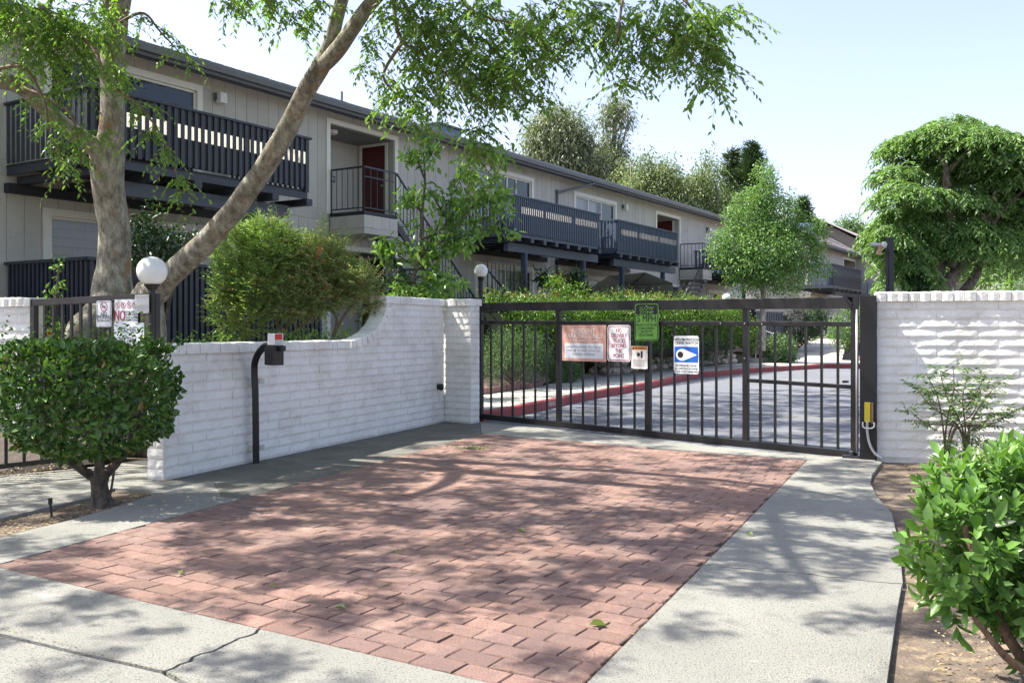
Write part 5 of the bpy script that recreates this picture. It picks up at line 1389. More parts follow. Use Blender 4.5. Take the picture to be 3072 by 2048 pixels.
r3 = Vector((36.5, 82.0)); b3 = thing('apartment_building', 'farther grey apartment building seen between the trunks of the spreading tree', 'building', (r3.x, r3.y, 0), FANG)
def S3(px, o=0): return px_s(px, r3, o)
z3 = zat(797, 80)
w3 = [(S3(2778), S3(2806), z3-2.6, z3-.45), (S3(2700), S3(2730), z3-2.6, z3-.45), (S3(2860), S3(2880), z3-2.6, z3-.45)]
shell(b3, S3(2640), S3(2990), z3, z0=1.5, holes=w3, rise=.52, depth=9, over=.6, gut=True)
boards(b3, S3(2640), S3(2990), 1.0, z3-.14, w3, pitch=.5, stuff=True)
for w__ in w3: window(b3, *w__, [.5], tw=.18)
f_ = MB(); f_.box(S3(2700, 2.2), S3(2768, 2.2), -2.2, -2.1, zat(878, 78), zat(845, 78)); f_.build('balcony_board', M['navy'], b3)
for i in range(3):
    a_ = S3(2706+i*21, 2.25); ubox('white_panel', M['white_panel'], b3, a_, a_+.9, -2.23, -2.203, zat(872, 78), zat(860, 78))
f_ = MB(); f_.box(S3(2650, 2.2), S3(2699, 2.2), -2.2, -2.1, zat(878, 78), zat(848, 78)); f_.build('screen_board', M['navy_blue'], b3)
b4p = Vector((56, 104)); b4 = thing('apartment_building', 'farthest pale building with blue gable behind the leaning trunks', 'building', (b4p.x, b4p.y, 0), FANG)
shell(b4, -8, 16, zat(790, 104), z0=1.5, rise=.4, depth=9)
boards(b4, -8, 16, 1.5, zat(790, 104)-.14, [], pitch=.8, stuff=True)
# patio umbrellas, plants on the patios
def umbrella(base, label, R_=1.35, tilt=(0, 0), h=1.9, closed=False):
    t = thing('patio_umbrella', label, 'umbrella', base, FANG)
    mb = MB(); mb.tube([(0, 0, 0), (0, 0, h+.1)], .022, 8); mb.build('pole', M['navy_dark'], t)
    if closed:
        mb = MB(); mb.lathe([(.02, h+.1), (.10, h-.2), (.16, h-1.0), (.10, h-1.3)], 10); mb.build('canopy', M['umbrella'], t); return t
    Mt = Matrix.Translation((0, 0, h)) @ Matrix.Rotation(tilt[0], 4, 'X') @ Matrix.Rotation(tilt[1], 4, 'Y')
    mb = MB(); top = Mt @ Vector((0, 0, .30)); rim = [Mt @ Vector((R_*math.cos(2*math.pi*i/8), R_*math.sin(2*math.pi*i/8), -.12)) for i in range(8)]
    rim2 = [r_-Vector((0, 0, .015)) for r_ in rim]
    mb.add([top]+rim, [(0, 1+i, 1+(i+1) % 8) for i in range(8)]); mb.build('canopy', M['umbrella'], t)
    rb = MB()
    for r_ in rim: rb.bar(top-Vector((0, 0, .02)), r_-Vector((0, 0, .02)), .018, .012); rb.bar(Mt @ Vector((0, 0, -.35)), (top+r_)/2-Vector((0, 0, .02)), .012, .012)
    rb.build('ribs', M['navy_dark'], t); return t
p = wfac(14.2, 1.3, TZ); umbrella(tuple(p), 'white patio umbrella tilted steeply under the far balcony', 1.6, (R(-14), R(24)), 1.55)
p = wfac(15.6, 2.0, TZ); umbrella(tuple(p), 'furled white umbrella beside the right support post of the far balcony', h=1.75, closed=True)
# ================================================================ VEGETATION
def tree_root(name, label, cat, p, group=None): return thing(name, label, cat, p, 0, group)
def limb(parent, pts, rads, mat, n=10, name='branch', jit=.0, k=6, seed=0.0, subdiv=False):
    sp = spline(pts, k); rr_ = np.interp(np.linspace(0, len(pts)-1, len(sp)), range(len(pts)), rads)
    if jit:
        sp = [np.array(p)+np.array([noise.noise(Vector(p)*2.1+Vector((seed, 0, 0))), noise.noise(Vector(p)*2.3+Vector((0, seed, 7))), 0])*jit*rr_[i]*1.2 for i, p in enumerate(sp)]
    mb = MB(); mb.tube(sp, list(rr_), n, jit=jit, seed=seed); return mb.build(name, mat, parent, world=True, smooth=True)

# ---- the big twin-stemmed tree and its canopy
base = Vector((-4.75, 11.4, .3))
T = tree_root('shade_tree', 'large twin trunked shade tree with mottled bark, one stem leaning over the driveway', 'tree', tuple(base))
def q3(px, py, Y): v = PY(px, py, Y); return tuple(v)
t1 = [(-4.72, 11.3, -.1), q3(352, 1005, 11.3), q3(342, 900, 11.3), q3(345, 800, 11.3), q3(338, 680, 11.3), q3(325, 560, 11.2), q3(322, 470, 11.1), q3(332, 400, 11.0), q3(338, 250, 10.9), q3(345, 100, 10.8), q3(348, 0, 10.7)]
limb(T, t1, [.38, .32, .25, .20, .182, .182, .20, .145, .132, .13, .14], M['bark1'], 20, 'trunk', jit=.14, k=8, seed=1)
limb(T, [q3(345, 20, 10.7), q3(320, -90, 10.5), q3(230, -260, 10.0), q3(60, -420, 9.2), q3(-200, -560, 8.4)], [.14, .11, .09, .07, .04], M['bark1'], 12, 'branch', jit=.1, seed=2)
limb(T, [q3(352, 20, 10.7), q3(385, -90, 10.6), q3(480, -300, 10.3), q3(640, -560, 9.8), q3(820, -760, 9.0), q3(950, -900, 8.2)], [.135, .11, .095, .08, .06, .03], M['bark1'], 12, 'branch', jit=.1, seed=3)
limb(T, [q3(318, 455, 11.05), q3(262, 428, 10.9), q3(190, 375, 10.6), q3(110, 300, 10.3), q3(40, 250, 10.0), q3(-90, 235, 9.6), q3(-350, 190, 8.8)], [.14, .108, .096, .09, .085, .078, .05], M['bark1'], 14, 'branch', jit=.12, seed=4)
limb(T, [q3(335, 125, 10.8), q3(300, 108, 10.5), q3(250, 100, 10.2), q3(190, 60, 9.8), q3(120, 20, 9.3)], [.08, .055, .045, .035, .02], M['bark1'], 8, 'branch', seed=5)
# root flare
limb(T, [q3(330, 900, 11.2), q3(285, 960, 11.0), q3(235, 1030, 10.8), (-5.1, 10.8, -.05)], [.2, .19, .16, .1], M['bark1'], 12, 'root_flare', jit=.2, seed=6)
t2 = [(-4.25, 11.2, -.1), q3(440, 940, 11.1), q3(475, 868, 10.9), q3(545, 795, 10.6), q3(640, 700, 10.2), q3(738, 580, 9.9), q3(815, 470, 9.6), q3(880, 350, 9.4), q3(925, 262, 9.2), q3(963, 195, 9.1), q3(995, 120, 9.0), q3(1012, 50, 8.9), q3(1035, -40, 8.8)]
limb(T, t2, [.27, .20, .155, .138, .122, .113, .105, .098, .094, .095, .072, .068, .064], M['bark1'], 18, 'leaning_trunk', jit=.12, k=7, seed=7)
limb(T, [q3(958, 200, 9.1), q3(1010, 150, 8.95), q3(1065, 75, 8.8), q3(1105, 20, 8.7), q3(1180, -50, 8.5), q3(1350, -150, 8.2), q3(1600, -230, 7.8), q3(1850, -260, 7.5), q3(2100, -230, 7.2)], [.085, .078, .07, .066, .06, .05, .045, .035, .025], M['bark1'], 12, 'branch', jit=.1, seed=8)
limb(T, [q3(1035, -40, 8.8), q3(1090, -220, 8.4), q3(1200, -420, 7.7), q3(1330, -650, 6.9), q3(1400, -900, 6.0)], [.10, .085, .07, .055, .03], M['bark1'], 10, 'branch', jit=.1, seed=9)
limb(T, [q3(1090, -220, 8.4), q3(900, -450, 7.4), q3(700, -700, 6.4), q3(500, -1000, 5.6)], [.07, .055, .045, .025], M['bark1'], 8, 'branch', seed=10)
for pts in ([(1180, -50, 8.5), (1186, 60, 8.4), (1208, 125, 8.3), (1270, 165, 8.2), (1320, 205, 8.1), (1375, 270, 8.05), (1412, 345, 8.0)],
            [(1350, -150, 8.2), (1395, 10, 8.0), (1470, 55, 7.9), (1540, 72, 7.8), (1600, 130, 7.7)],
            [(1850, -260, 7.5), (1868, -60, 7.4), (1862, 40, 7.3), (1845, 140, 7.2)],
            [(1180, -50, 8.5), (1240, 60, 8.5), (1300, 130, 8.6), (1310, 200, 8.6)],
            [(1850, -260, 7.5), (1960, -100, 7.3), (2080, 30, 7.1), (2150, 120, 7.0)],
            [(1208, 125, 8.3), (1150, 230, 8.4), (1210, 300, 8.4)],
            [(700, -700, 6.4), (760, -300, 7.2), (840, -60, 7.6), (900, 20, 7.8)],
            [(190, 60, 9.8), (280, 150, 9.6), (330, 250, 9.4), (430, 330, 9.3), (505, 450, 9.2), (540, 560, 9.15)],
            [(300, 108, 10.5), (420, 40, 10.2), (480, 95, 10.1), (545, 165, 10.0)],
            [(-90, 235, 9.6), (60, 200, 9.4), (130, 300, 9.3), (150, 400, 9.2), (205, 520, 9.1)],
            [(40, 250, 10), (200, 330, 9.7), (235, 430, 9.6), (245, 500, 9.55)]):
    n_ = len(pts); limb(T, [q3(*p) for p in pts], list(np.linspace(.022, .005, n_)), M['twig'], 6, 'twig')

# foliage seen in the frame: drooping sprays in soft clusters (column, row, radius in px, distance)
BL_ = [(1108, 150, 42, 8.6, 1), (1100, 215, 30, 8.6, .8), (1190, 50, 80, 8.5, 1), (1250, 20, 80, 8.4, 1), (1165, 270, 45, 8.4, .9), (1215, 290, 50, 8.4, 1), (1300, 110, 95, 8.3, 1.1), (1300, 250, 80, 8.2, 1.1),
       (1260, 190, 60, 8.3, .9), (1240, 355, 40, 8.2, .7), (1330, 60, 90, 8.2, 1), (1420, 160, 95, 8.1, 1.2), (1400, 250, 60, 8.0, 1), (1490, 210, 75, 8.0, 1.1), (1430, 390, 48, 8.0, 1), (1430, 455, 42, 8.0, 1.1), (1400, 520, 30, 8.0, .6), (1480, 300, 45, 7.9, .9), (1560, 120, 80, 7.9, 1.2), (1540, 250, 55, 7.9, 1.1), (1600, 300, 35, 7.9, .8),
       (1460, 40, 90, 8, 1.1), (1620, 60, 90, 7.8, 1.1), (1640, 170, 50, 7.8, .9), (1720, 60, 75, 7.7, 1), (1720, 130, 45, 7.7, .8), (1800, 40, 70, 7.6, 1), (1790, 110, 40, 7.6, .7), (1860, 90, 45, 7.5, .6), (1872, 170, 35, 7.5, .9), (1865, 245, 32, 7.4, 1), (1935, 165, 38, 7.4, .9), (1930, 60, 75, 7.4, 1.1),
       (2010, 60, 85, 7.3, 1.1), (2050, 140, 60, 7.2, 1), (2100, 60, 80, 7.1, 1.1), (2140, 150, 45, 7.1, .9), (2110, 215, 32, 7.1, .8), (2165, 205, 35, 7.1, .9), (2175, 60, 55, 7.0, 1), (2010, 180, 35, 7.3, .5), (2120, 255, 22, 7.1, .6),
       (55, 60, 95, 9.6, 1.3), (150, 90, 95, 9.6, 1.3), (60, 160, 60, 9.5, .8), (230, 70, 80, 9.8, 1.2), (150, 190, 60, 9.5, .9), (250, 170, 60, 9.9, 1), (225, 260, 45, 9.6, .7), (310, 40, 60, 9.6, 1.1), (130, 320, 30, 9.3, .9), (170, 380, 32, 9.2, 1.1), (160, 440, 28, 9.2, 1), (200, 500, 24, 9.1, 1), (235, 400, 35, 9.6, 1), (235, 470, 28, 9.6, 1),
       (330, 210, 45, 9.4, 1), (370, 260, 30, 9.3, 1), (430, 330, 30, 9.3, 1), (455, 400, 26, 9.2, 1), (505, 470, 28, 9.2, 1.1), (530, 540, 24, 9.2, 1.1), (540, 590, 14, 9.2, .6), (330, 110, 40, 10.0, .9), (420, 65, 26, 10.1, .7), (480, 95, 22, 10.1, .8), (530, 140, 20, 10.0, .8), (555, 175, 16, 10.0, .7), (300, 400, 35, 9.6, .7), (20, 0, 60, 9.6, 1),
       (700, 12, 28, 7.8, .9), (770, 0, 40, 7.8, 1), (840, 12, 45, 7.8, 1), (900, 45, 26, 7.8, 1), (890, 80, 16, 7.8, .8), (940, 10, 30, 7.8, .8), (660, 0, 20, 7.8, .6), (990, 20, 20, 7.8, .5)]
ST = []; 
for (bx_, by_, br_, bY, bd_) in BL_:
    rad = br_*bY/FPX; n_ = int(bd_*(br_/10)**2*(.66 if bx_ < 1000 or by_ > 130 else .50))+3
    c = np.array(PY(bx_, by_-10, bY)); u = unit(n_)*(RNG.random((n_, 1))**.5)
    ST.append(c+u*np.array([rad, rad*1.8, rad*.9]))
ST = np.concatenate(ST); dd = unit(len(ST)); dd[:, 2] = -np.abs(dd[:, 2])*.4-.1; dd[:, 0] += .15
O, D, NR, P = sprays(ST, dd, .24, 13, .05, .02, droop=.8, flat_=.5)
rn = np.repeat(np.clip(RNG.random(len(ST))*.7+.1, 0, 1), 13)+RNG.random(len(O))*.3
leaf_obj('foliage', T, O, D, NR, .060*(1+.2*RNG.normal(size=len(O))), .026*(1+.2*RNG.normal(size=len(O))), M['lf_elm'], rnd=rn, fold=.15)
tm = MB(); twig_mesh(tm, P, .0028); tm.build('twigs', M['twig'], T, world=True)
# the crown above the frame: broken into clusters, it casts the dappled shade
def shade_wish(gx, gy):
    """how leafy the crown is on the sun line of a ground point: open at the street side, closed over the drive"""
    px = 1536+FPX*gx/max(gy, .5); k = .90
    if gy < 5.4: k = .62
    if gy < 4.7: k = .50
    if gx > -.7 and gy < 4.75: k = .12
    if gx > 1.0 and gy < 5.4: k = .5
    if gx < -2.2 and gy < 7: k = .6
    if 8.6 < gy < 9.9 and -1.6 < gx < .3: k = .5
    if 10.2 < gy < 11.8 and .6 < gx < 2.6: k = .6
    return k
def road_wish(gx, gy):  # leaf density shaped so the road is shaded and the planting stays sunlit
    kx = -.45+(gy-14.6)*.47
    if gx < kx-1.3: return .15
    if gx < kx: return .6
    return .9 if gy < 21.5 else .3
def above(n, k, xr, yr, zr, sig, L, W, seed=0, fmin=.30, fs=2.3, wish=shade_wish):
    cs = []; tries = 0
    while len(cs) < n and tries < n*90:
        tries += 1
        x = random.uniform(*xr); y = random.uniform(*yr); z = random.uniform(*zr)
        if z < CH+(985/FPX)*y+fmin+.15: continue
        gx = x+z*(-SUN.x/SUN.z); gy = y+z*(-SUN.y/SUN.z)
        v = .5+.62*noise.noise(Vector((gx*fs+seed, gy*fs, z*.12)))+.62*noise.noise(Vector((gx*fs*2.3, gy*fs*2.3+seed, 4+z*.1)))
        w = wish(gx, gy)*.62
        if v > w: continue
        cs.append((x, y, z))
    c = np.array(cs); u = unit(len(c)); return clump_leaves(c, u, k, sig, L, W, droop=.4, out=.3)
parts_ = [above(3600, 22, (-8.6, .4), (3.4, 13.6), (4.4, 7.0), .055, .078, .038, 0)]
o_, d_, n_, l_, w_, r_ = [np.concatenate([p[i] for p in parts_]) for i in range(6)]
leaf_obj('upper_foliage', T, o_, d_, n_, l_, w_, M['lf_elm'], rnd=r_, fold=.15)

# unseen tree added to shade the road, trunk hidden; its crown stands above the picture
T3 = tree_root('road_shade_tree', 'unseen tree added to shade the road, hidden behind the twin trunked shade tree', 'tree', (-5.30, 12.6, .9), None)
limb(T3, [(-5.30, 12.6, .6), q3(342, 700, 12.6), q3(336, 300, 12.6), q3(336, 0, 12.6), q3(380, -200, 13.2), q3(500, -300, 15.5), q3(640, -300, 18)], [.13, .12, .11, .10, .09, .07, .04], M['bark1'], 12, 'trunk', seed=12)
o_, d_, n_, l_, w_, r_ = above(1700, 30, (-7.5, 2.5), (13.0, 23.5), (7.6, 11.8), .12, .11, .055, 3, .2, 1.3, road_wish)
leaf_obj('foliage', T3, o_, d_, n_, l_, w_, M['lf_elm'], rnd=r_)

# ---- clipped shrub at left
Yb = 7.72; sb = Vector(G(303, 1508)); sb.z = -.03
SH = tree_root('clipped_shrub', 'dense clipped dark green shrub on a stubby gnarled trunk at left', 'shrub', tuple(sb))
cx = PY(268, 1180, Yb).x; cz = .86
for pts, rad in (([(sb.x, sb.y, -.05), (sb.x-.015, sb.y, .06), (sb.x-.02, sb.y, .15), (sb.x-.01, sb.y, .24)], [.11, .078, .072, .09]),
                 ([(sb.x-.03, sb.y, .2), (sb.x-.16, sb.y-.05, .30), (sb.x-.33, sb.y-.05, .42), (sb.x-.5, sb.y, .62)], [.05, .034, .03, .02]),
                 ([(sb.x, sb.y, .2), (sb.x+.12, sb.y+.05, .34), (sb.x+.22, sb.y, .5), (sb.x+.35, sb.y-.05, .7)], [.05, .034, .03, .02]),
                 ([(sb.x-.02, sb.y, .2), (sb.x-.05, sb.y+.1, .4), (sb.x, sb.y+.1, .7), (sb.x+.05, sb.y+.1, 1.0)], [.05, .034, .03, .02]),
                 ([(sb.x+.01, sb.y-.03, .18), (sb.x+.05, sb.y-.16, .36), (sb.x+.1, sb.y-.2, .6)], [.045, .03, .02]),
                 ([(sb.x+.06, sb.y-.03, -.04), (sb.x+.1, sb.y-.04, .12), (sb.x+.13, sb.y-.05, .28)], [.010, .011, .010])):
    limb(SH, pts, rad, M['bark2'], 10, 'trunk' if pts[0][2] < -.04 and rad[0] > .1 else 'branch', jit=.3, seed=rad[0]*50)
def shrub_pts(n):
    out = []; un = []
    while len(out) < n:
        v = np.array([random.uniform(-1, 1) for _ in range(3)])
        x, y, z = v
        # super-ellipsoid narrowing to the bottom, flat on top
        wz = .80+.20*min(1, (z+1)/1.0) if z > -1 else .5
        k = .58+.42*min(1.0, (z+1.05)/.75)**.6
        r_ = (abs(x/k)**3.6+abs(y/k)**3.2+abs(z)**4.5)**(1/3.6)
        if .80 < r_ < .97+.20*noise.noise(Vector((x*2.6, y*2.6, z*2.6)))+.06*noise.noise(Vector((x*8, y*8, z*8))):
            out.append((cx+x*.66, Yb+y*.60, cz+z*.47)); un.append((x, y, z*1.1))
    return np.array(out), np.array(un)
pts, un = shrub_pts(7000); n_ = len(pts)
un = un/np.linalg.norm(un, axis=1, keepdims=True); d_ = un*.55+unit(n_)*.6; d_[:, 2] += .28; nr_ = un*.9+unit(n_)*.45; nr_[:, 2] += .45
L_ = .062*(1+.22*RNG.normal(size=n_)); rn_ = RNG.random(n_)
front = np.argsort(pts[:, 1]-.9*np.maximum(0, un[:, 2])*0)[:]
vis_ = [i for i in front if un[i, 1] < -.35 or un[i, 2] > .75][:286]
msk = np.ones(n_, bool); msk[vis_] = False
leaf_obj('foliage', SH, pts[msk], d_[msk], nr_[msk], L_[msk], L_[msk]*.52, M['lf_box'], six=True, rnd=rn_[msk])['kind'] = 'stuff'
def single_leaves(parent, mat, P_, D_, N_, Ls, ratio, nvar=10):
    """leaves that can be picked apart: one object each, meshes shared"""
    mv = []
    for i in range(nvar):
        mv.append(leaf_mesh('leaf', [(0, 0, 0)], [(1, 0, 0)], [(0, 0, 1)], 1.0, ratio*(1+.1*math.sin(i*2)), mat, six=True, fold=.12+.03*(i % 5), curl=.08+.03*(i % 4), rnd=np.array([(i+.5)/nvar])))
    inv = wm(parent).inverted()
    for p, d, nn, l in zip(P_, D_, N_, Ls):
        x = Vector(d).normalized(); y = Vector(nn).cross(x)
        if y.length < 1e-4: y = x.orthogonal()
        y.normalize(); z = x.cross(y)
        m = Matrix(((x.x, y.x, z.x, p[0]), (x.y, y.y, z.y, p[1]), (x.z, y.z, z.z, p[2]), (0, 0, 0, 1)))
        inst('leaf', random.choice(mv), parent, inv @ m @ Matrix.Scale(float(l), 4))
single_leaves(SH, M['lf_box'], pts[vis_], d_[vis_], nr_[vis_], L_[vis_]*1.08, .52)
# loose shoots on its top and small flower heads
sh_ = np.array([(cx+random.uniform(-.7, .7), Yb+random.uniform(-.4, .3), 1.30) for _ in range(34)]+[(cx+.45+random.uniform(-.1, .12), Yb-.2, 1.34) for _ in range(9)])
sd_ = unit(len(sh_))*.35; sd_[:, 2] = 1
O, D, NR, P = sprays(sh_, sd_, .13, 7, .045, .02, droop=-.2)
leaf_obj('shoots', SH, O, D, NR, .045, .022, M['lf_box'], six=True)['kind'] = 'stuff'
fl_ = np.concatenate([np.array([cx-.55+random.uniform(-.15, .2), Yb-.52, cz+random.uniform(-.15, .3)])+RNG.normal(size=(40, 3))*.03 for _ in range(9)])
leaf_obj('flower_heads', SH, fl_, unit(len(fl_)), unit(len(fl_)), .012, .009, M['lf_clip'])

# ---- glossy bush at right foreground
rb0 = Vector((2.02, 3.42, -.03))
RB = tree_root('glossy_bush', 'large leaved bright glossy green bush in the right foreground', 'shrub', tuple(rb0))
for pts, rad in (([(2.02, 3.40, -.05), (1.96, 3.42, .12), (1.86, 3.46, .28), (1.78, 3.5, .45), (1.72, 3.55, .7)], [.03, .026, .022, .018, .01]),
                 ([(2.05, 3.42, -.05), (2.0, 3.45, .15), (2.02, 3.5, .4), (2.1, 3.5, .7)], [.026, .022, .018, .01]),
                 ([(2.0, 3.42, .06), (1.9, 3.36, .18), (1.78, 3.36, .27), (1.68, 3.4, .4)], [.018, .016, .014, .008]),
                 ([(2.06, 3.42, .0), (2.2, 3.4, .2), (2.3, 3.4, .45)], [.022, .018, .01])):
    limb(RB, pts, rad, barkmat('stem_bark', (.22, .13, .07), (.30, .17, .08), (.28, .2, .13), 20) if 'stem_bark' not in bpy.data.materials else bpy.data.materials['stem_bark'], 8, 'stem', jit=.2)
ells = [(1.80, 3.66, .58, .20, .28, .27), (2.08, 3.78, .66, .32, .33, .26), (1.86, 3.8, .78, .19, .22, .13), (2.20, 3.6, .48, .28, .3, .33), (1.98, 3.52, .47, .24, .20, .26), (2.28, 3.9, .76, .28, .3, .22), (1.70, 3.6, .42, .11, .18, .12)]
c, u = clumps(ells, 800, .6)
O = []; D = []; NN = []; RN = []
for p, w_ in zip(c, u):          # each shoot carries a rosette of leaves
    up = np.array(w_)*.8+np.array([0, 0, .6])+RNG.normal(size=3)*.25; up /= np.linalg.norm(up); a0 = random.random()*6.28; t1_ = Vector(up).orthogonal().normalized()
    sh = random.random()
    for j in range(7):
        q_ = Matrix.Rotation(a0+j*2.4, 3, Vector(up)) @ t1_; k_ = .35+.13*j
        O.append(p+up*(.012*j-.03)); D.append(np.array(q_)*(1.15-k_*.55)+up*k_); NN.append(up+np.array(q_)*-.1); RN.append(min(1, max(0, .25+.5*sh+.06*j+random.gauss(0, .1))))
O = np.array(O); D = np.array(D); NN = np.array(NN); RN = np.array(RN)
L_ = .062*(1+.3*RNG.normal(size=len(O))).clip(.45, 1.6)
order = np.argsort(O[:, 1]+.0*O[:, 0]); vis_ = [i for i in order if O[i, 0] < .5486*O[i, 1]+.03 and O[i, 2] > .1][:290]
msk = np.ones(len(O), bool); msk[vis_] = False
leaf_obj('foliage', RB, O[msk], D[msk], NN[msk], L_[msk], L_[msk]*.5, M['lf_priv'], six=True, rnd=RN[msk], fold=.16)['kind'] = 'stuff'
single_leaves(RB, M['lf_priv'], O[vis_], D[vis_], NN[vis_], L_[vis_]*1.05, .50)
fl_ = np.concatenate([np.array(c_)+RNG.normal(size=(60, 3))*.03 for c_ in [(1.86, 3.7, .95), (2.0, 3.45, .66), (2.1, 3.7, .98), (1.95, 3.45, .7)]])
leaf_obj('flower_heads', RB, fl_, unit(len(fl_)), unit(len(fl_)), .012, .009, M['lf_clip'])

# ---- nandina against the right wall
nb_ = Vector((4.62, 9.72, -.03)); ND = tree_root('nandina', 'airy nandina with thin stems against the right white wall', 'shrub', tuple(nb_))
st_ = []
for i, (dx, dz, dy) in enumerate([(-.42, .85, 0), (-.30, .98, .02), (-.16, 1.0, 0), (-.02, 1.08, .02), (.12, .95, 0), (.30, .98, -.02), (.48, .92, 0), (.6, .62, -.05), (-.5, .62, .0), (.2, .75, -.1), (-.1, .7, -.12), (.35, .6, -.1)]):
    bx = -.10 if i % 2 else .10
    limb(ND, [(nb_.x+bx, nb_.y, -.04), (nb_.x+bx*.9+dx*.1, nb_.y+dy, .4), (nb_.x+dx*.6, nb_.y+dy, dz*.75), (nb_.x+dx, nb_.y+dy, dz)], [.011, .009, .006, .003], M['twig'], 6, 'stem')
    for j in range(15):
        f = random.uniform(.4, 1); st_.append((nb_.x+dx*f+random.gauss(0, .05), nb_.y+dy+random.gauss(0, .05), dz*(.42+.58*f)))
st_ = np.array(st_); sd_ = unit(len(st_)); sd_[:, 2] = np.abs(sd_[:, 2])*.5+.1; sd_[:, 0] += .25*np.sign(st_[:, 0]-nb_.x)
O, D, NR, P = sprays(st_, sd_, .20, 11, .04, .014, droop=.35)
leaf_obj('foliage', ND, O, D, NR, .052, .020, M['lf_nan'])
tm = MB(); twig_mesh(tm, P, .002); tm.build('twigs', M['twig'], ND, world=True)
crown(ND, M['lf_nan'], [(nb_.x+.05, nb_.y-.15, .22, .3, .15, .12)], 90, 10, .04, .04, .014, name='low_foliage')
# ---- young pear-like tree behind the raised wall
pb = PY(1238, 985, 15.2); pb.z = 1.0
PT = tree_root('young_tree', 'slender young broad leaved tree behind the raised end of the white wall', 'tree', tuple(pb))
def q4(px, py, Y=15.0): return tuple(PY(px, py, Y))
lead = [tuple(pb), q4(1236, 860), q4(1250, 800), q4(1262, 720), q4(1268, 620), q4(1275, 540), q4(1270, 450), q4(1268, 380)]
limb(PT, lead, [.045, .04, .034, .028, .022, .016, .011, .006], M['bark2'], 8, 'trunk', seed=3)
BR = [[(1250, 800), (1290, 730), (1330, 640), (1370, 560), (1400, 500)], [(1255, 770), (1330, 720), (1400, 640), (1460, 570), (1500, 500), (1518, 440)],
      [(1250, 810), (1330, 760), (1400, 700), (1480, 690), (1548, 700)], [(1250, 800), (1200, 770), (1160, 745), (1135, 735)], [(1262, 720), (1320, 690), (1400, 600), (1470, 590), (1530, 585)],
      [(1250, 830), (1320, 830), (1390, 850)], [(1268, 640), (1240, 610), (1220, 590)], [(1275, 540), (1250, 480), (1230, 465)], [(1272, 480), (1300, 450), (1315, 430)], [(1330, 640), (1300, 590), (1290, 560)], [(1250, 850), (1210, 850), (1195, 870)], [(1400, 640), (1430, 660), (1500, 640)]]
cs = []
for br_ in BR:
    pts = [q4(x, y, 15.0+random.uniform(-.35, .35)*i/len(br_)) for i, (x, y) in enumerate(br_)]
    limb(PT, pts, list(np.linspace(.02, .005, len(pts))), M['bark2'], 6, 'branch')
    sp = spline(pts, 5); cs += [sp[i] for i in range(4, len(sp))]
for x, y, n_ in [(1268, 400, 5), (1262, 470, 3), (1290, 470, 3), (1235, 470, 4), (1215, 590, 5), (1270, 590, 3), (1245, 600, 3), (1265, 680, 3), (1240, 760, 6), (1180, 745, 7), (1150, 740, 5), (1280, 770, 8), (1320, 740, 8), (1380, 740, 7), (1300, 830, 8), (1250, 870, 8), (1290, 880, 10), (1330, 900, 7), (1210, 880, 6), (1370, 850, 5), (1420, 690, 4), (1360, 640, 5), (1390, 590, 6), (1360, 680, 4), (1460, 600, 6), (1500, 590, 6), (1520, 620, 4), (1430, 540, 5), (1390, 510, 5), (1400, 450, 0)]:
    for _ in range(int(n_*1.5)): cs.append(np.array(q4(x+random.gauss(0, 18), y+random.gauss(0, 16), 15+random.gauss(0, .25))))
cs = np.array(cs); O, D, NR, L_, W_, RN = clump_leaves(cs, unit(len(cs)), 6, .07, .115, .065, droop=.55, out=.5, lv=.18)
order = np.argsort(O[:, 1])[:len(O)]
leaf_obj('foliage', PT, O, D, NR, L_, W_, M['lf_pear'], six=True, rnd=RN)['kind'] = 'stuff'

# ---- bottlebrush bush
bb = Vector((-2.9, 12.9, .95)); BB = tree_root('bottlebrush_bush', 'sprawling bottlebrush bush with reddish tips hanging over the white wall', 'shrub', tuple(bb))
def e4(px, py, Y, rx, rz, ry=None, w=None):
    p = PY(px, py, Y); k_ = Y/FPX; return (p.x, p.y, p.z, rx*k_, (ry or (rx+rz)/2*.8)*k_, rz*k_)+((w,) if w else ())
for pts in ([(850, 1010), (870, 950), (900, 870), (930, 800)], [(850, 1010), (800, 900), (740, 820), (720, 740)], [(880, 1000), (960, 930), (1040, 880), (1090, 830)], [(1000, 1010), (1010, 960), (990, 920)], [(700, 1015), (690, 930), (680, 860)], [(1000, 1005), (1030, 950), (1060, 910)], [(740, 1010), (760, 930), (770, 860)]):
    limb(BB, [q4(x, y, 12.8) for x, y in pts], list(np.linspace(.03, .01, len(pts))), M['twig'], 6, 'stem')
gl = [e4(720, 760, 12.7, 70, 70), e4(800, 750, 12.7, 75, 70), e4(690, 850, 12.6, 45, 70), e4(780, 860, 12.6, 90, 75), e4(860, 780, 12.7, 70, 60), e4(680, 940, 12.5, 40, 60), e4(740, 960, 12.5, 50, 50)]
br2 = [e4(950, 790, 12.8, 80, 70), e4(1010, 850, 12.8, 85, 60), e4(1070, 850, 12.7, 50, 35), e4(940, 880, 12.7, 90, 60), e4(1090, 900, 12.8, 40, 40), e4(870, 900, 12.6, 60, 60)]
def narrow(parent, ells, n, mat, L, W, nl=9, ln=.16, name='foliage', up=.6):
    c, u = clumps(ells, n, .6); d = u*.7+unit(n)*.45; d[:, 2] += up
    O, D, NR, P = sprays(c, d, ln, nl, L, W, droop=.1, flat_=.9)
    D = D+np.repeat(d/np.linalg.norm(d, axis=1, keepdims=True), nl, 0)*.4
    rn = np.clip(np.repeat(RNG.random(n), nl)*.75+RNG.random(len(O))*.3, 0, 1)
    return leaf_obj(name, parent, O, D, NR, L*(1+.2*RNG.normal(size=len(O))), W, mat, rnd=rn)
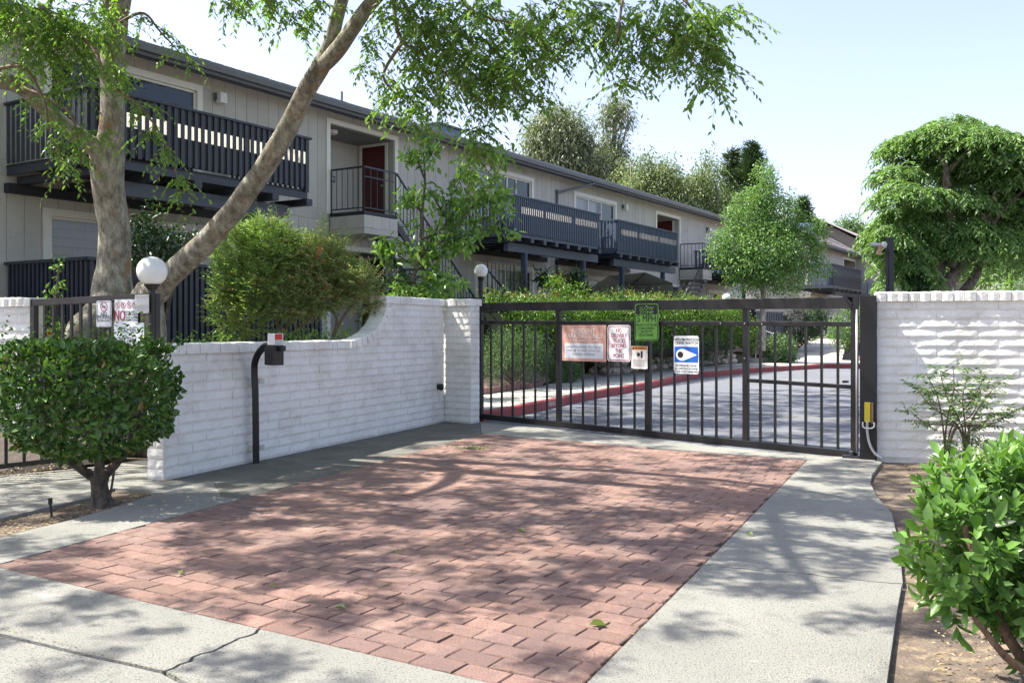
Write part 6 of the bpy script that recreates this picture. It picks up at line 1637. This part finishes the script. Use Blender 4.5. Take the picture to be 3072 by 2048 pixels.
narrow(BB, gl, 3000, M['lf_bottle'], .062, .016); narrow(BB, br2, 3200, M['lf_bottle_dry'], .060, .016, name='reddish_foliage')
narrow(BB, [e4(970, 700, 12.8, 12, 30), e4(1040, 740, 12.8, 15, 25), e4(800, 680, 12.7, 60, 12), e4(740, 690, 12.7, 40, 12)], 110, M['lf_bottle'], .045, .01, ln=.2, up=1.2, name='tall_shoots')
for (x, y) in [(958, 748), (955, 765), (978, 862)]:
    p = np.array(q4(x, y, 12.35)); n_ = 60; dq = unit(n_); leaf_obj('blossom', BB, p+dq*np.array([.012, .012, .025]), dq, unit(n_), .03, .004, M['lf_red'])
# ---- shrubs behind the white walls
def shrub(name, label, ells, n, k, sig, L, W, mat, base, cat='shrub', group=None, stems=True, shell=.6, **kw):
    t = tree_root(name, label, cat, base, group); crown(t, mat, ells, n, k, sig, L, W, shell=shell, name='foliage', **kw)
    if stems:
        for i in range(4):
            e_ = ells[i % len(ells)]; limb(t, [base, ((base[0]+e_[0])/2+random.gauss(0, .05), (base[1]+e_[1])/2, (base[2]+e_[2])/2), (e_[0], e_[1], e_[2])], [.03, .022, .012], M['bark2'], 6, 'stem')
    return t
def gb(px, Y, z): return ((px-1536)/FPX*Y, Y, z)
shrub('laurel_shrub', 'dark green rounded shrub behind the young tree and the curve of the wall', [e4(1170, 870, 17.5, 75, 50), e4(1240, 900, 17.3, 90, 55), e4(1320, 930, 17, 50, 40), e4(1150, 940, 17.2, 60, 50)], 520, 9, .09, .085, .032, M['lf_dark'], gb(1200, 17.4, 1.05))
shrub('leafy_shrub', 'low leafy shrub just above the raised top of the white wall', [e4(1240, 905, 15.4, 70, 22), e4(1310, 905, 15.4, 60, 22)], 160, 8, .06, .09, .045, M['lf_pear'], gb(1260, 15.5, 1.0), six=True)
shrub('small_tree', 'thin dark leaved small tree in front of the ground floor window', [e4(430, 700, 13.2, 70, 55), e4(500, 740, 13.2, 65, 45), e4(400, 760, 13.2, 35, 50), e4(560, 700, 13.2, 40, 25), e4(440, 640, 13.2, 30, 30), e4(470, 800, 13.2, 80, 30)], 200, 8, .09, .075, .034, M['lf_dark'], gb(455, 13.2, .9), shell=.2)
shrub('rose_bush', 'thin climbing rose with a few red blooms against the slatted patio fence', [e4(175, 800, 11.6, 18, 30), e4(165, 860, 11.6, 15, 30), e4(140, 920, 11.5, 22, 40), e4(160, 985, 11.5, 25, 40), e4(60, 1000, 11.5, 20, 30)], 55, 7, .035, .055, .03, M['lf_pear'], gb(150, 11.5, .3), shell=.1)
t = bpy.data.objects['rose_bush']
for x, y in ((129, 938), (148, 998), (115, 928), (140, 1008)):
    p = np.array(q4(x, y, 11.35)); n_ = 22; dq = unit(n_); leaf_obj('blossom', t, p+dq*.008, dq, unit(n_), .025, .022, M['lf_red'], fold=.5)
shrub('undergrowth', 'low green shoots along the top of the garden wall under the bottlebrush', [e4(620, 1020, 11.6, 60, 10), e4(900, 1010, 12.3, 90, 14), e4(1010, 1005, 13, 50, 18)], 110, 7, .05, .05, .022, M['lf_pear'], gb(800, 12.2, .95), stems=False)

# ---- behind the gate
shrub('rosemary_hedge', 'big bushy grey green hedge behind the first bay of the gate', [e4(1500, 1050, 19.6, 60, 60), e4(1560, 1040, 20.0, 65, 55), e4(1610, 1060, 20.4, 45, 60), e4(1470, 1100, 19.2, 40, 40), e4(1580, 1110, 20.0, 45, 30)], 900, 12, .07, .05, .010, M['lf_rose'], gb(1545, 19.9, .2), out=.8, droop=-.3)
shrub('box_hedge', 'low clipped box hedge left of the rock border behind the gate', [e4(1650, 1115, 22.3, 45, 32), e4(1700, 1112, 22.6, 50, 34), e4(1620, 1110, 22.1, 30, 32)], 520, 10, .06, .05, .022, M['lf_rose'], gb(1680, 22.4, .2))
def photinia(label, s0, s1, o0, o1, z0, z1, n):
    p0 = wfac((s0+s1)/2, (o0+o1)/2, z0); t = tree_root('hedge', label, 'hedge', tuple(p0), 'photinia hedges under the balconies'); c = []; u = []
    for _ in range(n):
        s_ = random.uniform(s0, s1); a = random.random()*math.pi; r_ = .65+.35*random.random()
        o_ = (o0+o1)/2+math.cos(a)*(o1-o0)/2*r_; top = z1+.22*noise.noise(Vector((s_*.8, 0, 3)))+.1*noise.noise(Vector((s_*3, 1, 3)))
        z_ = z0+(top-z0)*(.35+.65*math.sin(a)*r_) if random.random() < .6 else random.uniform(z0, top)
        if z_ < top-.25: o_ = o1+random.uniform(-.35, .05)
        c.append(wfac(s_, o_, z_)); u.append((FN.x*math.cos(a), FN.y*math.cos(a), abs(math.sin(a))))
    c = np.array(c); u = np.array(u); O, D, NR, L_, W_, RN = clump_leaves(c, u, 9, .09, .085, .034, droop=-.15, out=.6)
    topm = O[:, 2] > z1-.12; RN = np.where(topm & (RNG.random(len(RN)) < .22), .96, RN*.88)
    leaf_obj('foliage', t, O, D, NR, L_, W_, M['lf_hedge'], rnd=RN)
    m_ = MB(); Mx = Matrix.Translation((FP0.x, FP0.y, 0)) @ Matrix.Rotation(FANG, 4, 'Z'); m_.box(s0+.15, s1-.15, -o1+.35, -o0-.2, z0-.2, z1-.45, M=Mx); m_.build('shaded_core', M['lf_core'], t, world=True)
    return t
M['lf_core'] = surf('dark_interior', (.012, .02, .008), 1, .3, 8)  # near-black box colour painting the shade inside the hedges
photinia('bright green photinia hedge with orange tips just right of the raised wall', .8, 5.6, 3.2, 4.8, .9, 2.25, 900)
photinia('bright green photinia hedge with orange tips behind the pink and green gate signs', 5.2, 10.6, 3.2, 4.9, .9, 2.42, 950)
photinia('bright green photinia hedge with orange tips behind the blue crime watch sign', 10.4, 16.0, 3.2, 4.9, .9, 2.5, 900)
shrub('tall_photinia', 'taller orange tipped shoots rising above the hedge beside the striped post', [e4(1670, 850, 23.6, 26, 30), e4(1720, 875, 24, 50, 18)], 90, 9, .09, .085, .032, M['lf_hedge'], gb(1680, 23.8, 1.3))
shrub('ground_cover', 'low green ground cover above the rock border', [e4(1960, 1075, 29.5, 45, 16), e4(2050, 1065, 31, 60, 18), e4(2130, 1062, 32.5, 50, 16), e4(1880, 1070, 28, 50, 22), e4(1800, 1060, 27, 50, 25)], 420, 9, .07, .06, .03, M['lf_rose'], gb(2000, 30.3, .8), stems=False)
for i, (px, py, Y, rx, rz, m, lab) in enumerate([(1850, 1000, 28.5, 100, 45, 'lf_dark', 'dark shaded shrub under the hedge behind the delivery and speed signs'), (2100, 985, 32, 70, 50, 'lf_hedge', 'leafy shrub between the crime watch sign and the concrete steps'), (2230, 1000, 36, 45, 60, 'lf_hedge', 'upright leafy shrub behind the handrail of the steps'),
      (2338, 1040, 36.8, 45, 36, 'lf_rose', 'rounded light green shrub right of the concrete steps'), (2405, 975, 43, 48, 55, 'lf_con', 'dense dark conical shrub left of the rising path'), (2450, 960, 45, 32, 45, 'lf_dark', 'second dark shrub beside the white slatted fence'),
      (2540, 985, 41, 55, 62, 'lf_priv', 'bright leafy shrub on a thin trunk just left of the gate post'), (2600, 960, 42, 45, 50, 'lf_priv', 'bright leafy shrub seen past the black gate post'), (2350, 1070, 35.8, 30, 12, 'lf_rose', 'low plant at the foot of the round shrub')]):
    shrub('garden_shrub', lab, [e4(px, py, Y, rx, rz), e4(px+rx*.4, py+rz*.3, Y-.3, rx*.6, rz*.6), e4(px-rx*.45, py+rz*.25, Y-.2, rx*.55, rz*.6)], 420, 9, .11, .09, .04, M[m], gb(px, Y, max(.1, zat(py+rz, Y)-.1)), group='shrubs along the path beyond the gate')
shrub('ivy_strip', 'narrow strip of ivy under the white slatted fence at the end of the path', [e4(2470, 1012, 52, 45, 8), e4(2430, 1020, 50, 25, 8)], 160, 8, .1, .09, .06, M['lf_rose'], gb(2470, 52, .8), stems=False)

# young round tree
def tree(label, name, tb, trunk, rads, bark, ells, n, k, sig, L, W, leaf, group=None, limbs=(), shell=.35, **kw):
    t = tree_root(name, label, 'tree', tuple(tb), group); limb(t, [tuple(tb)]+trunk, rads, bark, 10, 'trunk', jit=.08)
    for pts, rr_ in limbs: limb(t, pts, rr_, bark, 7, 'branch')
    crown(t, leaf, ells, n, k, sig, L, W, shell=shell, name='crown', **kw); return t
Y = 35.5
tree('round headed young green tree with a pale thin trunk in front of the building end', 'young_round_tree', gb(2287, Y, .6), [q4(2288, 960, Y), q4(2292, 860, Y), q4(2300, 760, Y), q4(2296, 620, Y)], [.13, .11, .09, .06, .03], M['bark_pale'],
     [e4(2290, 560, Y, 45, 75), e4(2250, 640, Y, 75, 75), e4(2340, 650, Y, 70, 80), e4(2210, 740, Y, 80, 80), e4(2300, 760, Y-.5, 110, 95), e4(2400, 740, Y, 75, 80), e4(2240, 820, Y-.3, 70, 60), e4(2350, 830, Y-.3, 90, 55), e4(2445, 700, Y, 42, 55), e4(2455, 800, Y, 40, 45), e4(2160, 760, Y, 40, 50)],
     3300, 9, .12, .085, .065, M['lf_maid'], limbs=[([q4(2290, 870, Y), q4(2240, 790, Y), q4(2200, 720, Y)], [.05, .03, .015]), ([q4(2295, 850, Y), q4(2360, 760, Y), q4(2410, 680, Y)], [.05, .03, .015]), ([q4(2298, 760, Y), q4(2260, 660, Y), q4(2255, 600, Y)], [.04, .025, .012])])
# distant trees behind the long building
Y = 62
tree('tall grey green eucalyptus crown rising behind the roof left of centre', 'eucalyptus', gb(1680, Y, 1), [q4(1690, 640, Y), q4(1680, 500, Y), q4(1670, 400, Y)], [.5, .35, .25, .12], M['bark_pale'],
     [e4(1670, 400, Y, 85, 75), e4(1620, 450, Y, 60, 60), e4(1700, 480, Y, 100, 80), e4(1780, 520, Y, 80, 60), e4(1640, 520, Y, 70, 60), e4(1740, 430, Y, 40, 50), e4(1610, 380, Y, 30, 35), e4(1660, 345, Y, 35, 25), e4(1720, 360, Y, 30, 30)], 2300, 10, .38, .30, .085, M['lf_euc'], group='eucalyptus trees behind the roof', droop=.9)
tree('second thinner and taller eucalyptus crown with gaps, right of the first', 'eucalyptus', gb(1840, Y+2, 1), [q4(1840, 640, Y+2), q4(1835, 500, Y+2), q4(1845, 380, Y+2), q4(1850, 320, Y+2)], [.35, .28, .2, .13, .06], M['bark_pale'],
     [e4(1850, 320, Y+2, 40, 30), e4(1825, 365, Y+2, 30, 35), e4(1870, 355, Y+2, 35, 30), e4(1840, 430, Y+2, 35, 40), e4(1810, 490, Y+2, 50, 50), e4(1860, 470, Y+2, 25, 35), e4(1850, 540, Y+2, 60, 50)], 850, 10, .32, .28, .08, M['lf_euc'], group='eucalyptus trees behind the roof', droop=.9, limbs=[([q4(1838, 500, Y+2), q4(1870, 420, Y+2), q4(1885, 360, Y+2)], [.1, .07, .04]), ([q4(1838, 520, Y+2), q4(1815, 440, Y+2), q4(1810, 380, Y+2)], [.1, .07, .04])])
Y = 56
birch = dict(bark=M['bark_pale'])
def birch_tree(label, px, top, w, n):
    el = []; lm = []
    for i in range(9):
        a = random.uniform(-1, 1); yy = top+60+random.random()*170; el.append(e4(px+a*w*.95, yy, Y+random.uniform(-1, 1), 32+random.random()*22, 42+random.random()*26))
        lm.append(([q4(px, 690, Y), q4(px+a*w*.35, (yy+690)/2, Y), q4(px+a*w*.7, yy-20, Y), q4(px+a*w*.95, yy-30, Y)], [.13, .09, .05, .02]))
    t = tree(label, 'birch', gb(px, Y, 1), [q4(px, 760, Y), q4(px+8, 620, Y), q4(px-5, 560, Y), q4(px, top+100, Y)], [.20, .16, .12, .07, .02], M['bark_pale'], el, n, 9, .26, .16, .085, M['lf_birch'], group='birches behind the roof', limbs=lm, droop=1.2, shell=.1)
    st = np.array([np.array(e_[:3])+np.array([random.gauss(0, .35), random.gauss(0, .3), random.uniform(-.2, .8)]) for e_ in el for _ in range(16)])
    dd_ = unit(len(st)); dd_[:, 2] = -.3; O, D, NR, P = sprays(st, dd_, 1.5, 16, .13, .07, droop=1.5)
    leaf_obj('hanging_sprays', t, O, D, NR, .15, .08, M['lf_birch'])
birch_tree('birch with pale limbs behind the roof, leftmost of the four', 1900, 440, 60, 520)
birch_tree('birch with drooping crown behind the roof, second of the four', 1985, 425, 75, 720)
birch_tree('birch with drooping crown behind the roof, third of the four', 2065, 445, 70, 700)
birch_tree('birch with white forked limbs next to the dark conifer', 2150, 480, 65, 560)
def conifer(label, name, px, top, bot, w, Y, n, lean=.5, group=None):
    t = tree_root(name, label, 'tree', gb(px, Y, 1), group); limb(t, [gb(px, Y, 1), q4(px, (top+bot)/2, Y), q4(px, top, Y)], [.3, .18, .03], M['bark2'], 8, 'trunk')
    C_ = []; U_ = []
    for i in range(n):
        f = random.random()**.8; yy = top+(bot-top)*f; ang_ = random.random()*6.283; rad = w*Y/FPX*(.18+.82*f)*(.75+.35*math.sin(i*12.9)); z_ = zat(yy, Y)
        m_ = 7
        for j in range(m_):
            g_ = (j+1)/m_; C_.append(((px-1536)/FPX*Y+math.cos(ang_)*rad*g_, Y+math.sin(ang_)*rad*g_, z_+lean*rad*g_*.55+.1*random.gauss(0, 1))); U_.append((math.cos(ang_), math.sin(ang_), .35))
    O, D, NR, L_, W_, RN = clump_leaves(np.array(C_), np.array(U_), 7, .12, .34, .06, droop=-.3, out=1.2); leaf_obj('crown', t, O, D, NR, L_, W_, M['lf_con'], rnd=RN); return t
tree('broad grey green tree mass filling the gap behind the birches', 'background_tree', gb(2030, 64, 1), [q4(2030, 760, 64), q4(2030, 640, 64)], [.3, .25, .12], M['bark_pale'],
     [e4(1900, 600, 64, 70, 70), e4(1970, 570, 64, 60, 60), e4(2050, 590, 64, 70, 70), e4(2120, 620, 64, 60, 60), e4(1830, 590, 64, 60, 60), e4(2180, 650, 64, 60, 60)], 1300, 10, .32, .25, .09, M['lf_birch'], droop=.8)
conifer('dark cedar with upswept tips behind the round young tree', 'cedar', 2255, 440, 660, 95, 66, 230)
conifer('smaller dark cedar leader left of the main cedar tip', 'cedar', 2195, 455, 640, 70, 67, 110)
conifer('dark cypress spire behind the right side of the round young tree', 'cypress', 2410, 600, 780, 42, 62, 130)
conifer('second lower dark cypress right of the first', 'cypress', 2450, 680, 800, 36, 62, 80)
Y = 85
tree('distant rounded pine behind the second building roof', 'pine', gb(2545, Y, 1), [q4(2550, 760, Y), q4(2545, 700, Y)], [.3, .22, .1], M['bark2'], [e4(2535, 690, Y, 32, 30), e4(2560, 670, Y, 25, 18), e4(2570, 700, Y, 30, 30)], 260, 9, .35, .3, .1, M['lf_rose'])
# spreading tree on the right: umbrella layers of drooping foliage
Y = 25
u0 = gb(2800, Y, 1.2); UT = tree_root('spreading_tree', 'big spreading tree with layered drooping bright foliage behind the right wall', 'tree', u0)
for pts, rad in (([(2770, 960), (2790, 850), (2830, 760), (2850, 690), (2840, 590), (2838, 500)], [.34, .28, .2, .17, .12, .06]), ([(2790, 930), (2850, 840), (2930, 740), (2960, 650), (2990, 560)], [.22, .17, .13, .09, .04]), ([(2850, 800), (2900, 730), (2960, 700), (3000, 640), (3080, 560)], [.13, .1, .08, .06, .03]),
                 ([(2860, 960), (2890, 880), (2930, 820), (2950, 720), (2950, 640)], [.16, .14, .12, .09, .05]), ([(2765, 930), (2755, 840), (2760, 780), (2800, 720), (2815, 640)], [.16, .13, .1, .07, .04]), ([(2765, 840), (2730, 790), (2690, 770), (2650, 740)], [.08, .06, .04, .02]), ([(2830, 760), (2760, 640), (2700, 560), (2650, 520)], [.12, .08, .05, .02]),
                 ([(2838, 500), (2790, 430), (2740, 400)], [.07, .05, .02]), ([(2840, 520), (2920, 440), (3000, 420)], [.07, .05, .02])):
    limb(UT, [q4(x, y, Y+.3*math.sin(x)) for x, y in pts], rad, M['bark2'], 10, 'trunk' if rad[0] > .3 else 'branch', jit=.12)
LY = [(2860, 395, 95, 30), (2780, 440, 130, 36), (2920, 440, 130, 36), (3030, 470, 90, 40), (2705, 455, 70, 30), (2830, 520, 150, 38), (2690, 530, 60, 34), (2700, 600, 70, 36), (2780, 590, 70, 30), (2960, 540, 130, 40), (3060, 560, 90, 45), (2880, 620, 90, 34), (2700, 690, 80, 42), (2760, 670, 100, 36), (2655, 725, 50, 30), (2860, 700, 120, 36), (2970, 640, 130, 42), (3070, 680, 90, 50), (2700, 760, 70, 36), (2780, 740, 70, 30), (2730, 810, 55, 30), (2668, 800, 30, 24), (2900, 760, 90, 34), (3000, 740, 90, 36), (3100, 600, 80, 60), (3100, 760, 70, 50), (2676, 850, 26, 24), (2770, 850, 28, 30), (2930, 480, 60, 30), (2800, 405, 50, 22)]
ST = []; OUT = []
for x, y, rx, rz in LY:
    p = np.array(PY(x, y, Y+random.uniform(-1.0, 1.2))); k_ = Y/FPX; rx *= .9; rz *= random.uniform(1.0, 1.7); n_ = int(rx*rz/15)
    u = unit(n_); u[:, 2] = np.where(RNG.random(n_) < .8, np.abs(u[:, 2]), u[:, 2]); r_ = .5+.5*RNG.random((n_, 1)); ST.append(p+u*r_*np.array([rx*k_, rx*k_*.75, rz*k_*1.15])); OUT.append(u)
ST = np.concatenate(ST); OUT = np.concatenate(OUT); dd_ = OUT.copy()+unit(len(ST))*.35; dd_[:, 2] = .15
O, D, NR, P = sprays(ST, dd_, .34, 11, .13, .05, droop=1.25, flat_=.5); rn = np.repeat(np.clip(RNG.random(len(ST)), 0, 1), 11)*.7+RNG.random(len(O))*.3
leaf_obj('crown', UT, O, D, NR, .15*(1+.2*RNG.normal(size=len(O))), .05, M['lf_umb'], rnd=rn)
# far masses
for i, (lab, px, Y, el, m) in enumerate([('green tree mass at the right edge behind the spreading tree', 3030, 40, [e4(3020, 790, 40, 80, 60), e4(3080, 740, 40, 70, 80), e4(2960, 830, 40, 60, 40), e4(3060, 860, 38, 60, 40)], 'lf_maid'),
        ('pale green tree filling the gap under the spreading tree', 2900, 60, [e4(2880, 780, 60, 60, 40), e4(2930, 820, 60, 60, 40), e4(2960, 770, 60, 50, 40)], 'lf_birch')]):
    tree(lab, 'background_tree', gb(px, Y, 1), [q4(px, 900, Y), q4(px, 800, Y)], [.25, .2, .1], M['bark2'], el, 620, 9, .22, .17, .08, M[m])
shrub('palm_clump', 'small dark spiky plant beside the trunk of the spreading tree', [e4(2755, 850, 24, 26, 30)], 90, 8, .1, .2, .03, M['lf_dark'], gb(2755, 24, 1.2))

# wooded skyline closing the horizon
far = tree_root('treeline', None, None, (0, 130, 0)); far['kind'] = 'stuff'
el = [(x*1.0, 150+12*math.sin(x*.3), 5+2.0*math.sin(x*.7), 9, 5, 5+1.5*math.sin(x)) for x in range(-120, 190, 9)]
c, u = clumps(el, 5200, .6); o_, d_, n2, l_, w2, r2_ = clump_leaves(c, u, 7, .6, .9, .5)
tl = leaf_mesh('treeline', o_, d_, n2, l_, w2, M['lf_birch'], rnd=r2_); bpy.data.objects.remove(far); to = bpy.data.objects.new('treeline', tl); COL.objects.link(to); to['kind'] = 'stuff'

# ---- rocks, edging, steps
rockm = []
for i in range(9):
    bm = bmesh.new(); bmesh.ops.create_icosphere(bm, subdivisions=1, radius=1)
    rr_ = random.Random(i+40)
    for v in bm.verts: v.co *= rr_.uniform(.75, 1.15)
    for v in bm.verts: v.co.x *= 1.1; v.co.z *= .8
    me = bpy.data.meshes.new('rock'); bm.to_mesh(me); bm.free(); me.materials.append(M['stone']); rockm.append(me)
rk = thing('rock_border', 'low dry stacked border of grey and tan rocks along the sidewalk beyond the gate', 'rockery', gb(1760, 26.8, .15))
inv = wm(rk).inverted(); path_ = [G(1762, 1122, .15), G(1824, 1125, .15), G(1947, 1112, .15), G(2050, 1102, .15), G(2130, 1096, .15), G(2218, 1090, .15)]
random.seed(31)
for i in range(len(path_)-1):
    a = Vector(path_[i]); b = Vector(path_[i+1]); L_ = (b-a).length; m_ = max(2, int(L_/.36))
    nrm = Vector((-(b-a).y, (b-a).x, 0)).normalized()
    for row in range(3):
        for j in range(m_):
            p = a.lerp(b, (j+.5+.4*(row % 2)+random.uniform(-.15, .15))/m_)+nrm*(.15+.16*row)+Vector((0, 0, .10+.19*row+random.uniform(-.03, .03)))
            s_ = random.uniform(.15, .24)
            inst('rock', random.choice(rockm), rk, inv @ Matrix.Translation(p) @ Matrix.Rotation(random.random()*6.28, 4, 'Z') @ Matrix.Rotation(random.uniform(-.4, .4), 4, 'X') @ Matrix.Diagonal((s_, s_*random.uniform(.8, 1.1), s_*random.uniform(.75, 1), 1)))
ed = thing('brick_edging', 'row of brown edging bricks holding the planting bed behind the gate', 'edging', (-1.4, 17.8, .15)); inv = wm(ed).inverted()
for a, b in (((-1.4, 17.8), (-.57, 18.5)), ((-.57, 18.5), (.65, 21.0))):
    a = Vector((*a, .15)); b = Vector((*b, .15)); L_ = (b-a).length; m_ = int(L_/.22)
    for j in range(m_):
        q_ = MB(); q_.box(-.105, .105, -.05, .05, 0, .115+random.uniform(-.01, .01)); me = q_.mesh('edging_brick', M['edge_brick'])
        inst('brick', me, ed, inv @ Matrix.Translation(a.lerp(b, (j+.5)/m_)) @ Matrix.Rotation(math.atan2((b-a).y, (b-a).x)+random.gauss(0, .03), 4, 'Z'))
sp0 = G(2175, 1092, .15); stp = thing('concrete_steps', 'flight of pale concrete steps rising left from the sidewalk beyond the gate', 'steps', (9.9, 36.3, .15), math.atan2(FN.y, FN.x)+math.pi)
for i in range(6):
    q_ = MB(); q_.box(i*.45, i*.45+(.62 if i < 5 else 2.4), -1.25-.10*i, .95-.05*i, -.1, .17*(i+1)); q_.build('step', M['walk'], stp)
for sd in (-1.3, .9):
    q_ = MB(); q_.tube(spline([(.15, sd, .1), (.15, sd, 1.05), (.3, sd, 1.15), (2.4, sd, 1.95)], 4), .022, 6); q_.build('handrail', M['metal_grey'], stp)
# fences beyond the gate
def simple_fence(label, pl, pr, yt, yb, Y0, Y1, mat, pitch, back=True, name='picket_fence'):
    a = PY(pl, yb, Y0); b = PY(pr, yb, Y1); zt_ = zat(yt, (Y0+Y1)/2); zb_ = min(a.z, b.z)
    t = thing(name, label, 'fence', (a.x, a.y, 0), math.atan2((b-a).y, (b-a).x)); L_ = Vector((b.x-a.x, b.y-a.y)).length
    k = ('slat', mat.name)
    if k not in UB: UB[k] = cube_mesh('slat', mat)
    m_ = int(L_/pitch)
    for i in range(m_): inst('slat', UB[k], t, Matrix.Translation(((i+.5)*L_/m_-pitch*.27, 0, zb_)) @ Matrix.Diagonal((pitch*.54, .04, zt_-zb_, 1)))
    if back: q_ = MB(); q_.box(0, L_, .06, .1, zb_, zt_-.05); q_.build('backing_board', M['navy'], t)
    q_ = MB(); q_.box(0, L_, -.02, .1, zt_-.001, zt_+.06); q_.build('top_rail', mat, t); return t
simple_fence('pale slatted fence across the end of the rising path', 2436, 2508, 948, 1006, 54, 54, M['white_panel'], .26)
simple_fence('solid blue grey board fence right of the young tree trunk', 2268, 2350, 938, 1042, 38, 42, M['beam'], .30, name='board_fence')
simple_fence('dark slatted fence between the young tree trunk and the small globe lamp', 2170, 2262, 932, 985, 40, 38.5, M['navy'], .22, name='board_fence')
# plants and things on the patios
shrub('hanging_plant', 'grey spidery hanging plant beside the first blue support post', [e4(1548, 845, 25.6, 22, 36)], 60, 9, .06, .16, .008, M['lf_euc'], tuple(PY(1550, 830, 25.6)), stems=False, droop=.6)
shrub('potted_plant', 'dark green and reddish potted plants on the patio between the blue posts', [e4(1640, 835, 25.5, 26, 14), e4(1722, 850, 26, 18, 32), e4(1745, 870, 26, 16, 20)], 90, 7, .07, .2, .06, M['lf_dark'], tuple(wfac(8.2, 1.2, TZ)), stems=False)
shrub('potted_plant', 'rust red leaved potted plant on the patio between the blue posts', [e4(1680, 850, 25.8, 18, 22)], 50, 7, .06, .12, .05, M['lf_red2'] if 'lf_red2' in M else leafmat('leaf_rust', (.14, .05, .03), (.25, .10, .05), .2, .5), tuple(wfac(7.6, 1.4, TZ)), stems=False)
